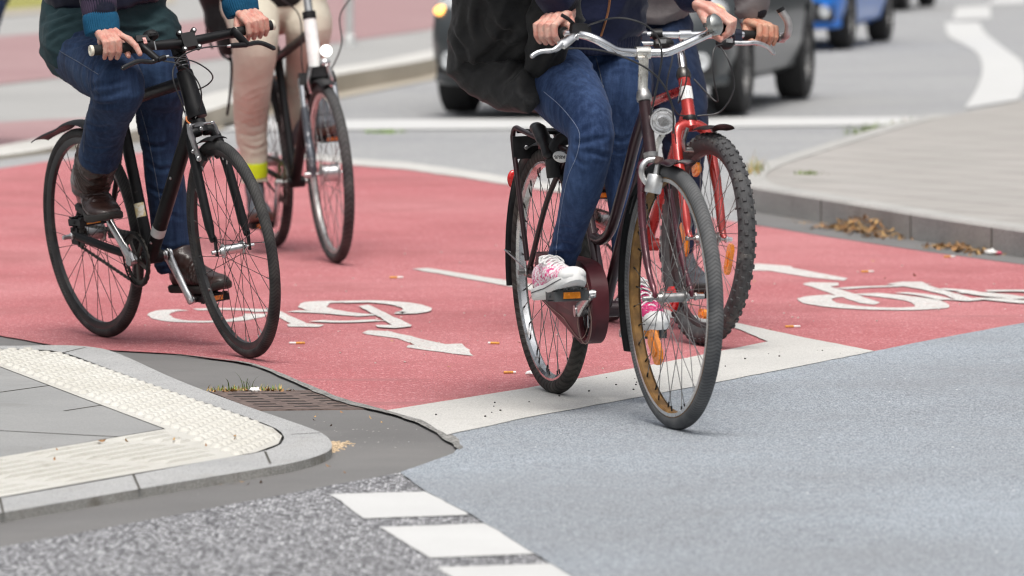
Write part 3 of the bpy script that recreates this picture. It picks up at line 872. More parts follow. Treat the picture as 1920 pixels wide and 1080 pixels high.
def saddle(root, P, u, s, w, L=.26, W=.15, m=None):
    mb = MB(); prof = [(-.5, .30, .02), (-.42, .46, .034), (-.28, .5, .04), (-.05, .36, .036), (.2, .2, .032), (.42, .15, .028), (.5, .09, .016)]
    mb.tube([P + u * (k * L) + w * (-.01 * abs(k)) for k, _, _ in prof], [(a * W, b) for _, a, b in prof], 16, ref=s, round_cap=True)
    o = obj("saddle", mb, m or M_saddle, root)
    mb = MB()
    for k in (-1, 1):
        mb = MB(); mb.ctube([P - u * .09 + s * (.02 * k) - w * .03, P - w * .05 + s * .022 * k, P + u * .09 + s * .015 * k - w * .03], .0035, seg=6)
        obj("saddle_rail", mb, M_steel, o)
    return o
def cable(root, pts, r=.0025, m=None, name="cable"):
    mb = MB(); mb.ctube(pts, r, 8, seg=7)
    return obj(name, mb, m or M_cable, root)
def bolt(mb, P, ax, r=.006, t=.004):
    mb.disc(P, ax, r, t, 12)
def chainring_mesh(P, ax, R, teeth, m_r=.012):
    mb = MB(); t = .0022
    n = teeth * 4; e1 = ax.orthogonal().normalized(); e2 = ax.cross(e1); vs = []; 
    for i in range(n):
        a = 2 * PI * i / n; ro = R + (.0045 if i % 4 in (0, 1) else -.002)
        d = e1 * math.cos(a) + e2 * math.sin(a)
        vs += [P + d * ro + ax * t, P + d * ro - ax * t, P + d * (R - .016) - ax * t, P + d * (R - .016) + ax * t]
    fs = []
    for i in range(n):
        j = (i + 1) % n
        for k in range(4): fs.append((i * 4 + k, j * 4 + k, j * 4 + (k + 1) % 4, i * 4 + (k + 1) % 4))
    mb.add(vs, fs)
    for k in range(5):
        a = 2 * PI * k / 5 + .3; d = e1 * math.cos(a) + e2 * math.sin(a); sd = ax.cross(d)
        mb.box(P + d * (R - .016) * .55, d, sd, ax, (R - .016) * 1.0, .016, .005)
    return mb
def chain(root, C1, r1, C2, r2, ax, up, m):
    """chain round a large ring at C1 and a small cog at C2"""
    d = (C1 - C2); L = d.length; d = d.normalized(); n = ax.cross(d).normalized(); n = n if n.dot(up) > 0 else -n
    pts = []
    q = math.asin((r1 - r2) / L)
    def arc(c, r, a0, a1, k):
        for i in range(k + 1):
            a = a0 + (a1 - a0) * i / k; pts.append(c + d * (r * math.cos(a)) + n * (r * math.sin(a)))
    arc(C1, r1, PI / 2 + q, -PI / 2 - q, 26)
    arc(C2, r2, -PI / 2 - q, -3 * PI / 2 + q, 12)
    # resample into links
    P = pts + [pts[0]]; mb = MB(); step = .0127; acc = 0; cur = P[0]; k = 0
    for a, b in zip(P[:-1], P[1:]):
        seg = (b - a).length; dd = (b - a).normalized() if seg > 1e-9 else d
        while acc < seg:
            c = a + dd * acc; sag = 0
            side = ax.cross(dd)
            if k % 2: mb.box(c, dd, side, ax, .0135, .0085, .0075)
            else:
                mb.box(c, dd, side, ax, .0115, .0075, .0045)
            acc += step; k += 1
        acc -= seg
    return obj("chain", mb, m, root)

# ================================================================== BICYCLES
BA = Axis((197, 632), (460, 672), 7.0)
BB_ = Axis((1039, 738), (1268, 805), 1.5)
BC = Axis((1140, 602), (1328, 648), 0.0)
BD = Axis((516, 463), (630, 493), 4.0)
def yaw(v, deg): return Matrix.Rotation(math.radians(deg), 3, 'Z') @ v
def steer(B, deg, axis):
    R_ = Matrix.Rotation(math.radians(deg), 3, axis)
    return R_ @ B.u, R_ @ B.s

# ---------------------------------------------------------------- black bicycle (left front)
def bike_black():
    B = BA; u, s, w = B.u, B.s, B.w; P = B.p; L = B.L
    root = thing("bicycle", "matt black bicycle with silver cranks ridden by the person in brown boots, left front", "bicycle", tuple(B.O))
    R = .343
    hubR = L(0, R); 
    ax = (L(.802, .881) - L(.850, .751)).normalized()
    fu, fs = steer(B, -6, ax)
    fc = L(B.wb, R)
    make_wheel(root, hubR, u, s, R, .017, M_tyre_a, M_rim_a, M_steel, M_spoke_d, 32, hub_r=.024, flange=.032, rim_w=.024, rim_d=.022, phase=.17, hub_w=.085)
    make_wheel(root, fc, fu, fs, R, .0165, M_tyre_a, M_rim_a, M_alu, M_spoke_d, 32, hub_r=.0155, flange=.022, rim_w=.022, rim_d=.022, phase=.05, hub_w=.07, nip=M_steel)
    bb = L(.405, .286); htT = L(.797, .885); htB = L(.850, .752)
    stT = L(.302, .775); stD = bb
    mb = MB()
    mb.tube([htB - (htT - htB) * .03, htB, htB.lerp(htT, .12), htB.lerp(htT, .3), htT, htT + (htT - htB) * .04], [.030, .031, .031, .0295, .026, .0255], 24)
    mb.ctube([htB.lerp(htT, .14) , (htB.lerp(htT, .14)).lerp(bb, .5), bb], [.023] * 13, seg=20)
    mb.tube([bb, stT, stT + (stT - bb).normalized() * .05], [.0185, .0185, .0185], 20)
    mb.tube([htB.lerp(htT, .82), stT + (stT - bb).normalized() * .0], [(.0205, .0205), (.0185, .0185)], 20)
    mb.tube([bb - s * .037, bb + s * .037], .0225, 24)
    for k in (1, -1):
        dr = hubR + s * (.066 * k)
        mb.ctube([bb + s * .028 * k - u * .02, bb.lerp(hubR, .45) + s * .052 * k, dr + u * .02], [(.011, .0145)] * 13, seg=12, ref=s)
        mb.ctube([stT + s * .018 * k, stT.lerp(hubR, .35) + s * .04 * k, dr + w * .02], .009, seg=12)
        mb.box(dr + u * .004, u, s, w, .05, .006, .055)
    obj("frame", mb, M_blackp, root)
    # stickers on the tubes
    d = (htB.lerp(htT, .14) - bb).normalized()
    mb = MB(); q = bb + d * .105; mb.tube([q, q + d * .035], .0236, 20, cap=False); obj("frame_sticker", mb, M_sticker, root)
    d2 = (stT - bb).normalized(); q = bb + d2 * .13
    mb = MB(); mb.lathe([(0, .0191), (.045, .0191)], q, d2, 14, closed=False, a0=-.2, a1=1.9, e1=s); obj("frame_sticker", mb, M_sticker_y, root)
    for k in (0, 1):
        mb = MB(); bolt(mb, bb + d * (.1 + .26 * (1 - k) - .03 * k) + s * .021 + u * .01, s, .005, .006)
        obj("bottle_boss", mb, M_alu, root)
    # fork
    hd = (htT - htB).normalized(); cr_ = htB - hd * .035
    mb = MB(); mb.tube([htB - hd * .012, cr_ - hd * .02], [.021, .024], 18)
    for k in (1, -1):
        t = cr_ - hd * .015 + fs * .040 * k
        e = fc + fs * .055 * k
        mb.ctube([cr_ - hd * .012 + fs * .008 * k, t - hd * .012, t.lerp(e, .30) + fu * .006 + fs * .006 * k, t.lerp(e, .85) + fs * .004 * k, e + w * .045 - fu * .006], [(.017, .017)] * 6 + [(.0155, .0165)] * 6 + [(.0145, .0155)] * 6 + [(.0105, .0115)] * 7, seg=14, ref=fs)
        mb.box(e + w * .018, fu, fs, w, .018, .005, .06)
    obj("fork", mb, M_blackp, root)
    # headset rings, stem, bar
    mb = MB()
    for k in range(4): mb.tube([htT + hd * (.012 + .0125 * k), htT + hd * (.0215 + .0125 * k)], .019, 20)
    sp_ = obj("headset_spacer", mb, M_blackp, root)
    mb = MB()
    for k in range(1, 4): mb.tube([htT + hd * (.0105 + .0125 * k), htT + hd * (.0122 + .0125 * k)], .0195, 20)
    obj("spacer_ring", mb, M_alu, sp_)
    st0 = htT + hd * .066; barc = P(352, 79)
    mb = MB(); mb.tube([st0 - hd * .005, st0 + hd * .038], .021, 18); mb.tube([st0 + hd * .018, barc], [.018, .017], 16)
    fx = (barc - st0); fx = (fx - fs * fx.dot(fs)).normalized()
    up2 = fs.cross(fx); up2 = up2 if up2.z > 0 else -up2
    mb.box(barc + fx * .012, fs, up2, fx, .056, .060, .018, .82)
    for i in (-1, 1):
        for j in (-1, 1): mb.tube([barc + fx * .006 + fs * .024 * i + up2 * .028 * j, barc + fx * .022 + fs * .024 * i + up2 * .028 * j], .0088, 12)
    stem = obj("stem", mb, M_blackp, root)
    for i in (-1, 1):
        for j in (-1, 1):
            mb = MB(); bolt(mb, barc + fx * .0235 + fs * .024 * i + up2 * .028 * j, fx, .0045, .003); obj("stem_bolt", mb, M_alu, stem)
    gR = B.pa(172, 95, B.loc(barc).x - .035); gL = B.pa(510, 47, B.loc(barc).x + .012)
    iR = barc.lerp(gR, .60); iL = barc.lerp(gL, .60)
    mb = MB(); mb.ctube([gR, iR, barc + fs * .03, barc - fs * .03, iL, gL], [.0112] * 6 + [.0125, .0135, .0140, .0150, .0160, .0162] + [.0162] * 7 + [.0160, .0150, .0140, .0135, .0125] + [.0112] * 6, seg=14)
    hb = obj("handlebar", mb, M_blackp, root)
    grips = []
    for g, i_, k in ((gR, iR, 1), (gL, iL, -1)):
        dd = (g - i_).normalized(); ln = .125
        mb = MB(); mb.tube([g - dd * ln + dd * (ln * q / 30) for q in range(31)], [.0162 if q % 2 else .0156 for q in range(31)], 18)
        gr = obj("grip", mb, M_rubber, hb)
        mb = MB(); mb.lathe([(-.003, .0166), (.003, .0172), (.006, .016), (.006, .009), (.0045, .0085), (.0045, .0001)], g, dd, 20, closed=False)
        obj("grip_collar", MB().tube([g - dd * (ln + .006), g - dd * ln], .0175, 18), M_cream_cap, hb)
        obj("grip_cap", mb, M_cream_cap, hb)
        grips.append((g, dd))
    # twist shifter on the rider's right with display
    dd = grips[0][1]; c0 = gR - dd * .145
    mb = MB(); mb.tube([c0 + dd * .02, c0, c0 - dd * .028], [.0185, .021, .0225], 18); mb.tube([c0 - dd * .028, c0 - dd * .052], [.024, .017], 16)
    mb.box(c0 - dd * .02 + up2 * .016 + fx * .010, dd, fx, up2, .045, .035, .022, .8)
    sh = obj("shifter", mb, M_blackpl, hb)
    mb = MB(); mb.box(c0 - dd * .024 + fx * .024 + up2 * .006, dd, up2, fx, .012, .022, .008, .9); obj("shifter_window", mb, mat("shifter_label", (.62, .30, .27), .3, var=.5, vscale=120), sh)
    # bell
    bc = P(291, 90) ; bc = barc.lerp(gR, .36)
    mb = MB(); mb.tube([bc - dd * .006, bc + dd * .006], .0145, 16); mb.tube([bc + up2 * .012, bc + up2 * .024], .006, 10)
    mb.lathe([(0, .0001), (0, .024), (.004, .026), (.014, .026), (.017, .022), (.021, .021), (.024, .018), (.026, .0001)], bc + up2 * .022, up2, 24, closed=False)
    mb.box(bc + fx * .018 + up2 * .03, dd, fx, up2, .02, .02, .005)
    obj("bell", mb, M_blackpl, hb)
    mb = MB(); mb.tube([bc - up2 * .02 + fx * .008, bc + up2 * .006 + fx * .015], .0028, 8); obj("clamp_screw", mb, M_alu, hb)
    # brake levers
    def lever(c, dd, name_pts, k):
        mb = MB(); mb.tube([c - dd * .009, c + dd * .009], .0155, 16)
        mb.ctube(name_pts[0], [(.009, .007)] * 50, 4, seg=10) if False else None
        return mb
    cl = barc.lerp(gR, .50)
    br_pts = [P(328, 108, .13), P(302, 112, .16), P(285, 117, .19), P(262, 116, .23), P(248, 120, .26), P(230, 127, .29)]
    br_pts = [B.pa(q[0], q[1], B.loc(barc).x + off) for q, off in (((310, 107), .055), ((296, 112), .055), ((284, 116), .05), ((262, 115), .05), ((246, 120), .055), ((230, 128), .06))]
    mb = MB(); mb.tube([cl - dd * .009, cl + dd * .009], .0155, 16); mb.ctube([cl + fx * .008, cl + fx * .03 - up2 * .02, br_pts[1]], [.011] * 13, seg=10); mb.tube(br_pts[:2], .0085, 10)
    lv = obj("brake_mount", mb, M_blackp, hb)
    mb = MB(); mb.ctube(br_pts[1:], [(.0075, .005)] * 25, seg=10); mb.ell(br_pts[-1], fs, fx, up2, .006, .006, .006, 10, 6)
    obj("brake_lever", mb, mat("gloss_black_lever", (.02, .02, .021), .18, .3), lv)
    mb = MB(); mb.tube([br_pts[0] , br_pts[0] - (br_pts[1] - br_pts[0]).normalized() * .012], [.005, .0035], 10); obj("cable_adjuster", mb, M_alu, lv)
    cl2 = barc.lerp(gL, .52)
    bl = [B.pa(q[0], q[1], B.loc(barc).x + off) for q, off in (((432, 86), .06), ((444, 85), .06), ((462, 84), .06), ((482, 80), .055), ((497, 83), .06), ((514, 91), .065))]
    mb = MB(); mb.tube([cl2 - dd * .010, cl2 + dd * .010], .0165, 16); mb.ctube([cl2 + fx * .006, cl2 + fx * .03 - up2 * .012, bl[2]], [(.014, .008)] * 13, seg=10); mb.tube(bl[:3], .0085, 10)
    lv2 = obj("brake_mount", mb, M_blackp, hb)
    mb = MB(); mb.ctube(bl[2:], [(.0075, .005)] * 19, seg=10); mb.ell(bl[-1], fs, fx, up2, .006, .006, .006, 10, 6)
    obj("brake_lever", mb, bpy.data.materials["gloss_black_lever"], lv2)
    mb = MB(); mb.tube([bl[0], bl[0] + (bl[0] - bl[1]).normalized() * .012], [.005, .0035], 10); obj("cable_adjuster", mb, M_alu, lv2)
    # cables
    af = B.loc(barc).x
    q = lambda x, y, o: B.pa(x, y, af + o)
    cable(root, [q(310, 107, .055), q(335, 109, .07), q(365, 116, .075), q(390, 131, .07), q(399, 145, .05), q(390, 158, .01), q(368, 170, -.02)], .0024)
    cable(root, [q(306, 114, .055), q(335, 120, .08), q(358, 136, .085), q(374, 160, .08), q(378, 185, .06), q(372, 210, .03), q(366, 222, .03)], .0024)
    cable(root, [q(432, 86, .06), q(405, 87, .05), q(380, 90, .04), q(358, 96, .04), q(338, 108, .05), q(325, 130, .07), q(326, 155, .085), q(338, 185, .08), q(347, 212, .07)], .0024)
    mb = MB(); mb.tube([q(346, 208, .07), q(349, 219, .07)], .003, 8); obj("cable_end", mb, M_alu, root)
    cable(root, [q(349, 218, .07), q(350, 226, .075), q(356, 232, .08)], .0028, mat("orange_cable", (.45, .13, .03), .5))
    # front brake (V-brake arms)
    mb = MB()
    bz = lambda x, y, o=.0: B.pa(x, y, B.wb * .93 + o)
    mb.ctube([bz(355, 232), bz(357, 250), bz(364, 270), bz(373, 296)], [(.009, .006)] * 19, seg=10)
    mb.ctube([bz(398, 230), bz(404, 238), bz(409, 251)], [(.006, .005)] * 13, seg=10)
    mb.tube([bz(354, 235, .015), bz(402, 229, .015)], .0035, 8)
    mb.box(bz(372, 233, .016), fs, fu, w, .03, .012, .011)
    bk = obj("brake_arm", mb, mat("grey_brake_arm", (.33, .33, .34), .35, .9), root)
    for x, y, o_, r_ in ((357, 235, .024, .0052), (398, 230, .024, .0052), (377, 241, .02, .0055), (373, 298, .012, .0085), (362, 284, .012, .006)):
        mb = MB(); bolt(mb, bz(x, y, o_), fu, r_, .008); obj("brake_bolt", mb, M_alu, bk)
    for k in (1, -1):
        mb = MB(); mb.box(wheel_pt(B, B.wb, R, 1.9, R - .035) + fs * (.02 * k), (-u * .9 + w * .35).normalized(), s, w, .055, .010, .012)
        obj("brake_pad", mb, M_blackpl, bk)
    # front bridge over tyre: short clip-on mudguard stub
    mudguard(root, B, B.wb, R, R + .012, 1.50, 1.95, .05, M_blackpl, u=fu, s=fs, c=fc)
    # rear mudguard with flared tip
    mudguard(root, B, 0, R, R + .028, 1.15, 2.42, .062, M_blackpl, flare=lambda t: .0 + (.075 * max(0, (t - .62) / .38) ** 1.6))
    # chainring, chain, cranks, pedals
    cp = bb + s * .048
    obj("chainring", chainring_mesh(cp, s, .084, 42), M_darksteel, root)
    mb = MB(); mb.lathe([(0, .083), (.003, .090), (.006, .083)], cp + s * .004, s, 40, closed=True); obj("chain_guard_ring", mb, M_blackpl, root)
    chain(root, cp, .084, hubR + s * .046, .038, s, w, M_darksteel)
    obj("rear_cog", chainring_mesh(hubR + s * .046, s, .038, 18), M_darksteel, root)
    e1 = B.pa(207, 390, .405 - .10); e2 = B.pa(358, 571, .405 + .075)
    mb = MB(); mb.tube([bb - s * .062, bb + s * .068], .012, 14); obj("crank_axle", mb, M_steel, root)
    c1 = crank(root, bb + s * .068, L(.300, .424, .086), s, M_alu, .026, .020); c2 = crank(root, bb - s * .060, L(.490, .138, -.082), s, M_alu, .026, .020)
    p1 = pedal(root, L(.300, .422, .094), s, u, w, m_ref=M_orange)
    p2 = pedal(root, L(.490, .138, -.090), -s, u, w, m_ref=M_orange)
    # hub gear box and axle nuts
    mb = MB(); mb.tube([hubR + s * .075, hubR + s * .108], [.009, .007], 12); mb.disc(hubR + s * .078, s, .013, .006, 6); obj("axle_nut", mb, M_alu, root)
    # rear brake
    for k in (1, -1):
        mb = MB(); mb.ctube([stT.lerp(hubR, .28) + s * .032 * k - u * .02, stT.lerp(hubR, .42) + s * .036 * k - u * .03, stT.lerp(hubR, .60) + s * .05 * k - u * .02], [(.008, .006)] * 13, seg=8)
        obj("brake_arm", mb, M_blackpl, root)
    # seat post, saddle
    sd = (stT - bb).normalized(); sp = L(.262, .955)
    mb = MB(); mb.tube([stT, stT + sd * .02, sp - w * .05], [.021, .0155, .0135], 14); obj("seat_post", mb, M_alu, root)
    saddle(root, L(.215, .945), u, s, w)
    return dict(root=root, bar=barc, gR=gR, gL=gL, dR=grips[0][1], dL=grips[1][1], fx=fx, up=up2, ped=(p1, p2), fs=fs)
KA = bike_black()

# ---------------------------------------------------------------- burgundy city bicycle (centre front)
def bike_burgundy():
    B = BB_; u, s, w = B.u, B.s, B.w; P = B.p; L = B.L
    root = thing("bicycle", "burgundy step-through city bicycle with round silver headlamp and maroon chain guard, centre front", "bicycle", tuple(B.O))
    R = .354; hubR = L(0, R); fc = L(B.wb - .002, R)
    htT = L(.930, .868); htB = L(.972, .735); ax = (htT - htB).normalized()
    fu, fs = steer(B, 2, ax)
    wr = make_wheel(root, hubR, u, s, R, .0225, M_tyre_br, M_rim_br, M_steel, M_spoke_s, 36, hub_r=.030, flange=.036, rim_w=.030, rim_d=.014, phase=.1, hub_w=.085, nip=M_blackpl, spoke_r=.0012)
    wf = make_wheel(root, fc, fu, fs, R, .0198, M_tyre_b, M_rim_bf, M_steel, M_spoke_s, 36, hub_r=.013, flange=.020, rim_w=.032, rim_d=.014, phase=.03, hub_w=.075, nip=M_blackpl, spoke_r=.0012)
    # the inner face of the front rim shows rust; the brake tracks stay pale
    o = obj("rim_track", MB().lathe([(-.0165, R - .0351), (-.0172, R - .0446), (-.0168, R - .0446), (-.0160, R - .0351)], (0, 0, 0), V((0, 1, 0)), 96), M_alu, wf, local=True)
    o = obj("rim_track", MB().lathe([(.0165, R - .0351), (.0172, R - .0446), (.0168, R - .0446), (.0160, R - .0351)], (0, 0, 0), V((0, 1, 0)), 96), M_alu, wf, local=True)
    bb = L(.522, .279)
    curve = [L(.918 + .0, .86), L(.80, .70), P(1166, 349), P(1152, 405), P(1142, 440), P(1130, 452), P(1118, 449), P(1108, 440)]
    # the top tube sweeps down from the head and turns into the seat tube
    low = [htB + ax * .03, P(1190, 365), P(1165, 450), bb]
    mb = MB(); mb.tube([htB - ax * .012, htB, htT, htT + ax * .01], [.0175, .0165, .0165, .0175], 18)
    mb.ctube([htT - ax * .02, P(1192, 262), P(1177, 320), P(1163, 372), P(1150, 418), P(1140, 440), P(1127, 450), P(1115, 446)], .0148, seg=16)
    mb.ctube(low, .0152, seg=16)
    stT = P(1079, 262); sd = (stT - bb).normalized()
    mb.tube([bb, stT], .0150, 16)
    mb.tube([bb - s * .036, bb + s * .036], .022, 20)
    for k in (1, -1):
        dr = hubR + s * .064 * k
        mb.ctube([bb - u * .02 + s * .022 * k, bb.lerp(hubR, .4) + s * .045 * k, dr], .0095, seg=12)
        mb.ctube([stT - sd * .02 + s * .016 * k, stT.lerp(hubR, .45) + s * .05 * k, dr + w * .01], .0080, seg=12)
        mb.box(dr, u, s, w, .055, .006, .035)
    obj("frame", mb, M_burgd, root)
    # fork
    ck = htB - ax * .022
    mb = MB(); mb.tube([htB - ax * .012, ck - ax * .018], [.016, .018], 16)
    for k in (1, -1):
        e = fc + fs * .052 * k; t = ck - ax * .02 + fs * .034 * k
        mb.ctube([ck - ax * .012, ck - ax * .008 + fs * .026 * k, t - ax * .03, t.lerp(e, .45) - fu * .022 + fs * .004 * k, t.lerp(e, .78) - fu * .018 + fs * .003 * k, e + w * .02 - fu * .004, e], [(.0115, .0130)] * 18 + [(.0105, .0125)] * 6 + [(.0085, .0095)] * 6 + [(.0065, .0075)] * 7, seg=12, ref=fs)
    obj("fork", mb, M_burg, root)
    # headset
    mb = MB(); mb.tube([htT + ax * .004, htT + ax * .012, htT + ax * .022, htT + ax * .034], [.020, .022, .0205, .016], 20)
    obj("headset", mb, M_steel, root)
    obj("crown_race", MB().tube([htB - ax * .015, htB - ax * .002], [.019, .021], 20), M_steel, root)
    # quill stem (old chrome with rust streaks) and swept bar
    barc = P(1205, 99)
    mb = MB(); mb.tube([htT + ax * .03, htT + ax * .045, barc - ax * .022, barc - ax * .004], [.0145, .0135, .0135, .0155], 16)
    mb.tube([barc - fs * .020, barc + fs * .020], .0175, 18); bolt(mb, barc + fs * .012 - ax * .014 + fu * .016, fs, .006, .02)
    obj("stem", mb, mat("rust_stained_chrome", (.80, .78, .72), .22, .85, dirt=(.34, .20, .07), dirt_amt=(.54, .68), dirt_scale=38), root)
    a0 = B.loc(barc).x; q = lambda x, y, o: B.pa(x, y, a0 + o)
    rpts = [barc, q(1178, 98, .01), q(1155, 95, .025), q(1135, 84, .03), q(1117, 74, .028), q(1098, 67, .015), q(1078, 64, -.012), q(1056, 63, -.040), q(1032, 62, -.075), q(1006, 62, -.108)]
    lpts = [barc, q(1228, 99, .01), q(1250, 98, .022), q(1266, 92, .028), q(1284, 84, .028), q(1305, 74, .02), q(1326, 64, -.005), q(1343, 56, -.040), q(1354, 50, -.090), q(1363, 45, -.135)]
    mb = MB(); mb.ctube(rpts[::-1] + lpts[1:], .0118, seg=14); hb = obj("handlebar", mb, M_chrome, root)
    for pts in (rpts, lpts):
        mb = MB(); mb.ctube(pts[-3:], .0160, seg=14); mb.tube([pts[-3] + (pts[-3] - pts[-2]).normalized() * .004, pts[-3]], .0195, 16); obj("grip", mb, M_rubber, hb)
    # bell
    mb = MB(); bc = q(1341, 46, .025); bx = (fu * .75 - fs * .62 + V((0, 0, .25))).normalized()
    mb.lathe([(-.012, .0001), (-.012, .026), (-.010, .029), (.004, .030), (.006, .028), (.012, .022), (.017, .010), (.018, .0001)], bc, bx, 24, closed=False)
    obj("bell", mb, mat("bell_steel", (.40, .41, .39), .3, 1.0, var=.15), hb)
    mb = MB(); mb.ctube([q(1334, 60, -.02), q(1330, 50, .0), bc - bx * .01], .006, seg=8); mb.box(q(1324, 47, .02), fs, fu, w, .012, .01, .012); obj("bell_bracket", mb, M_steel, hb)
    # right brake lever with its mount
    mb = MB(); mb.ctube([q(1078, 65, 0), q(1072, 70, .02), q(1062, 78, .035), q(1052, 85, .045)], [(.010, .008)] * 7 + [(.015, .008)] * 12, seg=12, ref=fs)
    mb.tube([q(1072, 63, -.01), q(1086, 65, -.005)], .0165, 14)
    lm = obj("brake_mount", mb, M_alu, hb)
    mb = MB(); mb.ctube([q(1054, 82, .045), q(1046, 90, .055), q(1035, 95, .06), q(1020, 96, .06), q(1008, 99, .06), q(998, 105, .06)], [(.0085, .006)] * 10 + [(.0065, .005)] * 21, seg=10); mb.ell(q(998, 105, .06), fs, fu, w, .0068, .0068, .0068, 12, 8)
    obj("brake_lever", mb, M_alu, lm)
    # thumb shifter box
    mb = MB(); sc_ = q(1085, 53, -.005); mb.box(sc_, fs, fu, w, .048, .03, .026, .85); mb.box(sc_ - fs * .026 - w * .006, fs, fu, w, .012, .022, .02)
    mb.ctube([sc_ + fs * .012 + w * .010, q(1066, 36, .01), q(1053, 28, .015)], [(.0055, .0045)] * 13, seg=10)
    obj("shifter", mb, M_blackpl, hb)
    # cables
    cable(root, [q(1098, 49, .0), q(1122, 41, .03), q(1150, 34, .06), q(1180, 36, .08), q(1212, 48, .09), q(1234, 72, .09), q(1241, 105, .075), q(1236, 140, .06), q(1228, 180, .05), q(1218, 225, .03), q(1208, 270, .01), q(1196, 340, -.02), q(1181, 400, -.06)], .0027)
    cable(root, [q(1058, 91, .04), q(1090, 91, .06), q(1122, 94, .065), q(1152, 101, .07), q(1185, 114, .08), q(1218, 132, .085), q(1243, 158, .085), q(1258, 190, .085), q(1263, 222, .08), q(1262, 250, .07)], .0027)
    # headlamp on its bracket
    lc = q(1241, 227, .035); lx = (fu + V((0, 0, -.05))).normalized()
    mb = MB(); mb.lathe([(-.045, .0001), (-.044, .012), (-.036, .024), (-.018, .033), (.004, .0365), (.010, .0365), (.010, .0318), (.004, .0315)], lc, lx, 32, closed=False)
    lamp = obj("headlamp", mb, mat("lamp_chrome_shell", (.72, .72, .72), .25, .9), root)
    mb = MB(); mb.lathe([(.006, .0318), (-.006, .030), (-.020, .024), (-.032, .013), (-.035, .0001)], lc, lx, 32, closed=False); obj("lamp_reflector", mb, mat("lamp_mirror", (.85, .85, .85), .08, 1.0, var=.02), lamp)
    mb = MB(); mb.ell(lc - lx * .014, fs, lx, w, .007, .010, .007, 12, 8); obj("lamp_bulb", mb, M_blackpl, lamp)
    m, t, b = node_mat("ribbed_lamp_glass"); b.inputs["Base Color"].default_value = (.95, .95, .95, 1); b.inputs["Roughness"].default_value = .06; b.inputs["Alpha"].default_value = .22
    wv = N(t, "ShaderNodeTexWave"); wv.inputs["Scale"].default_value = 60; wv.inputs["Distortion"].default_value = 2; tc = N(t, "ShaderNodeTexCoord"); t.links.new(tc.outputs["Object"], wv.inputs[0]); bump(t, b, wv.outputs[1], .6, .002)
    mb = MB(); mb.lathe([(.008, .0316), (.011, .027), (.013, .016), (.014, .0001)], lc, lx, 32, closed=False); obj("lamp_glass", mb, m, lamp)
    mb = MB(); mb.tube([lc - w * .033, lc - w * .042], .008, 12); mb.ctube([lc - w * .040 - lx * .004, q(1232, 272, .03), q(1228, 288, .03)], [(.008, .0025)] * 13, seg=10, ref=fs); mb.box(q(1227, 285, .032), fs, fu, w, .018, .014, .022)
    obj("lamp_bracket", mb, mat("bracket_steel", (.62, .61, .57), .4, .8), root)
    # bottle dynamo with curved arm
    q2 = lambda x, y, o=.0: B.pa(x, y, B.wb - .06 + o)
    mb = MB(); mb.ctube([q2(1228, 299), q2(1214, 301), q2(1205, 311), q2(1203, 324), q2(1207, 336), q2(1214, 344)], .0085, seg=10); obj("dynamo_arm", mb, mat("dynamo_aluminium", (.70, .70, .69), .35, .9), root)
    mb = MB(); dt, db = q2(1230, 328, .02), q2(1223, 362, .02); dx = (dt - db).normalized()
    mb.tube([db, db + dx * .004, db.lerp(dt, .92), dt, dt + dx * .002], [.0205, .0225, .0225, .0205, .008], 22); mb.tube([dt, dt + dx * .034], [.0085, .0075], 12)
    dy = obj("dynamo", mb, bpy.data.materials["dynamo_aluminium"], root)
    mb = MB(); mb.tube([dt + dx * .030, dt + dx * .050], [.012, .0115], 14); obj("dynamo_roller", mb, mat("dynamo_roller_plastic", (.085, .05, .042), .5), dy)
    # mudguards
    mudguard(root, B, B.wb, R, R + .016, 1.28, 1.66, .062, M_burgd, u=fu, s=fs, c=fc, flare=lambda t: .022 * max(0, 1 - t / .45) ** 2)
    mudguard(root, B, B.wb, R, R + .016, 1.66, 3.62, .062, M_blackpl, u=fu, s=fs, c=fc)
    mudguard(root, B, 0, R, R + .020, .45, 3.32, .064, mat("scratched_black_guard", (.02, .02, .021), .38, var=.3, dirt=(.08, .078, .072), dirt_amt=(.62, .8), dirt_scale=22))
    # mudguard stay (silver wire)
    mb = MB(); mb.tube([hubR + s * .066, L(-.352, .395, .036)], .0022, 8); mb.tube([L(-.352, .395, .036), L(-.368, .385, .01)], .0022, 8); obj("mudguard_stay", mb, M_alu, root)
    mb = MB(); rr = L(-.362, .60, .0); mb.ell(rr, s, u, w, .02, .010, .028, 14, 10); obj("rear_reflector", mb, M_redref, root)
    # rack
    mb = MB()
    for k in (1, -1):
        mb.ctube([L(-.015, .385, .066 * k), L(-.075, .58, .068 * k), L(-.128, .71, .066 * k), L(-.135, .745, .064 * k), L(-.112, .762, .062 * k), L(-.06, .757, .06 * k), L(.10, .738, .052 * k), L(.30, .715, .03 * k)], .0075, seg=12)
    rk = obj("rack", mb, M_burgd, root)
    mb = MB(); mb.box(L(-.112, .705, .035), s, u, w, .075, .010, .065)
    obj("rack_plate", mb, M_blackpl, rk)
    for q_ in (-.112, .02): obj("rack_cross_bar", MB().tube([L(q_, .752, .059), L(q_, .752, -.059)], .006, 10), M_blackpl, rk)
    mb = MB(); bolt(mb, L(-.105, .705, .035), u, .006, .012); obj("plate_bolt", mb, M_alu, rk)
    for o_ in (-.018, .018):
        mb = MB(); mb.tube([L(-.10, .757, o_), L(.20, .725, o_)], .004, 8); obj("rack_bar", mb, M_blackpl, rk)
    # frame lock on the seat stays with its white badge
    mb = MB(); lk = L(.235, .685)
    mb.ctube([lk + s * .055 - w * .05 + u * .0, lk + s * .058 - w * .0, lk + s * .042 + w * .045, lk + w * .062, lk - s * .042 + w * .045, lk - s * .058 - w * .0, lk - s * .055 - w * .05], [(.014, .020)] * 37, seg=14, ref=u)
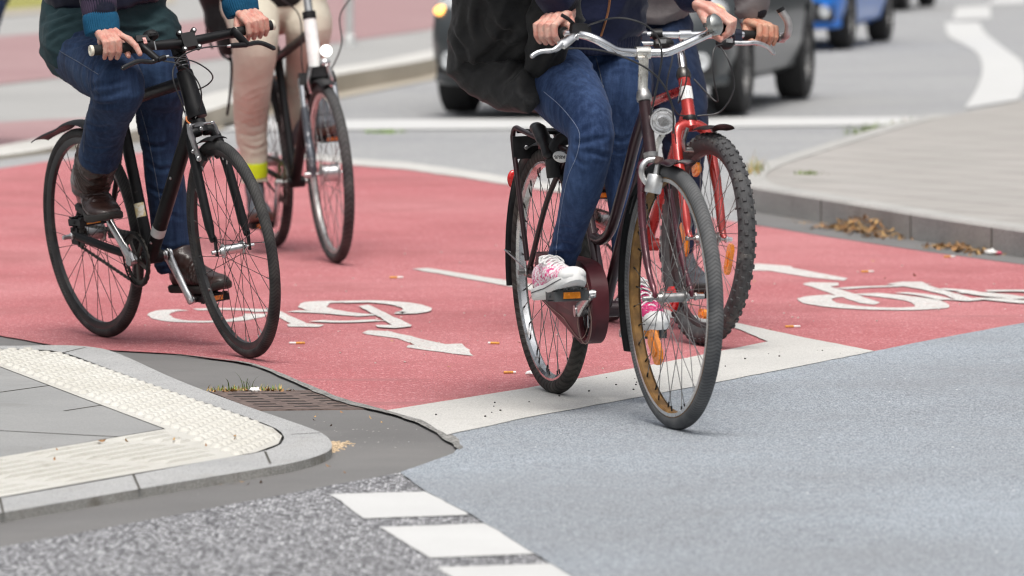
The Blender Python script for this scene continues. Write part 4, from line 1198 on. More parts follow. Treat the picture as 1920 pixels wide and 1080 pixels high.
    fl = obj("frame_lock", mb, mat("lock_black", (.016, .016, .017), .45, var=.3, bmp=.3), root)
    bvh = bvh_of(MB().add([p + base_of(root) for p in [v.co for v in fl.data.vertices]], [tuple(p.vertices) for p in fl.data.polygons]))
    # black sheath hanging over the rack
    mb = MB(); mb.ctube([L(.05, .768, .050), L(.12, .768, .062), L(.20, .735, .070), L(.24, .70, .072)], [(.016, .018)] * 7 + [(.020, .022)] * 6 + [(.014, .016)] * 6, seg=14, round_cap=True)
    obj("lock_sheath", mb, bpy.data.materials["lock_black"], root)
    # oval badge reading ABUS (it hangs upside down)
    bcn = P(1052, 294, .100); bx_ = (u * .60 - s * .80).normalized(); bz_ = (w * .93 - bx_ * .22).normalized(); bn = bz_.cross(bx_); bn = bn if bn.dot(CAM - bcn) > 0 else -bn
    bcn = bcn + bn * .006
    mb = MB(); mb.ell(bcn, bx_, bz_, bn, .022, .0165, .004, 24, 8); bd = obj("lock_badge", mb, M_whitep, fl)
    mb = MB(); mb.ell(bcn + bn * .0012, bx_, bz_, bn, .0185, .0135, .004, 24, 8); obj("badge_field", mb, M_blackpl, bd) if False else None
    cu = bpy.data.curves.new("t", 'FONT'); cu.body = "ABUS"; cu.size = .0135; cu.align_x = 'CENTER'; cu.align_y = 'CENTER'; cu.extrude = .0006
    to = bpy.data.objects.new("t", cu); COL.objects.link(to); dg = bpy.context.evaluated_depsgraph_get()
    tm = bpy.data.meshes.new_from_object(to.evaluated_get(dg)); bpy.data.objects.remove(to)
    X = -bx_; Y = -bz_
    if X.cross(Y).dot(bn) < 0: X = -X
    mb = MB(); mb.v = [bcn + bn * .0043 + X * v.co.x + Y * v.co.y + bn * v.co.z for v in tm.vertices]; mb.f = [tuple(p.vertices) for p in tm.polygons]; mb.m = [0] * len(mb.f)
    bpy.data.meshes.remove(tm); obj("badge_lettering", mb, M_blackpl, fl)
    # chain guard: flat teardrop box with an open window over the chainring
    O_ = [P(x, y, .078) for x, y in cr([(1006, 472), (1040, 478), (1078, 487), (1097, 500), (1108, 530), (1111, 570), (1110, 606), (1104, 634), (1094, 645), (1082, 637), (1050, 601), (1020, 567), (1001, 541), (1000, 529)], 4)]
    wc = P(1098, 600, .078); n = len(O_)
    ring = []
    for p_ in O_:
        l = B.loc(p_); c_ = B.loc(wc); an = math.atan2(l.y - c_.y, l.x - c_.x); ring.append(wc + u * (.062 * math.cos(an)) + w * (.062 * math.sin(an)))
    d = -s * .048; bev = .006; cen = L(.40, .31, .078)
    Oi = [p_ + (cen - p_).normalized() * bev + s * .003 for p_ in O_]
    vs = O_ + Oi + ring + [p_ + d for p_ in O_] + [p_ - s * .012 for p_ in ring]
    fs_ = []
    for i in range(n):
        j = (i + 1) % n
        fs_ += [(i, j, n + j, n + i), (n + i, n + j, 2 * n + j, 2 * n + i), (i, 3 * n + i, 3 * n + j, j), (2 * n + i, 2 * n + j, 4 * n + j, 4 * n + i)]
    mb = MB(); mb.add(vs, fs_); cg = obj("chain_guard", mb, M_guard, root)
    line_m = mat("guard_pinstripe", (.30, .20, .17), .5)
    mb = MB(); ring2 = [wc + u * (.066 * math.cos(2 * PI * k / 40)) + w * (.066 * math.sin(2 * PI * k / 40)) + s * .0035 for k in range(41)]
    mb.tube(ring2, .0012, 5, cap=False); obj("pinstripe", mb, line_m, cg)
    mb = MB(); S2 = [p_ + (cen - p_).normalized() * .022 + s * .0035 for p_ in O_[4:-4]]; mb.tube(S2, .0010, 5, cap=False); obj("pinstripe", mb, line_m, cg)
    cp = bb + s * .052; mb = chainring_mesh(cp, s, .066, 36)
    obj("chainring", mb, M_alu, root)
    mb = MB(); mb.disc(cp - s * .02, s, .060, .004, 30); obj("guard_backplate", mb, M_blackpl, cg)
    e1 = P(1110, 551, .094); e2 = L(.400, .200, -.086)
    mb = MB(); mb.tube([bb - s * .066, bb + s * .078], .0115, 14); obj("crank_axle", mb, M_steel, root)
    crank(root, bb + s * .078, e1, s, M_alu, .022, .018); crank(root, bb - s * .066, e2, s, M_alu, .022, .018)
    p1 = pedal(root, e1 + s * .008, s, u, w, m_ref=M_orange, m_body=mat("grey_pedal_plastic", (.055, .058, .06), .5, var=.3), th=.032, w=.098, tilt=.05)
    p2 = pedal(root, e2 - s * .008, -s, u, w, m_ref=M_orange, m_body=bpy.data.materials["grey_pedal_plastic"], th=.032)
    mb = MB(); mb.tube([hubR + s * .072, hubR + s * .098], [.008, .007], 12); mb.disc(hubR + s * .076, s, .012, .008, 6); obj("axle_nut", mb, M_steel, root)
    # amber spoke reflector near the bottom of the front wheel
    def refl(w_, x, y, ln, wd, m, lab=None, off=0.0):
        pl = wf.matrix_local
        c = fc; d = ray(x, y); nn = -fs; t = (c - CAM).dot(nn) / d.dot(nn); h = CAM + d * t - c
        X = fu; Z = X.cross(-fs); a = math.atan2(h.dot(Z), h.dot(X)); r = math.hypot(h.dot(X), h.dot(Z))
        return spoke_reflector(w_, a, r, ln, wd, m, off, lab)
    refl(wf, 1229, 651, .105, .056, M_orange)
    # front axle nuts
    mb = MB(); mb.tube([fc - fs * .062, fc - fs * .088], [.008, .0065], 12); mb.disc(fc - fs * .064, fs, .011, .008, 6); obj("axle_nut", mb, M_steel, root)
    mb = MB(); mb.tube([fc + fs * .062, fc + fs * .086], [.008, .0065], 12); mb.disc(fc + fs * .064, fs, .011, .008, 6); obj("axle_nut", mb, M_steel, root)
    mb = MB(); mb.tube([stT, L(.205, .86)], .0125, 14); obj("seat_post", mb, M_steel, root)
    saddle(root, L(.165, .845), u, s, w, .27, .2)
    return dict(root=root, bar=barc, rpts=rpts, lpts=lpts, ped=(p1, p2), fu=fu, fs=fs)
KB = bike_burgundy()

# ---------------------------------------------------------------- red bicycle behind it
def bike_red():
    B = BC; u, s, w = B.u, B.s, B.w; P = B.p; L = B.L
    root = thing("bicycle", "bright red bicycle with knobbly front tyre half hidden behind the burgundy one", "bicycle", tuple(B.O))
    R = .340; hubR = L(0, R); htT = L(.838, .842); htB = L(.893, .725); ax = (htT - htB).normalized()
    fu, fs = steer(B, 6, ax)
    fc = L(B.wb - .012, R)
    make_wheel(root, hubR, u, s, R, .026, M_tyre_c, M_rim_d, M_steel, M_spoke_s, 36, hub_r=.02, flange=.03, phase=.1, hub_w=.08)
    wf = make_wheel(root, fc, fu, fs, R - .004, .0275, M_tyre_c, mat("red_black_rim", (.05, .03, .03), .35, .3, var=.3), M_steel, M_spoke_s, 36, hub_r=.014, flange=.022, phase=.06, hub_w=.075, knobs=True)
    bb = L(.44, .285)
    stT = L(.27, .74)
    mb = MB(); mb.tube([htB - ax * .015, htB, htT, htT + ax * .004], [.021, .0205, .0195, .0205], 20)
    mb.tube([htT - ax * .035, stT - w * .02], .0155, 16); mb.tube([htB + ax * .03, bb], .0175, 16); mb.tube([bb, stT + w * .03], .0155, 16)
    mb.tube([bb - s * .037, bb + s * .037], .022, 20)
    for k in (1, -1):
        mb.ctube([bb - u * .02 + s * .022 * k, bb.lerp(hubR, .4) + s * .045 * k, hubR + s * .066 * k], .010, seg=12)
        mb.ctube([stT + s * .016 * k, stT.lerp(hubR, .45) + s * .05 * k, hubR + s * .066 * k], .008, seg=12)
    obj("frame", mb, M_redp, root)
    mb = MB(); mb.lathe([(-.022, .0212), (.022, .0208)], htB.lerp(htT, .58), ax, 18, closed=False, a0=-1.5, a1=1.2, e1=u); obj("head_badge", mb, M_whitep, root)
    mb = MB(); mb.box(htB.lerp(htT, .60) + u * .0222, s, ax, u, .012, .026, .001); obj("badge_emblem", mb, mat("badge_grey", (.25, .25, .27), .4), root)
    obj("crown_race", MB().tube([htB - ax * .022, htB - ax * .012, htB - ax * .004], [.022, .0245, .022], 20), M_blackpl, root)
    mb = MB(); mb.tube([htT, htT + ax * .010, htT + ax * .024, htT + ax * .036], [.022, .0245, .022, .0165], 20)
    obj("headset", mb, mat("dark_headset", (.10, .095, .09), .35, .8), root)
    mb = MB(); ck = htB - ax * .030
    mb.tube([htB - ax * .02, ck - ax * .012], [.020, .022], 18)
    for k in (1, -1):
        e = fc + fs * .060 * k; t = ck - ax * .045 + fs * .055 * k
        mb.ctube([ck - ax * .006, ck - ax * .006 + fs * .030 * k, t, t.lerp(e, .5) + fs * .004 * k, e + w * .03 - fu * .02, e], [.0185] * 12 + [.0165] * 6 + [.0145] * 6 + [.0115] * 7, seg=14)
    obj("fork", mb, M_redp, root)
    mb = MB(); mb.tube([fc - fs * .06, fc - fs * .085], [.0085, .007], 12); mb.disc(fc - fs * .066, fs, .012, .008, 6); obj("axle_nut", mb, M_alu, root)
    barc = P(1283, 66); a0 = B.loc(barc).x; q = lambda x, y, o: B.pa(x, y, a0 + o)
    mb = MB(); mb.tube([htT + ax * .03, htT + ax * .10, barc - ax * .03 - u * .02], [.0135, .0135, .015], 16); mb.tube([barc - ax * .035 - u * .02, barc], [.015, .013], 14); mb.tube([barc - s * .02, barc + s * .02], .0175, 16)
    obj("stem", mb, M_chrome, root)
    gL = q(1456, 70, -.035); gR = q(1116, 70, -.035); iL = q(1386, 65, 0); iR = q(1200, 66, 0)
    mb = MB(); mb.ctube([gR, iR, barc, iL, gL], .0125, seg=14); hb = obj("handlebar", mb, M_chrome, root)
    for g, i_, k in ((gR, iR, 1), (gL, iL, -1)):
        d = (g - i_).normalized(); mb = MB(); mb.tube([g - d * .13, g], .0165, 16); obj("grip", mb, M_rubber, hb)
        # curved bar end
        pts = [g, g + d * .018, g + d * .022 + u * .05 + w * .012, g + d * .018 + u * .07 + w * .05, g - d * .004 + u * .06 + w * .085]
        mb = MB(); mb.ctube(pts, .0125, seg=14); mb.tube([g + d * .004, g + d * .028], .0165, 14)
        be = obj("bar_end", mb, M_steel if False else mat("bar_end_alloy", (.45, .43, .42), .35, .8) if "bar_end_alloy" not in bpy.data.materials else bpy.data.materials["bar_end_alloy"], hb)
        mb = MB(); mb.tube([pts[-1], pts[-1] + (pts[-1] - pts[-2]).normalized() * .012], .0135, 14); obj("end_plug", mb, M_blackpl, be)
    for k, i_, g in ((1, iR, gR), (-1, iL, gL)):
        d = (g - i_).normalized(); c = g - d * .155
        mb = MB(); mb.tube([c - d * .012, c + d * .012], .018, 16); mb.box(c + u * .015 - w * .012, d, u, w, .03, .03, .022, .8)
        bm_ = obj("brake_mount", mb, mat("navy_black_plastic", (.012, .014, .028), .35) if "navy_black_plastic" not in bpy.data.materials else bpy.data.materials["navy_black_plastic"], hb)
        lp = [c + u * .035 - w * .028 - d * .02, c + u * .045 - w * .026 + d * .02, c + u * .05 - w * .022 + d * .06, c + u * .05 - w * .032 + d * .10, c + u * .052 - w * .052 + d * .125]
        mb = MB(); mb.ctube(lp, [(.0075, .0055)] * 25, seg=10); mb.ell(lp[-1], s, u, w, .006, .006, .006, 10, 6); obj("brake_lever", mb, M_alu, bm_)
        c2 = c - d * .045
        mb = MB(); mb.tube([c2 - d * .016, c2 + d * .016], .0185, 16); mb.ell(c2 + u * .03 - w * .03 - d * .01, d, u, w, .035, .022, .022, 16, 10)
        sh_ = obj("shifter", mb, M_blackpl, hb)
        mb = MB(); mb.box(c2 + u * .046 - w * .022, d, w, u, .036, .016, .012, .7); obj("shifter_plate", mb, M_alu, sh_)
        cable(root, [c + u * .035 - w * .028 - d * .03, c2 + u * .06 - w * .05 - d * .06, c2 + u * .08 - w * .14 - d * .07, c2 + u * .06 - w * .22 - d * .05, htT + u * .04 + s * .02 * k], .0026)
        cable(root, [c2 + u * .03 - w * .03 - d * .04, c2 + u * .09 - w * .08 - d * .02, c2 + u * .10 - w * .17 - d * .0, c2 + u * .07 - w * .25 - d * .04, htB + u * .03 + s * .018 * k], .0026)
    # cantilever brake bosses
    for k in (1, -1):
        c = wheel_pt(B, B.wb, R, 1.95, R - .04) + fs * .045 * k
        mb = MB(); mb.ctube([c, c + w * .03 + fs * .012 * k + fu * .02, c + w * .07 + fs * .0 * k + fu * .02], [(.009, .006)] * 13, seg=10); mb.tube([c - fs * .03 * k, c + fu * .0], .008, 10)
        obj("brake_arm", mb, M_steel, root)
    cable(root, [q(1262, 215, .1), q(1264, 240, .12), q(1268, 268, .12)], .002)
    mudguard(root, B, B.wb, R, R + .022, 1.32, 1.78, .075, M_blackpl, u=fu, s=fs, c=fc, flare=lambda t: .02 * max(0, 1 - t / .5) ** 2)
    def refl(x, y, ln, wd, m, off=0.0):
        d = ray(x, y); nn = -fs; t = (fc - CAM).dot(nn) / d.dot(nn); h = CAM + d * t - fc
        X = fu; Z = X.cross(-fs); a = math.atan2(h.dot(Z), h.dot(X)); r = math.hypot(h.dot(X), h.dot(Z))
        return spoke_reflector(wf, a, r, ln, wd, m, off)
    refl(1293, 450, .11, .060, M_orange, -.02); refl(1367, 486, .10, .035, M_orange); refl(1318, 588, .05, .03, M_orange); refl(1306, 318, .05, .035, M_orange)
    o = refl(1277, 561, .085, .055, M_redref, -.03); o["label"] = "red oval reflector"
    cp = bb + s * .05
    obj("chainring", chainring_mesh(cp, s, .08, 42), M_darksteel, root); obj("rear_cog", chainring_mesh(hubR + s * .046, s, .04, 18), M_darksteel, root); chain(root, cp, .08, hubR + s * .046, .04, s, w, M_darksteel)
    e1 = L(.405, .45, .085); e2 = L(.475, .12, -.085)
    mb = MB(); mb.tube([bb - s * .065, bb + s * .07], .0115, 14); obj("crank_axle", mb, M_steel, root)
    crank(root, bb + s * .07, e1, s, M_alu); crank(root, bb - s * .065, e2, s, M_alu)
    p1 = pedal(root, e1, s, u, w, m_ref=M_orange); p2 = pedal(root, e2, -s, u, w, m_ref=M_orange)
    mb = MB(); mb.tube([stT, L(.235, .91)], .0125, 14); obj("seat_post", mb, M_steel, root)
    saddle(root, L(.205, .925), u, s, w)
    return dict(root=root, bar=barc, gR=gR, gL=gL, iR=iR, iL=iL, ped=(p1, p2), fu=fu, fs=fs)
KC = bike_red()

# ---------------------------------------------------------------- white and black trekking bicycle behind
def bike_trek():
    B = BD; u, s, w = B.u, B.s, B.w; P = B.p; L = B.L
    root = thing("bicycle", "dark trekking bicycle with white head tube behind the black one, out of focus", "bicycle", tuple(B.O))
    R = .354; hubR = L(0, R); fc = L(B.wb, R); htT = L(.915, .935); htB = L(.95, .775); ax = (htT - htB).normalized()
    fu, fs = steer(B, -1, ax)
    make_wheel(root, hubR, u, s, R, .021, M_tyre_d, M_rim_d, M_steel, M_spoke_s, 36, hub_r=.022, flange=.032, phase=.1, hub_w=.08)
    make_wheel(root, fc, fu, fs, R, .021, M_tyre_d, M_rim_d, M_alu, M_spoke_s, 36, hub_r=.034, flange=.042, phase=.06, hub_w=.075)
    bb = L(.455, .29); stT = L(.27, .80)
    mb = MB(); mb.tube([htB - ax * .02, htB, htT, htT + ax * .02], [.027, .027, .026, .024], 20)
    obj("head_tube", mb, M_whitep, root)
    mb = MB(); mb.tube([htB + ax * .03, bb], [.024, .022], 16); mb.tube([bb, stT + w * .03], .017, 16); mb.tube([htT - ax * .03, stT - w * .02], .018, 16)
    mb.tube([bb - s * .037, bb + s * .037], .023, 20)
    for k in (1, -1):
        mb.ctube([bb - u * .02 + s * .022 * k, bb.lerp(hubR, .4) + s * .045 * k, hubR + s * .066 * k], .011, seg=12)
        mb.ctube([stT + s * .016 * k, stT.lerp(hubR, .45) + s * .05 * k, hubR + s * .066 * k], .009, seg=12)
    obj("frame", mb, M_blackp, root)
    mb = MB(); mb.lathe([(0, .0178), (.02, .0178)], bb.lerp(stT, .80), (stT - bb).normalized(), 16, closed=False); obj("frame_sticker", mb, M_orange, root)
    mb = MB(); mb.lathe([(0, .0182), (.16, .0182)], bb.lerp(stT, .40), (stT - bb).normalized(), 16, closed=False); obj("frame_sticker", mb, mat("silver_frame_decal", (.35, .36, .36), .35, .4, dirt=(.03, .03, .03), dirt_amt=(.5, .55), dirt_scale=30), root)
    # suspension fork: dark crown, silver stanchions, pale lowers
    mb = MB(); ck = htB - ax * .05; mb.tube([htB - ax * .02, ck], .024, 16); mb.box(ck, fs, fu, ax, .15, .045, .045, .9)
    fk = obj("fork_crown", mb, M_blackpl, root)
    for k in (1, -1):
        t = ck + fs * .062 * k; e = fc + fs * .068 * k
        mb = MB(); mb.tube([t, t.lerp(e, .32)], .0145, 14); obj("stanchion", mb, M_chrome, root)
        mb = MB(); mb.ctube([t.lerp(e, .30), t.lerp(e, .6), e + w * .05, e - w * .01], [.0165] * 12 + [.0135] * 7, seg=14); obj("fork_leg", mb, mat("fork_lower_grey", (.085, .095, .11), .35, .5, dirt=(.45, .46, .47), dirt_amt=(.55, .62), dirt_scale=14) if "fork_lower_grey" not in bpy.data.materials else bpy.data.materials["fork_lower_grey"], root)
    mb = MB(); mb.tube([fc + fs * .06, fc + fs * .10], .012, 12); obj("skewer", mb, M_alu, root)
    barc = htT + ax * .17 + u * .03
    mb = MB(); mb.tube([htT + ax * .02, htT + ax * .05], .027, 16); obj("headset", mb, M_blackpl, root)
    mb = MB(); mb.tube([htT + ax * .05, htT + ax * .17], .017, 14); mb.tube([htT + ax * .16, barc], .017, 12); obj("stem", mb, M_alu, root)
    gR = barc + s * .30 - u * .06 + w * .01; gL = barc - s * .30 - u * .06 + w * .01
    mb = MB(); mb.ctube([gR, barc + s * .12, barc, barc - s * .12, gL], .0125, seg=12); hb = obj("handlebar", mb, M_blackp, root)
    for g, k in ((gR, 1), (gL, -1)):
        d = (s * k - u * .3).normalized(); mb = MB(); mb.tube([g - d * .12, g], .0165, 14); obj("grip", mb, M_rubber, hb)
    cable(root, [barc - s * .16 + u * .03, barc - s * .19 + u * .12 - w * .02, L(1.0, .97, -.105), L(1.0, .85, -.10), L(.98, .74, -.05)], .003)
    cable(root, [barc + s * .16 + u * .03, barc + s * .14 + u * .12 - w * .05, L(1.0, .97, .06), L(.98, .80, .06), L(.97, .70, .05)], .003)
    # glowing headlamp and round reflector housing under the head tube
    ml, t, b = node_mat("lit_lamp"); b.inputs["Emission Color"].default_value = (1, .97, .9, 1); b.inputs["Emission Strength"].default_value = 3.0
    lc = B.pa(611, 95, .99); mb = MB(); mb.lathe([(-.05, .0001), (-.045, .014), (-.01, .022), (.008, .023)], lc, fu, 24, closed=False); lp = obj("headlamp", mb, M_whitep, root)
    mb = MB(); mb.lathe([(.006, .0225), (.012, .014), (.014, .0001)], lc, fu, 24, closed=False); obj("lamp_glass", mb, ml, lp)
    lc = B.pa(609, 118, .99); mb = MB(); mb.ell(lc, fs, fu, w, .022, .02, .020, 16, 10); obj("lamp_mount", mb, M_alu, root)
    mb = MB(); mb.box(B.pa(598, 134, .985), fs, fu, w, .10, .05, .04, .8); mb.tube([B.pa(606, 112, .97), B.pa(600, 138, .97)], .012, 10); obj("lamp_bracket", mb, M_blackpl, root)
    for k in (1, -1):
        c = wheel_pt(B, B.wb, R, 1.8, R - .03) + fs * .035 * k
        mb = MB(); mb.ctube([c, c + w * .05 + fu * .02 + fs * .01 * k, c + w * .10 + fu * .02], [(.010, .007)] * 13, seg=10); obj("brake_arm", mb, M_alu, root)
    mudguard(root, B, B.wb, R, R + .018, 1.25, 2.9, .06, M_blackpl, u=fu, s=fs, c=fc); mudguard(root, B, 0, R, R + .018, .5, 3.2, .06, M_blackpl)
    cp = bb + s * .05
    obj("chainring", chainring_mesh(cp, s, .085, 44), M_darksteel, root); obj("rear_cog", chainring_mesh(hubR + s * .046, s, .04, 18), M_darksteel, root); chain(root, cp, .085, hubR + s * .046, .04, s, w, M_darksteel)
    e1 = L(.415, .125, .085); e2 = L(.495, .455, -.085)
    mb = MB(); mb.tube([bb - s * .065, bb + s * .07], .0115, 14); obj("crank_axle", mb, M_steel, root)
    crank(root, bb + s * .07, e1, s, M_alu, .026, .02); crank(root, bb - s * .065, e2, s, M_alu, .026, .02)
    p1 = pedal(root, e1, s, u, w, m_ref=M_orange); p2 = pedal(root, e2, -s, u, w, m_ref=M_orange)
    mb = MB(); mb.tube([stT, L(.235, .94)], .0135, 14); obj("seat_post", mb, M_steel, root)
    saddle(root, L(.205, .955), u, s, w, .28, .19)
    return dict(root=root, bar=barc, gR=gR, gL=gL, ped=(p1, p2), fu=fu, fs=fs)
KD = bike_trek()

# ================================================================== PEOPLE
def skin_mat(name, col, red):
    m, t, b = node_mat(name)
    f, _ = noise_fac(t, 38, 4, .38, .62); f2, raw = noise_fac(t, 260, 4, .3, .7)
    c = mixc(t, f, col, red)
    c = mixc(t, f2, c, tuple(q * .93 for q in col)) if False else c
    t.links.new(c, b.inputs["Base Color"]); b.inputs["Roughness"].default_value = .48
    b.inputs["Subsurface Weight"].default_value = .12; b.inputs["Subsurface Radius"].default_value = (.012, .004, .002); b.inputs["Subsurface Scale"].default_value = .5
    b.inputs["Specular IOR Level"].default_value = .4
    bump(t, b, raw, .25, .0008)
    return m
M_skin_a = skin_mat("skin_pinkish", (.55, .335, .27), (.50, .21, .165))
M_skin_b = skin_mat("skin_fair", (.60, .375, .305), (.55, .24, .19))
M_skin_c = skin_mat("skin_tanned", (.54, .315, .22), (.50, .21, .14))
def cloth(name, col, fade=None, weave=700, bmp=.25, rough=.85, stretch=None, fade_rng=(.45, .75), fscale=9, sheen=.04, streak=0.0):
    m, t, b = node_mat(name)
    f, _ = noise_fac(t, fscale, 5, *fade_rng, stretch=stretch)
    c = mixc(t, f, col, fade or tuple(q * 1.25 for q in col))
    if streak:
        f3, _ = noise_fac(t, 55, 4, .42, .72, stretch=(1, 1, .09), rough=.7)
        sc_ = N(t, "ShaderNodeMath", operation='MULTIPLY'); sc_.inputs[1].default_value = streak; t.links.new(f3, sc_.inputs[0])
        c = mixc(t, sc_.outputs[0], c, tuple(min(1, q * 2.2 + .02) for q in (fade or col)))
    t.links.new(c, b.inputs["Base Color"]); b.inputs["Roughness"].default_value = rough
    b.inputs["Sheen Weight"].default_value = sheen; b.inputs["Specular IOR Level"].default_value = .15
    _, h = noise_fac(t, weave, 3); nb = bump(t, b, h, bmp, .001)
    _, h2 = noise_fac(t, 42, 3, stretch=(1, 1, 1.6)); bump(t, b, h2, .35, .006, nb)
    return m
M_denim_a = cloth("dark_denim", (.011, .021, .052), (.022, .046, .100), streak=.28, fscale=6)
M_denim_b = cloth("mid_blue_denim", (.017, .034, .088), (.036, .066, .145), streak=.34, fscale=3.2)
M_denim_c = cloth("navy_denim", (.010, .018, .045), (.018, .032, .070), streak=.2)
M_beige = cloth("beige_cotton", (.57, .53, .435), (.65, .61, .51), streak=.0, weave=400)
M_teal = cloth("dark_teal_jersey", (.022, .045, .052), (.035, .066, .074), fscale=5)
M_navyj = cloth("navy_jacket_nylon", (.010, .013, .036), (.018, .022, .052), rough=.5, bmp=.1)
M_leather = cloth("dark_navy_leather", (.010, .011, .022), (.022, .024, .042), rough=.34, bmp=.1, sheen=0)
M_greyj = cloth("grey_jacket", (.17, .155, .155), (.23, .21, .21), rough=.7)
M_blackj = cloth("black_jacket", (.012, .012, .013), (.022, .022, .023), rough=.6)
M_ribnavy = cloth("plum_navy_ribbing", (.042, .030, .056), (.062, .046, .075), bmp=.4)
M_bluerib = cloth("petrol_blue_knit", (.006, .060, .125), (.012, .085, .165), bmp=.5)
M_ribblack = cloth("black_ribbing", (.012, .011, .015), (.02, .018, .024), bmp=.4)
M_boot = mat("brown_leather", (.030, .013, .010), .36, var=.45, vscale=16, coat=.2, dirt=(.062, .036, .030), dirt_amt=(.58, .78), dirt_scale=14, bmp=.25, bscale=160)
M_sole = mat("dark_rubber_sole", (.022, .019, .017), .7)
M_white_rubber = mat("white_rubber", (.74, .74, .73), .5, var=.06, dirt=(.50, .48, .45), dirt_amt=(.6, .85), dirt_scale=30)
M_pink = M_pink
M_canvas = mat("pink_canvas", (.60, .055, .21), .8, var=.3, vscale=70, dirt=(.78, .72, .74), dirt_amt=(.46, .50), dirt_scale=130)
M_canvas_p = mat("deep_pink_canvas", (.55, .035, .16), .8, var=.3, vscale=70, dirt=(.78, .66, .70), dirt_amt=(.58, .62), dirt_scale=130)
M_canvas_w = mat("white_canvas", (.76, .74, .75), .8, var=.05)
M_greyshoe = mat("grey_trekking_shoe", (.075, .082, .095), .7, var=.35)
M_brownsole = mat("brown_sole", (.075, .032, .022), .6)
M_neon = mat("neon_yellow_band", (.74, .95, .02), .5, var=.06)
M_hair = mat("brown_hair", (.06, .035, .02), .5, var=.4, vscale=80, stretch=(1, 1, .1))
M_thread = mat("seam_thread", (.16, .19, .26), .8); M_thread_d = mat("dull_seam_thread", (.07, .085, .12), .8)
M_eye = mat("eye_white", (.75, .74, .72), .2)

def hand_pieces(mb, P, X, Y, Z, fingers=None, wrist=None, fore=None, sc_=1.0, rot=0.0, thumb=None):
    """a hand closed round a bar at P; X towards the index finger, Y knuckle side, Z up"""
    rot = -rot if X.cross(Y).dot(Z) > 0 else rot
    Rm = Matrix.Rotation(rot, 3, X); Y = Rm @ Y; Z = Rm @ Z
    W = lambda q: P + (X * q[0] + Y * q[1] + Z * q[2]) * sc_
    xs = (.0320, .0110, -.0098, -.0292); k_ = (1.0, 1.03, 1.0, .86)
    mcp = []
    for i in range(4):
        k = k_[i]; x = xs[i]
        rise = (.0, .0025, .0015, -.003)[i]
        ch = [(x * .95, -.006, .0395 + rise), (x * 1.06, .034 * k, .0225), (x * 1.06, .0315 * k, -.006), (x * 1.02, .011, -.0265 * (.5 + .5 * k))]
        if fingers and i in fingers: ch = [ch[0]] + fingers[i]
        pts = [W(q) for q in ch]; r = [.0118 * k, .0110 * k, .0098 * k, .0082 * k]
        mb.tube([pts[0], pts[0].lerp(pts[1], .5), pts[1], pts[1].lerp(pts[2], .5), pts[2], pts[2].lerp(pts[3], .55), pts[3]],
                [q * sc_ for q in (r[0], r[0] * .87, r[1] * 1.03, r[1] * .90, r[2] * 1.02, r[2] * .95, r[3])], 14, round_cap=True)
        mb.ell(pts[0], X, Y, Z, .0125 * k * sc_, .0140 * sc_, .0115 * sc_, 12, 8)
        mcp.append(pts[0])
    wr = W(wrist or (-.002, -.074, .058))
    for i, p_ in enumerate(mcp):
        e = wr + X * ((.020, .007, -.006, -.018)[i] * sc_)
        mb.tube([p_, p_.lerp(e, .5) + Z * .002, e], [.0125 * sc_, .0140 * sc_, .0145 * sc_], 12, round_cap=True)
    mb.tube([W((.022, -.022, .026)), W((-.022, -.022, .024))], [.017 * sc_, .0165 * sc_], 14, round_cap=True)
    mb.tube([W((.016, -.048, .040)), W((-.016, -.048, .040))], [.0175 * sc_, .0165 * sc_], 14, round_cap=True)
    th = [W(q) for q in (thumb or [(.014, -.060, .046), (.040, -.034, .018), (.050, -.006, -.012), (.047, .016, -.0255)])]
    mb.tube([th[0], th[0].lerp(th[1], .5), th[1], th[1].lerp(th[2], .5), th[2], th[2].lerp(th[3], .6), th[3]], [q * sc_ for q in (.0165, .0150, .0125, .0108, .0112, .0098, .0078)], 14, round_cap=True)
    if fore is not None:
        d = (V(fore) - wr).normalized()
        mb.tube([wr - d * .012, wr + d * .03, wr + d * .10, wr + d * .14], [(.0275 * sc_, .021 * sc_), (.0275 * sc_, .0215 * sc_), (.032 * sc_, .028 * sc_), (.034 * sc_, .031 * sc_)], 16, ref=X, round_cap=True)
    return wr

def limb_fold(lines, amp, joints, seed=0, freq=26.0, base=.35, sig=.085):
    """lines: list of centre lines (with >=2 points); joints: (line, arc length, strength)"""
    data = []
    for L in lines:
        acc = [0.0]
        for a, b in zip(L[:-1], L[1:]): acc.append(acc[-1] + (b - a).length)
        data.append((L, acc))
    def fn(p, n):
        best = None
        for li, (L, acc) in enumerate(data):
            for i in range(len(L) - 1):
                a, b = L[i], L[i + 1]; d = b - a; l2 = d.length_squared
                k = max(0, min(1, (p - a).dot(d) / l2)) if l2 else 0
                q = a + d * k; dist = (p - q).length_squared
                if best is None or dist < best[0]: best = (dist, li, acc[i] + k * d.length, d, p - q)
        _, li, t, d, rv = best
        g = base
        for jl, jt, js in joints:
            if jl == li: g += js * math.exp(-((t - jt) / sig) ** 2)
        ang = math.atan2(rv.y, rv.x)
        wob_ = noise.noise(p * 6 + V((seed, 0, 0)))
        q1 = V((t * freq + 1.6 * math.sin(ang + seed) + wob_ * 1.4, rv.x * 9 + seed, rv.y * 9))
        ridge = 1 - abs(noise.noise(q1)) * 2.6
        ridge = ridge * abs(ridge) * (.5 + .9 * max(0, noise.noise(p * 8 + V((0, 0, seed))) + .35))
        return amp * g * ridge * 1.25 + amp * .9 * noise.noise(p * 10 + V((0, seed, 0)))
    return fn
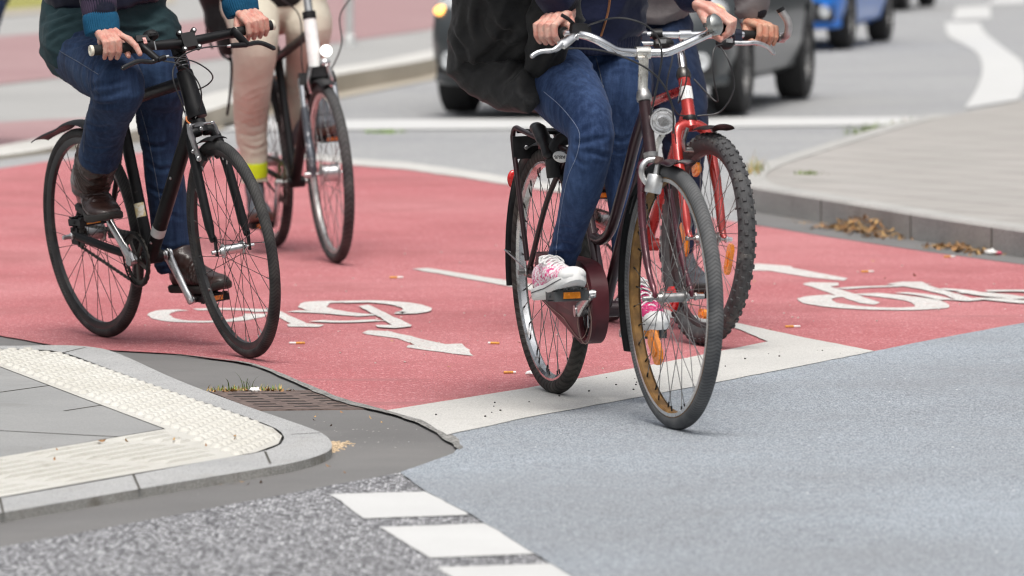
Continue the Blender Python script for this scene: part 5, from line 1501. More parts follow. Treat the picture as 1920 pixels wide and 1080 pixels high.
def tube_cloth(name, paths, mat_, parent, voxel=.007, amp=.004, joints=(), seed=0, extra=None, smooth=5, freq=26, base=.35, post=None, ret=False):
    mb = MB(); lines = []
    for pts, rad in paths:
        P4 = cr([tuple(p) + ((r, r) if not isinstance(r, tuple) else r) for p, r in zip(pts, rad)], 6)
        mb.tube([q[:3] for q in P4], [(q[3], q[4]) for q in P4], 20, round_cap=False)
        lines.append([V(q[:3]) for q in P4])
    if extra: extra(mb)
    mb = remesh(mb, voxel, smooth)
    displace(mb, limb_fold(lines, amp, joints, seed, freq, base))
    if post: post(mb)
    wmb = MB(); wmb.v = [p.copy() for p in mb.v]; wmb.f = list(mb.f)
    o = obj(name, mb, mat_, parent, angle=180)
    return (o, bvh_of(wmb)) if ret else o
def crease(mb, lines, depth=.006, sig=.008):
    """press fold lines (photo pixels lying on the garment) into the cloth: a groove with a raised lip"""
    bv = bvh_of(mb); Nn = vnormals(mb); segs = []
    for ln in lines:
        k = 1.0
        if isinstance(ln[-1], (int, float)): k = ln[-1]; ln = ln[:-1]
        S = on_surface(bv, ln, 0, 5)
        if len(S) > 1: segs.append((S, k))
    for i, p in enumerate(mb.v):
        d_ = 0.0
        for S, k in segs:
            if (p - S[len(S) // 2]).length > .22: continue
            best = 9; tt = 0
            for j in range(len(S) - 1):
                a, b = S[j], S[j + 1]; d = b - a; q = max(0, min(1, (p - a).dot(d) / max(d.length_squared, 1e-9)))
                r = (p - a - d * q).length
                if r < best: best = r; tt = (j + q) / (len(S) - 1)
            if best < sig * 5:
                f = math.sin(PI * min(1, max(0, tt * .92 + .04))) ** .6
                d_ += k * depth * f * (-math.exp(-(best / sig) ** 2) + .75 * math.exp(-((best - 2.0 * sig) / sig) ** 2))
        mb.v[i] = p + Nn[i] * d_
    return mb
def rib_cuff(name, parent, a, b, r0, r1, m, ribs=44, amp=.045, flat_=.86, ref=None, roll=0.0):
    d = (b - a); n = 14; pts = []; rad = []
    for i in range(n + 1):
        t = i / n
        r = r0 + (r1 - r0) * t + .004 * math.sin(PI * t)
        pts.append(a + d * t); rad.append((r, r * flat_))
    mb = MB()
    e0 = d.normalized()
    pts = [a - e0 * .002] + pts + [b + e0 * .002]; rad = [(r0 - .006, (r0 - .006) * flat_)] + rad + [(r1 - .007, (r1 - .007) * flat_)]
    mb.tube(pts, rad, ribs * 4, ref=ref, wob=lambda i, a_: 1 + amp * .5 * math.cos(a_ * ribs))
    displace(mb, lambda p, n_: .003 * noise.noise(p * 28))
    return obj(name, mb, m, parent, angle=180)

def make_shoe(parent, heel, f, up, L, kind, m_up, m_sole, top=None, m_toe=None, label=None, wide=1.0):
    """heel: back of the sole on its underside; f forward, up away from the sole"""
    k = L / .285; f = f.normalized(); up = (up - f * up.dot(f)).normalized(); sd = f.cross(up)
    W = lambda x, y, z: heel + (f * x + sd * (y * wide) + up * z) * k
    th = {'boot': .022, 'sneaker': .032, 'shoe': .026}[kind]
    prof = [(0, .012), (.006, .024), (.025, .033), (.06, .034), (.11, .031), (.15, .037), (.19, .045), (.225, .046), (.255, .038), (.275, .022), (.284, .006)]
    loop = [(x, w_) for x, w_ in prof] + [(x, -w_) for x, w_ in reversed(prof)]
    mb = MB(); n = len(loop); rows = []
    for z, s_ in ((-.0, .97), (.003, 1.03), (th * .8, 1.05), (th, 1.0), (th + .001, .9)):
        for x, y in loop:
            spring = .016 * max(0, (x - .19) / .095) ** 2
            rows.append(W(.142 + (x - .142) * (.985 if s_ < 1 else 1.0 + (s_ - 1) * .5), y * s_, z + spring))
    fs_ = []
    for r in range(4):
        for i in range(n):
            j = (i + 1) % n; fs_.append((r * n + i, r * n + j, (r + 1) * n + j, (r + 1) * n + i))
    fs_ += [tuple(reversed(range(n))), tuple(range(4 * n, 5 * n))]
    mu = MB()
    z0 = th * .75
    mu.ell(W(.048, 0, z0 + .034), f, sd, up, .046 * k, .034 * k * wide, .046 * k, 18, 12)
    mu.tube([W(.05, 0, z0 + .034), W(.10, 0, z0 + .034), W(.15, 0, z0 + .027), W(.20, 0, z0 + .020), W(.235, 0, z0 + .019)], [(.033 * k * wide, .042 * k), (.033 * k * wide, .042 * k), (.040 * k * wide, .034 * k), (.044 * k * wide, .025 * k), (.040 * k * wide, .021 * k)], 20, ref=sd, round_cap=True)
    mu.ell(W(.222, 0, z0 + .014), f, sd, up, .060 * k, .044 * k * wide, .027 * k, 18, 12)
    if top is not None:
        d = (top - W(.062, 0, z0 + .07))
        wid = (.050 if kind == 'boot' else .036) * wide
        mu.tube([W(.06, 0, z0 + .03), W(.066, 0, z0 + .065), W(.062, 0, z0 + .07) + d * .5, top], [(.036 * k * wide, .045 * k), (wid * .92 * k, wid * 1.15 * k), (wid * k, wid * 1.15 * k), (wid * 1.06 * k, wid * 1.15 * k)], 20, ref=sd)
        mu.tube([W(.15, 0, z0 + .035), W(.10, 0, z0 + .065), W(.07, 0, z0 + .09)], [.03 * k, .033 * k, .036 * k], 16, round_cap=True)
    else:
        mu.tube([W(.16, 0, z0 + .028), W(.115, 0, z0 + .055), W(.085, 0, z0 + .07)], [(.032 * k, .026 * k), (.031 * k, .024 * k), (.030 * k, .016 * k)], 16, ref=sd, round_cap=True)
    mu = remesh(mu, .0042, 4)
    def crease(p, n_):
        q = p - heel; x = q.dot(f) / k; z = q.dot(up) / k; v = .0012 * noise.noise(p * 40)
        c = math.exp(-((x - .17) / .03) ** 2) * .0022 * math.sin(x * 420 + 3 * noise.noise(p * 20))
        if kind == 'boot' and z > .06: c += .0045 * (1 - 2.2 * abs(noise.noise(V((z * 34 + noise.noise(p * 9) * 1.5, q.dot(sd) * 9, 3.1))))) * (1 if z < .16 else .4)
        return v + c
    displace(mu, crease)
    o = obj("boot" if kind == 'boot' else "shoe", mu, m_up, parent, angle=180, label=label)
    mb.add(rows, fs_); obj("sole", mb, m_sole, o, angle=50)
    if kind == 'sneaker':
        mt = MB(); mt.ell(W(.247, 0, z0 + .013), f, sd, up, .040 * k, .0425 * k, .0265 * k, 18, 12); obj("toe_cap", mt, m_toe or M_white_rubber, o)
        mt = MB(); mt.tube([W(.125, 0, z0 + .062), W(.10, 0, z0 + .076), W(.085, 0, z0 + .092)], [(.026 * k, .008 * k), (.027 * k, .008 * k), (.026 * k, .006 * k)], 14, ref=sd, round_cap=True); obj("tongue", mt, M_canvas_w, o)
        bv = None
        z_ = []
        for i in range(7):
            x = .205 - .0165 * i; zz = z0 + .034 + .0068 * i * (1 + .03 * i) + .004
            z_ += [W(x, .024 * (1 if i % 2 else -1), zz - .004), W(x - .004, 0, zz + .008), W(x - .008, .024 * (-1 if i % 2 else 1), zz - .004)]
        mt = MB(); mt.ctube(z_, .0032 * k, 3, seg=7); obj("lace", mt, M_white_rubber, o)
        bow = [W(.095, 0, z0 + .082), W(.10, .026, z0 + .090), W(.118, .038, z0 + .070), W(.105, .012, z0 + .080), W(.105, -.012, z0 + .080), W(.118, -.038, z0 + .070), W(.10, -.026, z0 + .090), W(.095, 0, z0 + .082)]
        mt = MB(); mt.ctube(bow, .0032 * k, 4, seg=7); obj("lace_bow", mt, M_white_rubber, o)
        st = MB(); lp = [W(x, y * 1.055, th * .62 + .016 * max(0, (x - .19) / .095) ** 2) for x, y in loop]; st.tube(lp + [lp[0]], .0016 * k, 5, cap=False); obj("sole_stripe", st, mat("sole_stripe_navy", (.02, .02, .03), .6) if "sole_stripe_navy" not in bpy.data.materials else bpy.data.materials["sole_stripe_navy"], o)
    return o

def head_pieces(mb, nk, hd, u, s, w):
    mb.tube([nk - w * .06, nk + w * .06, hd - w * .04], [.062, .054, .056], 16, round_cap=True)
    mb.ell(hd + w * .02 - u * .01, u, s, w, .098, .076, .112, 20, 14)
    mb.tube([hd - w * .03 + u * .03, hd - w * .085 + u * .055], [.06, .034], 14, round_cap=True)
    mb.tube([hd + w * .015 + u * .085, hd - w * .025 + u * .108], [.010, .016], 10, round_cap=True)
    mb.tube([hd - w * .062 + u * .083 + s * .02, hd - w * .062 + u * .083 - s * .02], .009, 10, round_cap=True)
    for k in (1, -1): mb.ell(hd + s * .077 * k - w * .005, u, s, w, .020, .009, .032, 10, 8)

def make_person(B, label, skin, hips, pel, chest, neck, head, shoulders, elbows, hands, legs_skin, hair=True, body_voxel=.009):
    u, s, w = B.u, B.s, B.w
    foot_z = V((B.L(.4, 0).x, B.L(.4, 0).y, 0))
    root = thing("person", label, "person", tuple(foot_z))
    mb = MB()
    mb.tube([pel - w * .06, pel + w * .05, pel.lerp(chest, .5), chest, chest.lerp(neck, .7)], [(.15, .10), (.155, .105), (.13, .095), (.155, .10), (.11, .07)], 20, ref=s, round_cap=True)
    head_pieces(mb, neck, head, u, s, w)
    wr = []
    for side, h in zip((1, -1), hands):
        sh = shoulders[0 if side > 0 else 1]; el = elbows[0 if side > 0 else 1]
        ro = h.get('rot', 0); ro = -ro if h['X'].cross(h['Y']).dot(h['Z']) > 0 else ro; Rm = Matrix.Rotation(ro, 3, h['X'])
        wrp = h['P'] + ((h['X'] * (-.002)) + (Rm @ h['Y']) * (-.074) + (Rm @ h['Z']) * .058) * h.get('sc', 1)
        wr.append(wrp)
        mb.tube([sh, sh.lerp(el, .5), el, el.lerp(wrp, .4), wrp.lerp(el, .12)], [.052, .045, .040, .039, .029], 16, round_cap=True)
    for L_ in legs_skin:
        pts, rad = L_
        mb.tube(pts, rad, 14, round_cap=True)
    mb.tube([hips[0], hips[1]], .10, 16, round_cap=True)
    body = remesh(mb, body_voxel, 4)
    for i, h in enumerate(hands):
        hb = MB(); hand_pieces(hb, h['P'], h['X'], h['Y'], h['Z'], h.get('fingers'), None, elbows[i], h.get('sc', 1.0), h.get('rot', 0), h.get('thumb'))
        hb = remesh(hb, .0021, 5, .5)
        displace(hb, lambda p, n: .0004 * noise.noise(p * 220))
        body.add(hb.v, hb.f)
    o = obj("body", body, skin, root, angle=180)
    if hair:
        mb = MB(); mb.ell(head + w * .035 - u * .02, u, s, w, .108, .086, .112, 20, 14); mb.ell(head - u * .06 - w * .03, u, s, w, .06, .075, .09, 16, 10)
        mb = remesh(mb, .008, 3); displace(mb, lambda p, n: .005 * noise.noise(V((p.x * 60, p.y * 60, p.z * 12))))
        obj("hair", mb, M_hair, root, angle=180)
        for k in (1, -1): obj("eye", MB().ell(head + u * .083 + s * .031 * k + w * .01, u, s, w, .012, .014, .011, 12, 8), M_eye, root)
    return root, wr

def grip_hand(bar_dir, P, W, right, **k):
    X = bar_dir.normalized(); Wv = (W - X * W.dot(X)).normalized(); Y = X.cross(Wv) if right else Wv.cross(X)
    d = dict(P=P, X=X, Y=Y, Z=Wv); d.update(k); return d
def seam(parent, bvh, pts, r=.0014, m=None, name="seam"):
    S = on_surface(bvh, pts, .0006, 10)
    if len(S) > 2:
        mb = MB(); mb.tube(S, r, 5); obj(name, mb, m or M_thread, parent)

# ---------------------------------------------------------------- rider of the black bicycle
def rider_black():
    B = BA; u, s, w = B.u, B.s, B.w; P = B.p; L = B.L; K = KA
    hR, hL = L(.265, .975, .095), L(.265, .975, -.095)
    pel = L(.26, 1.0); ch = L(.36, 1.30); nk = L(.44, 1.50); hd = L(.49, 1.66)
    shR, shL = L(.42, 1.45, .18), L(.42, 1.45, -.18)
    aB = B.loc(K['bar']).x
    PR = K['gR'] - K['dR'] * .066; PL = K['gL'] - K['dL'] * .062
    eR = B.pa(172, -75, aB - .16); eL = B.pa(418, -88, aB - .12)
    handR = grip_hand(-K['dR'], PR, w, True, rot=.02, fingers={0: [(.048, .032, .026), (.062, .046, .006), (.070, .056, -.018)]})
    handL = grip_hand(-K['dL'], PL, w, False, rot=.0)
    # legs
    legR = [hR, P(182, 120, .15), P(224, 161, .20), P(208, 208, .19), P(194, 255, .18), P(185, 300, .170)]
    legL = [hL, L(.40, .86, -.11), P(298, 195, -.12), P(305, 290, -.125), P(316, 390, -.13), P(331, 508, -.13)]
    ankR = P(180, 325, .165); ankL = P(338, 520, -.13)
    root, wr = make_person(B, "cyclist in dark jeans, brown boots and blue knit cuffs riding the black bicycle", M_skin_a, (hR, hL), pel, ch, nk, hd, (shR, shL), (eR, eL), (handR, handL),
        [(legR + [ankR], [.07, .06, .05, .048, .042, .030, .024]), (legL + [ankL], [.07, .06, .05, .042, .036, .030, .028])])
    def ex(mb):
        mb.tube([hR + u * .0, hL], [(.125, .125), (.125, .125)], 20, round_cap=True)
        mb.tube([pel - w * .02, pel + w * .12], [(.185, .125), (.17, .115)], 24, ref=s)
        mb.ell(pel - u * .06 - w * .02, u, s, w, .13, .19, .13)
    tr, bv = tube_cloth("trousers", [(legR, [(.115), .104, .078, .070, .067, .067]), (legL, [.115, .100, .080, .064, .064, .064])], M_denim_a, root, .0065, .0034,
        [(0, .50, .8), (0, .0, .6), (0, .80, .5), (1, .35, .6), (1, .88, 1.0)], 3.3, ex, ret=True,
        post=lambda m: crease(m, [[(174, 163), (200, 158), (232, 150)], [(178, 178), (205, 178), (240, 168)], [(168, 190), (190, 198), (215, 196)], [(160, 232), (185, 240), (205, 236), .6], [(150, 268), (180, 280), (215, 276), .5], [(105, 92), (140, 88), (175, 76), .7], [(95, 78), (130, 70), (160, 64), .6], [(262, 262), (290, 275), (318, 270), .8], [(272, 300), (300, 318), (330, 312), .7], [(276, 350), (305, 362), (335, 352), .7], [(282, 410), (310, 402), (340, 410), .6], [(292, 460), (320, 470), (348, 462), .8], [(296, 490), (325, 484), (350, 492), .7]], .0055, .0075))
    seam(tr, bv, [(86, 55), (93, 76), (113, 96), (150, 118), (185, 140)], .0013, M_thread_d); seam(tr, bv, [(168, 195), (160, 240), (157, 285)], .0013, M_thread_d)
    seam(tr, bv, [(264, 205), (277, 255), (291, 325), (303, 395)], .0013, M_thread_d)
    # hems
    # shirt and jacket
    tube_cloth("shirt", [([L(.255, .94), L(.265, 1.02), L(.30, 1.15), L(.35, 1.32), L(.41, 1.46)], [(.205, .160), (.208, .165), (.195, .150), (.185, .135), (.12, .085)])], M_teal, root, .008, .006, [(0, .02, .9)], 1.2, freq=20, base=.7) if False else None
    def sx(mb):
        mb.tube([L(.250, .965), L(.26, 1.03), L(.30, 1.15), L(.35, 1.32), L(.41, 1.47)], [(.202, .158), (.210, .165), (.200, .150), (.185, .135), (.12, .085)], 28, ref=s)
        mb.tube([hR + w * .01, hR + w * .02 + u * .09 + s * .03], [(.128), (.126)], 20, round_cap=True)
        mb.tube([hL + w * .005, hL + w * .00 + u * .07 - s * .01], [(.126), (.118)], 20, round_cap=True)
    mb = MB(); sx(mb); mb = remesh(mb, .0075, 5)
    displace(mb, lambda p, n: .0065 * (1 - 2.2 * abs(noise.noise(V((p.x * 3.5, p.y * 3.5, p.z * 22 + p.x * 9))))) + .004 * noise.noise(p * 14))
    crease(mb, [[(84, 62), (120, 44), (165, 30)], [(80, 42), (112, 30), (150, 22), .8], [(216, 74), (262, 78), (322, 62)], [(226, 90), (270, 93), (326, 84), .8], [(214, 54), (262, 58), (318, 42)], [(240, 64), (280, 66), (322, 52), .6], [(92, 78), (108, 66), (126, 58), .7]], .0075, .008)
    obj("shirt", mb, M_teal, root, angle=180)
    mb = MB(); mb.tube([L(.30, 1.115), L(.31, 1.17), L(.35, 1.32), L(.42, 1.47), L(.44, 1.51)], [(.200, .170), (.212, .168), (.205, .155), (.17, .10), (.09, .07)], 28, ref=s)
    for sh, el, wrp in ((shR, eR, wr[0]), (shL, eL, wr[1])):
        d = (wrp - el); q = el + d * .70
        mb.tube([sh, sh.lerp(el, .5), el, el.lerp(q, .5), q], [.078, .068, .060, .057, .052], 18, round_cap=True)
    mb = remesh(mb, .0075, 4)
    displace(mb, lambda p, n: .006 * (1 - 2.2 * abs(noise.noise(V((p.x * 9, p.y * 9, p.z * 24))))) + .003 * noise.noise(p * 18))
    obj("jacket", mb, M_leather, root, angle=180)
    for el, wrp, k in ((eR, wr[0], 0), (eL, wr[1], 1)):
        d = (wrp - el).normalized(); X = (handR, handL)[k]['X']
        rib_cuff("jacket_cuff", root, wrp - d * .105, wrp - d * .040, .056, .049, M_ribnavy, 40, .05, .9, X)
        rib_cuff("knit_cuff", root, wrp - d * .046, wrp + d * .014, .052, .052, M_bluerib, 46, .06, .88, X)
    # boots
    c = K['ped'][0][1]; f = (u * .93 + s * .20 - w * .10).normalized(); up = (w - f * w.dot(f)).normalized()
    make_shoe(root, c + up * .016 - f * .150 + u * .075 - s * .004, f, up, .295, 'boot', M_boot, M_sole, top=P(184, 288, .168), wide=1.22)
    c = K['ped'][1][1]; f = (u * .96 - s * .14 + w * .03).normalized(); up = (w - f * w.dot(f)).normalized()
    make_shoe(root, c + up * .017 - f * .195, f, up, .295, 'boot', M_boot, M_sole, top=P(334, 478, -.13))
    return root
RA = rider_black()

# ---------------------------------------------------------------- rider of the burgundy bicycle
def rider_burgundy():
    B = BB_; u, s, w = B.u, B.s, B.w; P = B.p; L = B.L; K = KB
    hR, hL = L(.30, .955, .090), L(.30, .955, -.090); pel = L(.27, .98); ch = L(.36, 1.28); nk = L(.42, 1.47); hd = L(.46, 1.63)
    shR, shL = L(.40, 1.42, .17), L(.40, 1.42, -.17)
    r, l = K['rpts'], K['lpts']
    dR = (r[-3] - r[-1]).normalized(); dL = (l[-3] - l[-1]).normalized()
    PR = r[-2].lerp(r[-3], .05); PL = l[-2].lerp(l[-3], .30)
    eR = B.pa(1000, -95, B.loc(PR).x - .02); eL = B.pa(1268, -75, B.loc(PL).x - .15)
    handR = grip_hand(dR, PR, w, True, rot=.0, sc=.97, thumb=[(.014, -.060, .046), (.044, -.036, .020), (.058, -.020, .002), (.060, .002, -.020)])
    handL = grip_hand(dL, PL, w, False, rot=.2, sc=.97)
    kR = P(1107, 246, .10)
    legR = [hR, P(1068, 180, .105), kR, P(1095, 335, .115), P(1075, 410, .12), P(1054, 492, .125)]
    legL = [hL, P(1163, 165, -.10), P(1168, 240, -.11), P(1167, 320, -.12), P(1172, 400, -.12), P(1175, 490, -.12)]
    aR = P(1043, 530, .145); aL = P(1176, 520, -.12)
    root, wr = make_person(B, "cyclist in skinny blue jeans, navy jacket and pink canvas shoes on the burgundy bicycle", M_skin_b, (hR, hL), pel, ch, nk, hd, (shR, shL), (eR, eL), (handR, handL),
        [(legR + [aR], [.07, .06, .046, .042, .036, .032, .032]), (legL + [aL], [.07, .055, .045, .038, .034, .031, .032])])
    def ex(mb):
        mb.tube([hR, hL], [.115, .115], 20, round_cap=True)
        mb.tube([pel - w * .02, pel + w * .05, pel + w * .13 + u * .03], [(.175, .125), (.17, .125), (.155, .115)], 24, ref=s)
        mb.ell(pel - u * .06 - w * .03, u, s, w, .13, .18, .12)
    tr, bv = tube_cloth("trousers", [(legR, [.110, .097, .0655, .0580, .0465, .0375]), (legL, [.105, .090, .068, .056, .046, .039])], M_denim_b, root, .006, .0022,
        [(0, .48, .9), (0, .0, 1.0), (0, .92, 1.2), (1, .38, .8), (1, .03, 1.0)], 8.1, ex, ret=True, base=.22, freq=22,
        post=lambda m: crease(m, [[(1078, 270), (1105, 265), (1136, 258)], [(1086, 250), (1102, 242), (1118, 234), .7], [(1098, 284), (1118, 288), (1140, 294)], [(1072, 285), (1082, 300), (1100, 312), .6], [(1060, 110), (1082, 128), (1108, 150), .7], [(1050, 128), (1075, 150), (1100, 178), .6], [(1138, 112), (1120, 120), (1112, 132), .8], [(1140, 128), (1165, 122), (1190, 126), .7], [(1145, 250), (1160, 262), (1180, 258), .9], [(1140, 275), (1158, 284), (1176, 280), .8], [(1036, 462), (1055, 456), (1076, 462), .6], [(1034, 478), (1052, 474), (1072, 480), .6], [(1040, 432), (1062, 426), (1086, 434), .5]], .0055, .0065))
    seam(tr, bv, [(1020, 172), (1050, 198), (1078, 232), (1087, 255), (1082, 290), (1064, 335), (1053, 390), (1045, 450), (1042, 485)], .0008, mat("pale_seam_thread", (.22, .27, .38), .8))
    seam(tr, bv, [(1117, 108), (1122, 125), (1127, 145), (1131, 165)], .0016, M_thread_d)
    # jacket with a copper zip
    mb = MB(); mb.tube([L(.315, 1.015), L(.32, 1.06), L(.345, 1.18), L(.37, 1.30), L(.41, 1.44), L(.43, 1.48)], [(.170, .155), (.190, .165), (.195, .160), (.19, .145), (.155, .095), (.08, .065)], 28, ref=s)
    for sh, el, wrp in ((shR, eR, wr[0]), (shL, eL, wr[1])):
        d = (wrp - el); q = el + d * .76
        mb.tube([sh, sh.lerp(el, .5), el, el.lerp(q, .5), q], [.078, .068, .064, .062, .053], 18, round_cap=True)
    mb = remesh(mb, .0070, 4)
    displace(mb, lambda p, n: .007 * (1 - 2.2 * abs(noise.noise(V((p.x * 8 + 3, p.y * 8, p.z * 19))))) + .004 * noise.noise(p * 15))
    wm = MB(); wm.v = [p.copy() for p in mb.v]; wm.f = list(mb.f); bj = bvh_of(wm)
    jk = obj("jacket", mb, M_navyj, root, angle=180)
    seam(jk, bj, [(1144, -40), (1143, 0), (1139, 25), (1132, 50), (1125, 72)], .0035, mat("copper_zip", (.45, .20, .10), .35, .8), "zip")
    rib_cuff("jacket_hem", root, L(.318, .985), L(.318, 1.035), .168, .176, M_navyj, 90, .012, .92, s)
    for el, wrp, k in ((eR, wr[0], 0), (eL, wr[1], 1)):
        d = (wrp - el).normalized(); X = (handR, handL)[k]['X']
        rib_cuff("jacket_cuff", root, wrp - d * .085, wrp - d * .022, .053, .046, M_ribnavy, 40, .04, .92, X)
        rib_cuff("inner_cuff", root, wrp - d * .030, wrp - d * .004, .0455, .0430, M_ribblack, 40, .03, .90, X)
    # canvas shoes
    c = K['ped'][0][1]; f = (u * .95 - s * .13 + w * .20).normalized(); up = (w - f * w.dot(f)).normalized()
    make_shoe(root, c + up * .010 - f * .165 + s * .010, f, up, .268, 'sneaker', M_canvas, M_white_rubber, label=None)
    c = K['ped'][1][1]; f = (u * .93 - s * .10 - w * .22).normalized(); up = (w - f * w.dot(f)).normalized()
    make_shoe(root, c + up * .020 - f * .17, f, up, .268, 'sneaker', M_canvas_p, M_white_rubber)
    return root
RB = rider_burgundy()

# ---------------------------------------------------------------- rider of the red bicycle
def rider_red():
    B = BC; u, s, w = B.u, B.s, B.w; P = B.p; L = B.L; K = KC
    hR, hL = L(.25, .985, .095), L(.25, .985, -.095); pel = L(.22, 1.0); ch = L(.36, 1.29); nk = L(.46, 1.48); hd = L(.50, 1.64)
    shR, shL = L(.44, 1.43, .19), L(.44, 1.43, -.19)
    dR = (K['gR'] - K['iR']).normalized(); dL = (K['gL'] - K['iL']).normalized()
    PR = K['gR'] - dR * .068 + u * .0; PL = K['gL'] - dL * .052
    PR = K['gR'] - dR * .068
    a0 = B.loc(K['bar']).x
    eR = L(a0 - .22, 1.17, .33); eL = B.pa(1418, -85, a0 - .10)
    handR = grip_hand(-dR, PR, w, True, rot=.10, sc=1.05); handL = grip_hand(-dL, PL, w, False, rot=-.22, sc=1.04)
    legR = [hR, L(.46, .93, .12), L(.62, .83, .12), L(.50, .68, .12), L(.37, .58, .12)]
    legL = [hL, P(1268, 165, -.10), P(1283, 250, -.115), P(1279, 340, -.12), P(1272, 430, -.12), P(1268, 490, -.12)]
    root, wr = make_person(B, "cyclist in navy jeans and grey jacket with a wristwatch, riding the red bicycle", M_skin_c, (hR, hL), pel, ch, nk, hd, (shR, shL), (eR, eL), (handR, handL),
        [(legR, [.07, .06, .05, .045, .035]), (legL, [.07, .06, .05, .045, .04, .038])])
    def ex(mb):
        mb.tube([hR, hL], [.12, .12], 20, round_cap=True); mb.tube([pel - w * .02, pel + w * .12], [(.175, .12), (.165, .115)], 24, ref=s); mb.ell(pel - u * .06 - w * .02, u, s, w, .13, .185, .13)
    tube_cloth("trousers", [(legR, [.11, .10, .08, .07, .06]), (legL, [.11, .098, .076, .064, .058, .058])], M_denim_c, root, .008, .004, [(0, .4, 1), (1, .4, 1)], 5.0, ex)
    mb = MB(); mb.tube([L(.26, 1.05), L(.28, 1.12), L(.36, 1.30), L(.44, 1.45), L(.46, 1.49)], [(.19, .155), (.205, .16), (.20, .15), (.165, .10), (.09, .07)], 28, ref=s)
    for sh, el, wrp in ((shR, eR, wr[0]), (shL, eL, wr[1])):
        q = el.lerp(wrp, .80); mb.tube([sh, sh.lerp(el, .5), el, el.lerp(q, .5), q], [.078, .068, .062, .060, .052], 18, round_cap=True)
    mb = remesh(mb, .0075, 4); displace(mb, lambda p, n: .007 * (1 - 2.2 * abs(noise.noise(V((p.x * 8 + 3, p.y * 8, p.z * 17))))) + .004 * noise.noise(p * 15))
    obj("jacket", mb, M_greyj, root, angle=180)
    for el, wrp, k in ((eR, wr[0], 0), (eL, wr[1], 1)):
        d = (wrp - el).normalized(); rib_cuff("jacket_cuff", root, wrp - d * .056, wrp - d * .022, .050, .047, M_ribblack, 36, .02, .9, (handR, handL)[k]['X'])
    # steel watch on the left wrist
    d = (wr[1] - eL).normalized(); X = handL['X']; c = wr[1] - d * .004
    mb = MB(); mb.lathe([(-.010, .0), (-.010, .004), (.010, .004), (.010, .0)], c, d, 30) if False else None
    mb = MB(); mb.tube([c - d * .010, c - d * .004, c + d * .004, c + d * .010], [(.0355, .0305), (.0375, .032), (.0375, .032), (.0355, .0305)], 30, ref=X)
    wt = obj("watch", mb, M_alu, root)
    n_ = (CAM - c).normalized() + s * .25; n_ = (n_ - d * n_.dot(d)).normalized()
    mb = MB(); mb.disc(c + n_ * .033, n_, .0195, .010, 26); obj("watch_case", mb, M_alu, wt)
    mb = MB(); mb.disc(c + n_ * .0385, n_, .0160, .002, 26); obj("watch_dial", mb, mat("dark_watch_dial", (.015, .02, .02), .15), wt)
    c = K['ped'][0][1]; f = (u * .96 + s * .1 - w * .05).normalized(); up = (w - f * w.dot(f)).normalized()
    make_shoe(root, c + up * .015 - f * .185, f, up, .29, 'shoe', M_blackpl, M_sole, top=L(.30, .60, .12))
    c = K['ped'][1][1]; f = (u * .96 - s * .1 - w * .15).normalized(); up = (w - f * w.dot(f)).normalized()
    make_shoe(root, c + up * .015 - f * .185, f, up, .29, 'shoe', M_greyshoe, M_sole, top=P(1268, 480, -.12))
    return root
RC = rider_red()

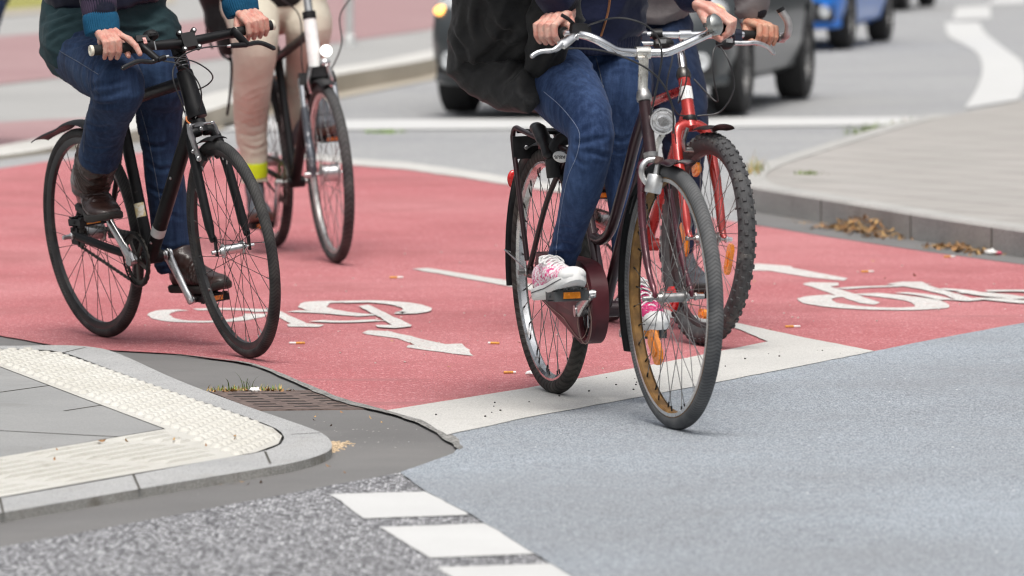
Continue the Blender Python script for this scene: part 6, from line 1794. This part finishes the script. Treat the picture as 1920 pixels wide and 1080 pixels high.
# ---------------------------------------------------------------- rider of the trekking bicycle
def rider_trek():
    B = BD; u, s, w = B.u, B.s, B.w; P = B.p; L = B.L; K = KD
    hR, hL = L(.27, 1.01, .095), L(.27, 1.01, -.095); pel = L(.23, 1.03); ch = L(.34, 1.33); nk = L(.42, 1.52); hd = L(.46, 1.68)
    shR, shL = L(.40, 1.47, .19), L(.40, 1.47, -.19)
    dR = (K['gR'] - K['bar']); dL = (K['gL'] - K['bar']); dR = (s - u * .3).normalized(); dL = (-s - u * .3).normalized()
    PR = K['gR'] - dR * .06; PL = K['gL'] - dL * .06
    eR = L(.60, 1.25, .32); eL = L(.60, 1.25, -.32)
    handR = grip_hand(-dR, PR, w, True); handL = grip_hand(-dL, PL, w, False)
    legR = [hR, P(478, 70, .12), P(474, 150, .13), P(470, 220, .125), P(474, 275, .12), P(477, 312, .12)]
    legL = [hL, P(570, 30, -.12), P(578, 62, -.125), P(566, 140, -.12), P(560, 220, -.11), P(556, 262, -.11)]
    root, wr = make_person(B, "cyclist in beige trousers with a neon yellow ankle band, on the trekking bicycle", M_skin_b, (hR, hL), pel, ch, nk, hd, (shR, shL), (eR, eL), (handR, handL),
        [(legR + [P(476, 345, .12)], [.07, .06, .05, .045, .04, .035, .035]), (legL, [.07, .06, .05, .045, .038, .035])])
    def ex(mb):
        mb.tube([hR, hL], [.12, .12], 20, round_cap=True); mb.tube([pel - w * .02, pel + w * .12], [(.175, .12), (.165, .115)], 24, ref=s); mb.ell(pel - u * .06 - w * .02, u, s, w, .13, .185, .13)
    tube_cloth("trousers", [(legR, [.115, .098, .080, .070, .060, .050]), (legL, [.115, .108, .095, .070, .058, .052])], M_beige, root, .008, .0035, [(0, .45, .5), (0, .74, 1.2), (1, .42, .8)], 2.0, ex, freq=20, base=.15, post=lambda m: crease(m, [[(442, 205), (470, 215), (500, 205)], [(445, 225), (475, 238), (503, 226)], [(448, 250), (475, 256), (500, 246)], [(455, 272), (478, 280), (500, 270)], [(440, 180), (465, 190), (500, 178), .4], [(450, 236), (470, 228), (488, 240), .8], [(460, 262), (480, 266), (496, 258), .7]], .0042, .0075))
    a = P(477, 304, .12); b = P(478, 331, .12)
    mb = MB(); mb.tube([a, a.lerp(b, .5), b], [.052, .053, .050], 24); obj("ankle_band", mb, M_neon, root)
    mb = MB(); mb.tube([P(477, 331, .12), P(478, 342, .12)], [.050, .056], 20); obj("trouser_hem", mb, M_beige, root)
    mb = MB(); mb.tube([L(.24, 1.035), L(.26, 1.10), L(.34, 1.32), L(.41, 1.48), L(.42, 1.53)], [(.205, .165), (.21, .165), (.20, .15), (.165, .10), (.09, .07)], 28, ref=s)
    for sh, el, wrp in ((shR, eR, wr[0]), (shL, eL, wr[1])):
        q = el.lerp(wrp, .85); mb.tube([sh, sh.lerp(el, .5), el, el.lerp(q, .5), q], [.075, .066, .060, .058, .048], 18, round_cap=True)
    mb = remesh(mb, .009, 4); displace(mb, lambda p, n: .006 * noise.noise(p * 14))
    obj("jacket", mb, M_blackj, root, angle=180)
    c = K['ped'][0][1]; f = (u * .96 + s * .1 + w * .02).normalized(); up = (w - f * w.dot(f)).normalized()
    make_shoe(root, c + up * .015 - f * .185, f, up, .30, 'shoe', M_greyshoe, M_brownsole, top=P(476, 345, .12))
    c = K['ped'][1][1]; f = (u * .96 - s * .1).normalized(); up = (w - f * w.dot(f)).normalized()
    make_shoe(root, c + up * .015 - f * .185, f, up, .30, 'shoe', M_greyshoe, M_brownsole, top=P(558, 258, -.11))
    return root
RD = rider_trek()

# ---------------------------------------------------------------- bags
def shoulder_bag():
    B = BB_; P = B.p; o_ = .235
    lev = [(1010, -150, 50, .05), (985, -90, 95, .08), (968, -40, 116, .10), (962, 0, 118, .105), (950, 50, 113, .11), (943, 100, 101, .105), (948, 138, 84, .095), (962, 168, 60, .075), (978, 188, 36, .05), (990, 200, 16, .03)]
    pts = [P(x, y, o_) for x, y, _, _ in lev]
    rad = [(h / 655., t) for _, _, h, t in lev]
    mb = MB(); P4 = cr([tuple(p) + r for p, r in zip(pts, rad)], 5)
    mb.tube([q[:3] for q in P4], [(q[3], q[4]) for q in P4], 36, ref=V((1, 0, 0)), round_cap=True)
    # hanging fold towards the rider's lap
    pts2 = [P(x, y, .155) for x, y in ((1050, -30), (1042, 40), (1030, 100), (1012, 150), (995, 185))]
    mb.ctube([tuple(p) + r for p, r in zip(pts2, ((.075, .05), (.065, .05), (.05, .045), (.04, .04), (.03, .03)))], None, seg=16, ref=V((1, 0, 0)), round_cap=True)
    mb = remesh(mb, .0055, 4)
    def fold(p, n):
        l = B.loc(p); x = p.x; z = p.z
        t = (z - 1.0); 
        a = noise.noise(V((x * 5 + t * 3.4, z * 2.2 - x * 2.0, 1.7)) * 1.25); b = noise.noise(V((x * 11 - z * 7, z * 5 + x * 5, 4.2)))
        c = noise.noise(V((x * 24 - z * 13, z * 9 + x * 8, 9.2)))
        k = abs(a); sharp = (max(0, 1 - k * 5)) ** 2
        return .019 * (.5 - k * 2) + .008 * sharp + .007 * (.5 - abs(b) * 2.4) + .002 * (.5 - abs(c) * 2.4)
    displace(mb, fold)
    crease(mb, [[(962, 52), (930, 90), (895, 122)], [(990, 68), (955, 95), (930, 118), .8], [(925, 45), (948, 62), (968, 60), .7], [(845, 60), (868, 95), (880, 135), .8], [(1012, 150), (1000, 172), (988, 196), .8], [(1000, 140), (985, 168), (975, 190), .8], [(985, 110), (960, 140), (935, 165), .9], [(1040, 60), (1020, 100), (1005, 140), .7], [(880, 10), (872, 50), (880, 90), .6], [(905, 5), (900, 40), (915, 80), .6], [(1050, 95), (1030, 130), (1015, 165), .6]], .010, .013)
    root = thing("shoulder_bag", "large crumpled black fabric bag hanging at the hip of the rider in mid blue jeans", "bag", tuple(P(950, 200, o_)))
    m = cloth("black_crumpled_nylon", (.016, .016, .0165), (.025, .025, .0255), rough=.55, bmp=.12, sheen=.06)
    bd = obj("bag_body", mb, m, root, angle=180)
    st = MB(); st.ctube([P(985, -90, o_), BB_.L(.30, 1.30, .19), BB_.L(.36, 1.47, .14), BB_.L(.28, 1.46, .02), BB_.L(.15, 1.30, .05)], .014, seg=10); obj("strap", st, m, root)
shoulder_bag()
def pannier():
    B = BD; P = B.p; L = B.L
    root = thing("pannier_bag", "black bag with loose straps behind the rider in beige trousers", "bag", tuple(P(415, 100, .16)))
    mb = MB(); mb.ctube([tuple(P(418, -60, .16)) + (.09, .07), tuple(P(414, 0, .16)) + (.085, .075), tuple(P(420, 45, .16)) + (.07, .07), tuple(P(428, 88, .16)) + (.03, .04)], None, seg=18, ref=V((1, 0, 0)), round_cap=True)
    mb = remesh(mb, .009, 3); displace(mb, lambda p, n: .016 * (.5 - 2 * abs(noise.noise(p * 11))))
    obj("bag_body", mb, M_blackj, root, angle=180)
    for pts in ([(395, 20), (388, 60), (398, 90)], [(425, 80), (434, 120), (432, 170), (426, 215)], [(405, 70), (415, 100), (430, 112)]):
        obj("strap", MB().ctube([P(x, y, .15) for x, y in pts], (.006), seg=8), M_blackj, root)
    obj("buckle", MB().ell(P(399, 28, .19), V((1, 0, 0)), V((0, 1, 0)), V((0, 0, 1)), .02, .01, .03), M_alu, root)
pannier()

# ================================================================== CARS
def paint(name, col, metal=.0, rough=.32):
    m, t, b = node_mat(name)
    f, _ = noise_fac(t, 2.0, 3, .3, .7)
    t.links.new(mixc(t, f, tuple(c * .92 for c in col), col), b.inputs["Base Color"])
    b.inputs["Metallic"].default_value = metal; b.inputs["Roughness"].default_value = rough; b.inputs["Specular IOR Level"].default_value = .4; b.inputs["Coat Weight"].default_value = .25; b.inputs["Coat Roughness"].default_value = .05
    return m
M_cglass = mat("dark_car_glass", (.02, .024, .026), .06, var=.05, spec=.6)
M_ctyre = mat("car_tyre", (.022, .022, .023), .8, var=.2)
M_cdark = mat("car_black_plastic", (.02, .02, .021), .55, var=.2)
M_calloy = mat("car_alloy", (.66, .66, .66), .3, .9, var=.05)
M_clamp = mat("car_lamp_glass", (.60, .62, .63), .08, .3, var=.1)
def amber():
    m, t, b = node_mat("lit_amber_indicator")
    b.inputs["Base Color"].default_value = (1, .45, .08, 1); b.inputs["Emission Color"].default_value = (1, .50, .12, 1); b.inputs["Emission Strength"].default_value = 3.0
    return m
M_amber = amber()
def make_car(label, pos, u, col, lit=True, wb=3.1, hw=.93, roof=1.66, group=None):
    u = V(u).normalized(); l = V((-u.y, u.x, 0)); z = V((0, 0, 1)); pos = V(pos)
    root = thing("car", label, "car", tuple(pos), group)
    W = lambda x, y, h: pos + u * x + l * y + z * h
    st = [(.93, .46, .30, .56), (.90, .66, .24, .64), (.80, .82, .21, .74), (.60, .905, .20, .86), (.30, .925, .20, .95), (0, .93, .19, 1.0), (-.45, .935, .19, 1.06), (-1.4, .94, .19, 1.04), (-wb * .7, .94, .19, 1.04), (-wb, .93, .19, 1.05), (-wb - .55, .89, .24, 1.05), (-wb - .72, .80, .30, 1.0), (-wb - .78, .6, .38, .9)]
    rings = []
    for x, w_, zb, zt in st:
        w_ *= hw / .93; h = zt - zb
        half = [(0, zb), (w_ * .80, zb), (w_ * .94, zb + h * .08), (w_ * .99, zb + h * .28), (w_, zb + h * .50), (w_ * .985, zb + h * .72), (w_ * .93, zb + h * .90), (w_ * .78, zb + h * .98), (w_ * .4, zt + .015), (0, zt + .02)]
        rings.append([W(x, y, q) for y, q in half] + [W(x, -y, q) for y, q in reversed(half[1:-1])])
    # refine lengthwise
    n = len(rings[0]); R2 = []
    for j in range(n):
        R2.append(cr([tuple(r[j]) for r in rings], 4))
    m_ = len(R2[0]); vs = [R2[j][i] for i in range(m_) for j in range(n)]
    fs_ = [(i * n + j, i * n + (j + 1) % n, (i + 1) * n + (j + 1) % n, (i + 1) * n + j) for i in range(m_ - 1) for j in range(n)] + [tuple(range(n)), tuple(reversed(range((m_ - 1) * n, m_ * n)))]
    mb = MB(); mb.add(vs, fs_)
    me = mesh_from(mb, "tmp", [])
    ob = bpy.data.objects.new("tmp", me); COL.objects.link(ob)
    cut = MB(); wheels = []
    for x in (0, -wb):
        for k in (1, -1):
            cut.lathe([(-.17, .0001), (-.17, .385), (.17, .385), (.17, .0001)], W(x, k * (hw - .10), .33), l, 36, closed=False); wheels.append((x, k))
    cm = mesh_from(cut, "cut", [], weld=True); co = bpy.data.objects.new("cut", cm); COL.objects.link(co)
    md = ob.modifiers.new("b", 'BOOLEAN'); md.operation = 'DIFFERENCE'; md.object = co; md.solver = 'EXACT'
    dg = bpy.context.evaluated_depsgraph_get(); m2 = bpy.data.meshes.new_from_object(ob.evaluated_get(dg))
    body = MB(); body.v = [v.co.copy() for v in m2.vertices]; body.f = [tuple(p.vertices) for p in m2.polygons]; body.m = [0] * len(body.f)
    bpy.data.objects.remove(ob); bpy.data.objects.remove(co)
    pm = paint(col[0], col[1])
    obj("body", body, pm, root, angle=35)
    # greenhouse and roof
    def ring4(x0, x1, w_, h):
        out = []
        for k in range(32):
            a = 2 * PI * k / 32; c, s_ = math.cos(a), math.sin(a); e = .45
            out.append(W((x0 + x1) / 2 + (x0 - x1) / 2 * math.copysign(abs(c) ** e, c), w_ * math.copysign(abs(s_) ** e, s_), h))
        return out
    R_ = [ring4(-.32, -wb - .66, hw * .95, .99), ring4(-.75, -wb - .58, hw * .90, 1.25), ring4(-1.25, -wb - .42, hw * .80, roof - .08)]
    mb = MB(); mb.add([p for r in R_ for p in r], [(i * 32 + k, i * 32 + (k + 1) % 32, (i + 1) * 32 + (k + 1) % 32, (i + 1) * 32 + k) for i in range(2) for k in range(32)] + [tuple(range(32)), tuple(range(64, 96))])
    obj("window_glass", mb, M_cglass, root, angle=50)
    T_ = [ring4(-1.22, -wb - .40, hw * .815, roof - .10), ring4(-1.26, -wb - .38, hw * .80, roof - .05), ring4(-1.45, -wb - .25, hw * .70, roof), ring4(-1.9, -wb + .3, hw * .3, roof + .02)]
    mb = MB(); mb.add([p for r in T_ for p in r], [(i * 32 + k, i * 32 + (k + 1) % 32, (i + 1) * 32 + (k + 1) % 32, (i + 1) * 32 + k) for i in range(3) for k in range(32)] + [tuple(range(32)), tuple(range(96, 128))])
    obj("roof", mb, pm, root, angle=60)
    for k in (1, -1):
        for a, b in (((-.36, .84, 1.02), (-1.30, .74, roof - .09)), ((-1.75, .90, 1.03), (-1.85, .775, roof - .09)), ((-wb - .55, .84, 1.02), (-wb - .34, .74, roof - .09))):
            obj("pillar", MB().tube([W(a[0], a[1] * k * hw / .93, a[2]), W(b[0], b[1] * k * hw / .93, b[2])], .035, 10), pm, root)
        mb = MB(); mb.ell(W(-.62, k * (hw + .10), 1.10), u, l, z, .07, .11, .075, 14, 10); obj("wing_mirror", mb, pm, root)
        # headlamp with lit amber indicator, fog lamp in black recess
        hd_ = (u * .75 + l * (.66 * k)).normalized(); sd_ = V((-hd_.y, hd_.x, 0))
        c = W(.66, k * hw * .80, .70); mb = MB(); mb.ell(c, hd_, sd_, z, .10, .20, .105, 18, 12); hl = obj("headlamp", mb, M_clamp, root)
        if lit:
            c = W(.68, k * hw * .875, .70); mb = MB(); mb.ell(c, hd_, sd_, z, .080, .062, .040, 14, 10); obj("indicator", mb, M_amber, hl)
        c = W(.83, k * hw * .80, .375); mb = MB(); mb.box(c - hd_ * .01, hd_, sd_, z, .07, .26, .19, .9); fr = obj("fog_lamp_recess", mb, M_cdark, root)
        mb = MB(); mb.lathe([(-.02, .0001), (-.02, .058), (.035, .058), (.04, .05), (.02, .0001)], c + hd_ * .012, hd_, 20, closed=False); obj("fog_lamp", mb, M_clamp, fr)
    mb = MB(); mb.ctube([W(.86, -hw * .62, .58), W(.955, 0, .60), W(.86, hw * .62, .58)], [(.05, .09)] * 3, 8, seg=14, ref=u); obj("grille", mb, M_cdark, root)
    mb = MB(); mb.ctube([W(.85, -hw * .60, .34), W(.955, 0, .34), W(.85, hw * .60, .34)], [(.04, .075)] * 3, 8, seg=14, ref=u); obj("air_intake", mb, M_cdark, root)
    mb = MB(); mb.ctube([W(.55, -hw * .93, .245), W(.80, -hw * .74, .24), W(.905, 0, .235), W(.80, hw * .74, .24), W(.55, hw * .93, .245)], [(.04, .035)] * 3, 8, seg=12, ref=u); obj("bumper_lip", mb, pm, root)
    for x, k in wheels:
        w_ = part_empty("wheel", root, frame_m(W(x, k * (hw - .105), .325), u, -l if k > 0 else l))
        Y = V((0, -1 if k > 0 else -1, 0)); out = V((0, 1, 0)) if k > 0 else V((0, 1, 0))
        wm = w_.matrix_local
        # local +Y points away from the axle's `s` side, so outward is +Y on both sides of the frame built here
        sgn = 1 if (wm.to_3x3() @ V((0, 1, 0))).dot(l * k) > 0 else -1
        Yo = V((0, sgn, 0))
        mb = MB(); mb.lathe([(-.11, .215), (-.115, .25), (-.112, .29), (-.095, .322), (0, .327), (.095, .322), (.112, .29), (.115, .25), (.11, .215)], (0, 0, 0), Yo, 48); obj("tyre", mb, M_ctyre, w_, local=True)
        mb = MB(); mb.lathe([(.095, .218), (.10, .205), (.07, .195), (-.09, .195), (-.09, .218)], (0, 0, 0), Yo, 40)
        for q in range(5):
            a = 2 * PI * q / 5 + .3; d = V((math.cos(a), 0, math.sin(a))); tn = Yo.cross(d)
            mb.tube([Yo * .07 + d * .02, Yo * .085 + d * .11, Yo * .085 + d * .205], [(.034, .012), (.026, .012), (.036, .014)], 10, ref=tn)
        mb.lathe([(.04, .0001), (.04, .05), (.085, .048), (.092, .03), (.092, .0001)], (0, 0, 0), Yo, 20, closed=False)
        obj("rim", mb, M_calloy, w_, local=True)
        mb = MB(); mb.lathe([(.0, .0001), (.0, .19)], (0, 0, 0), Yo, 30, closed=False); obj("brake_disc", mb, M_cdark, w_, local=True)
    return root
UC = V((-.185, -.983, 0)).normalized(); LC = V((-UC.y, UC.x, 0))
def car_at(px_, py_, dist_side, label, col, **k):
    p = G(px_, py_); hw = k.get('hw', .93)
    make_car(label, p - LC * (hw - .105), UC, col, **k)
car_at(1372, 214, 1, "grey metallic car with amber lights on, waiting first behind the stop line", ("grey_green_metallic", (.042, .049, .053)), hw=1.03, roof=1.75)
car_at(1578, 91, 1, "bright blue car waiting second in the queue", ("bright_blue_paint", (.012, .17, .62)), lit=False, hw=.95)
car_at(1688, 19, 1, "dark car farthest back in the queue, showing only its lower corner", ("dark_grey_paint", (.06, .062, .066)), lit=False, hw=.95)

# ------------------------------------------------------------------ pole on the far pavement
p0 = G(655, 88)
root = thing("sign_pole", "pale grey steel pole standing on the far left pavement", "pole", tuple(p0))
M_pole = mat("galvanised_pole", (.52, .53, .52), .5, .3, var=.08)
obj("pole", MB().tube([p0, p0 + V((0, 0, 3.4))], .042, 16), M_pole, root)
obj("base_collar", MB().tube([p0, p0 + V((0, 0, .10)), p0 + V((0, 0, .13))], [.065, .062, .044], 16), M_pole, root)
obj("pole_cap", MB().ell(p0 + V((0, 0, 3.4)), V((1, 0, 0)), V((0, 1, 0)), V((0, 0, 1)), .044, .044, .03), M_pole, root)

# ================================================================== SMALL THINGS ON THE GROUND
M_iron = mat("rusty_cast_iron", (.17, .125, .11), .6, .3, var=.4, vscale=40, dirt=(.26, .20, .17), dirt_amt=(.5, .75), dirt_scale=25)
M_pit_shade = mat("drain_pit_shade", (.012, .011, .010), .9)
def drain():
    c = [G(404, 735, -.002), G(585, 733, -.002), G(655, 763, -.002), G(486, 768, -.002)]
    root = thing("drain_grate", "rusty iron slotted drain grate in the gutter beside the corner kerb", "drain", tuple((c[0] + c[2]) / 2))
    a, b, d = c[0], c[1], c[3]; ex, ey = b - a, d - a
    Q = lambda s, t, h=0.0: a + ex * s + ey * t + V((0, 0, h))
    mb = MB(); mb.add([Q(0, 0, .0), Q(1, 0, .0), Q(1, 1, .0), Q(0, 1, .0)], [(0, 1, 2, 3)]); obj("pit_shade", mb, M_pit_shade, root)  # flat black sheet near the bar tops, painted shade for the slots
    mb = MB(); Z = V((0, 0, 1)); X = ex.normalized(); Y = ey.normalized()
    for t in (0, 1): mb.box(Q(.5, t, -.001), X, Y, Z, ex.length + .03, .03, .005)
    for s_ in (0, 1): mb.box(Q(s_, .5, -.0009), X, Y, Z, .03, ey.length + .028, .005)
    obj("frame", mb, M_iron, root)
    mb = MB(); nb = 7
    for i in range(nb):
        t = (i + .5) / nb; mb.box(Q(.5, t, -.0012), X, Y, Z, ex.length, ey.length / nb * .60, .004)
    mb.box(Q(.36, .5, -.0014), X, Y, Z, .03, ey.length, .004); mb.box(Q(.74, .5, -.0014), X, Y, Z, .04, ey.length, .004)
    obj("grate_bars", mb, M_iron, root)
drain()
M_grass = mat("weed_green", (.16, .22, .05), .7, var=.4, vscale=30); M_dry = mat("dry_straw", (.42, .29, .10), .8, var=.4, vscale=40)
M_leaf = mat("brown_dead_leaf", (.25, .13, .05), .75, var=.55, vscale=60); M_leaf2 = mat("ochre_leaf", (.38, .23, .09), .75, var=.4, vscale=60)
def blade(mb, p, d, L, w, bend):
    s = V((-d.y, d.x, 0)).normalized() * w; vs = []; n = 5
    for i in range(n + 1):
        t = i / n; q = p + V((0, 0, 1)) * (L * (t - bend * t * t * .6)) + d * (L * bend * t * t)
        vs += [q + s * (1 - t * .9), q - s * (1 - t * .9)]
    mb.add(vs, [(2 * i, 2 * i + 1, 2 * i + 3, 2 * i + 2) for i in range(n)])
def tuft(name, label, line, n, L, m, z=0.0, spread=.03, cat="weeds", w=.0022):
    mb = MB(); P = [G(x, y, z) for x, y in line]
    for i in range(n):
        t = random.random() * (len(P) - 1); k = min(int(t), len(P) - 2); p = P[k].lerp(P[k + 1], t - k) + V((random.gauss(0, spread), random.gauss(0, spread), 0))
        a = random.random() * 2 * PI; mb.mi = 0 if random.random() < .55 else 1
        blade(mb, p, V((math.cos(a), math.sin(a), 0)), L * random.uniform(.35, 1.1), w * random.uniform(.6, 1.3), random.uniform(.2, 1.1))
    return tag(obj(name, mb, m), label, cat, kind="stuff")
def leaves(name, label, line, n, size, z=0.0, spread=.06, pile=0.0, mats=None):
    mb = MB(); P = [G(x, y, z) for x, y in line]
    for i in range(n):
        t = random.random() * (len(P) - 1); k = min(int(t), len(P) - 2)
        mid = 1 - abs(2 * t / (len(P) - 1) - 1)
        p = P[k].lerp(P[k + 1], t - k) + V((random.gauss(0, spread), random.gauss(0, spread * .5), random.random() * pile * mid + .003))
        a = random.random() * 2 * PI; d = V((math.cos(a), math.sin(a), random.uniform(-.5, .7))).normalized(); s = V((-math.sin(a), math.cos(a), random.uniform(-.5, .5))).normalized(); nn = d.cross(s)
        r = size * random.uniform(.4, 1.2); w = r * random.uniform(.25, .5); c = random.uniform(.1, .5) * r
        mb.mi = random.randrange(len(mats or [0, 1]))
        mb.add([p - d * r + nn * c, p - d * r * .3 + s * w, p + d * r * .4 + s * w * .8, p + d * r + nn * c, p + d * r * .4 - s * w * .8, p - d * r * .3 - s * w], [(0, 1, 5), (1, 2, 4, 5), (2, 3, 4)])
    return tag(obj(name, mb, mats or [M_leaf, M_leaf2]), label, "leaves", kind="stuff")
tuft("weeds", "thin green weeds growing along the drain grate", [(405, 733), (470, 731), (530, 732)], 170, .022, [M_grass, M_dry], -.004, .022)
tuft("weeds", "long weed blades bending over the drain grate", [(430, 731), (470, 729), (520, 730)], 8, .075, [M_grass, M_grass], -.004, .012, w=.002)
leaves("leaf_litter", "brown litter caught at the drain grate", [(402, 737), (450, 735), (540, 735)], 60, .014, -.004, .014)
tuft("weeds", "grass tuft on the traffic island edge, nearer one", [(1620, 250), (1650, 252), (1672, 252)], 160, .10, [M_grass, M_grass], .0, .09, w=.006)
tuft("weeds", "reddish grass tuft at the end of the stop line", [(1725, 232), (1750, 233), (1775, 233)], 160, .07, [M_grass, M_leaf], .0, .10, w=.006)
tuft("weeds", "sparse weeds standing at the rounded tip of the traffic island", [(1404, 330), (1410, 322), (1432, 316)], 40, .12, [M_dry, M_grass], .12, .03, w=.004)
tuft("weeds", "yellow green tuft between the island pavers", [(1510, 327), (1522, 327)], 50, .03, [M_grass, M_grass], .14, .03, w=.005)
tuft("weeds", "small weed growing from the island kerb joint", [(1702, 396), (1704, 400)], 25, .05, [M_grass, M_grass], .06, .012, w=.004)
tuft("weeds", "bright green leaf patch on the asphalt before the stop line", [(705, 249), (728, 248)], 90, .03, [mat("fresh_green", (.22, .36, .05), .7)] * 2, -.01, .05, w=.008)
_foot = []
for k in range(len(top) - 1):
    d_ = (top[k + 1] - top[k]).normalized(); _foot.append(V((top[k].x, top[k].y, 0)) + V((d_.y, -d_.x, 0)) * .07)
def foot_px(x, off=0.0):
    """pixel on the road at the foot of the island kerb"""
    best = None
    for q in [a.lerp(b, k / 8) for a, b in zip(_foot[14:-1], _foot[15:]) for k in range(8)]:
        v = q - CAM; z_ = v.dot(_fw); X = 960 + FPX * v.dot(_rt) / z_; Y = 540 - FPX * v.dot(_up) / z_
        if best is None or abs(X - x) < best[0]: best = (abs(X - x), X, Y + off)
    return best[1:]
leaves("leaf_pile", "heap of dry brown leaves against the island kerb", [foot_px(x) for x in (1565, 1600, 1640, 1690)], 330, .024, -.004, .06, .075)
leaves("leaf_pile", "flat strip of dry leaves along the island kerb at right", [foot_px(x) for x in (1755, 1800, 1870)], 220, .022, -.004, .05, .025)
leaves("leaf_litter", "thin line of brown leaf crumbs along the island gutter", [foot_px(x) for x in (1420, 1500, 1580)], 90, .014, -.004, .03)
M_sand = mat("sandy_crumbs", (.50, .38, .25), .9, var=.4, vscale=120)
def crumbs(name, label, line, n, r, z, spread, m):
    mb = MB(); P = [G(x, y, z) for x, y in line]
    X, Y, Z = V((1, 0, 0)), V((0, 1, 0)), V((0, 0, 1))
    for i in range(n):
        t = random.random() * (len(P) - 1); k = min(int(t), len(P) - 2); p = P[k].lerp(P[k + 1], t - k) + V((random.gauss(0, spread), random.gauss(0, spread), 0))
        q = r * random.uniform(.3, 1.2); mb.ell(p + Z * q * .3, X, Y, Z, q, q * random.uniform(.6, 1), q * .6, 5, 4)
    return tag(obj(name, mb, m), label, "grit", kind="stuff")
crumbs("sand_patch", "sandy grit lying at the rounded kerb corner", [(600, 850), (622, 842), (634, 832)], 420, .006, -.006, .016, M_sand)
crumbs("sand_patch", "line of grit along the foot of the corner kerb", [(150, 946), (330, 914), (500, 886), (600, 862)], 500, .004, -.006, .010, M_sand)
M_pebble = mat("grey_pebbles", (.34, .33, .31), .9, var=.6, vscale=200)
crumbs("loose_grit", "loose pale and dark grit scattered over the gutter", [(560, 770), (640, 800), (720, 820), (800, 840), (700, 790), (560, 880), (400, 930)], 260, .0035, -.007, .12, M_pebble)
crumbs("loose_grit", "dark specks of grit scattered on the white stop band", [(800, 785), (1000, 745), (1200, 712), (1450, 665), (1550, 655)], 26, .0034, .004, .10, mat("dark_grit", (.06, .055, .05), .9))
crumbs("loose_grit", "pale grit scattered on the red lane", [(700, 600), (900, 640), (860, 560), (1500, 560), (1700, 600), (1850, 540), (100, 500), (900, 450)], 220, .004, .001, .5, mat("pale_grit", (.60, .48, .45), .9))
crumbs("loose_grit", "pale grit scattered on the blue road surface", [(1000, 850), (1300, 840), (1600, 720), (1800, 690), (1500, 900), (1800, 1000), (1100, 980)], 70, .003, .001, .35, mat("bright_grit", (.62, .63, .65), .7))
for name, lab, pts, z in (("leaf_litter", "small brown leaf scraps lying on the gutter", [(660, 775), (690, 790), (470, 905), (420, 908), (300, 900)], -.007), ("leaf_litter", "small brown leaf scraps lying on the cream paving", [(250, 820), (150, 845), (90, 862), (430, 812), (240, 830)], KZ + .005), ("leaf_litter", "scattered ochre leaf scraps on the red lane", [(900, 740), (790, 640), (1050, 640), (1560, 600), (1750, 480), (1300, 560), (860, 700)], .001)):
    leaves(name, lab, pts, 9 if 'cream' in lab else 22, .012, z, .12)
# cigarette ends
M_filter = mat("cork_filter", (.62, .30, .07), .8, var=.3, vscale=200); M_paper = mat("cigarette_paper", (.76, .75, .73), .8)
def butt(x, y, ang, label, z=.004, k=1.0, paper=.5):
    p = G(x, y, z); d = V((math.cos(ang), math.sin(ang), 0)); L = .030 * k
    root = thing("cigarette_end", label, "cigarette end", tuple(p), "cigarette ends on the road")
    obj("filter", MB().tube([p - d * L, p], .0042 * k, 10), M_filter, root)
    obj("paper", MB().tube([p + d * .0005, p + d * L * paper, p + d * L * paper * 1.05], [.0041 * k, .0040 * k, .0026 * k], 10), M_paper, root)
for a in ((1488, 612, .15, "cigarette end beside the white corner of the stop band"), (1628, 509, .3, "cigarette end above the bicycle symbol at right"), (920, 643, 2.9, "cigarette end to the right of the painted arrow's head"), (555, 643, 3.3, "cigarette end just right of the black bicycle's front tyre"), (1782, 481, .4, "cigarette end by the island gutter at far right"), (962, 698, .2, "cigarette end left of the burgundy bicycle's rear tyre"), (745, 520, .1, "pale cigarette end near the start of the white lane line"), (1350, 650, 1.4, "cigarette end next to the knobbly front tyre")):
    butt(*a, k=.95, paper=.3 if a[0] in (920, 962) else .75)
# crumpled paper scraps
def scrap(x, y, r, label, z=.004, m=None):
    p = G(x, y, z); mb = MB(); mb.ell(p + V((0, 0, r * .5)), V((1, 0, 0)), V((0, 1, 0)), V((0, 0, 1)), r * 1.4, r, r * .6, 12, 8)
    displace(mb, lambda q, n: r * .5 * noise.noise(q * (1.6 / r)))
    tag(obj("paper_scrap", mb, m or M_paper, angle=20), label, "paper scrap")
scrap(1858, 477, .018, "white crumpled paper scrap in the island gutter at right")
scrap(1873, 477, .011, "pink crumpled scrap beside the white one in the island gutter", m=mat("pink_scrap", (.60, .10, .16), .7))
scrap(995, 704, .012, "small white scrap beside the burgundy bicycle's rear tyre")
scrap(478, 735, .012, "white scrap caught in the weeds at the drain grate")

# ================================================================== another rider passing at the left edge of the picture
def copy_tree(o, parent=None):
    c = o.copy(); COL.objects.link(c)
    if parent is not None: c.parent = parent
    for ch in list(o.children): copy_tree(ch, c)
    return c
def passing_rider():
    ang = math.atan2(-1, 0) - math.atan2(BA.u.y, BA.u.x)
    Rz = Matrix.Rotation(ang, 3, 'Z')
    Rz = Matrix.Rotation(math.radians(-21), 3, Rz @ BA.u) @ Rz
    bk = KA['root']; src = KA['gL']; rel = Rz @ (src - V(bk.location))
    h = src.z; tgt = None
    d = ray(32, -52); t = (h - .01 - CAMH) / d.z; tgt = CAM + d * t
    pos = tgt - rel; pos.z = 0
    b2 = copy_tree(bk); b2.location = pos; b2.rotation_euler = Rz.to_euler()
    tag(b2, "black bicycle at the left edge, only the tip of its handlebar in view", "bicycle")
    p2 = copy_tree(RA); p2.location = pos + Rz @ (V(RA.location) - V(bk.location)); p2.rotation_euler = Rz.to_euler()
    tag(p2, "cyclist cut off by the left edge, only a finger on the handlebar in view", "person")
passing_rider()
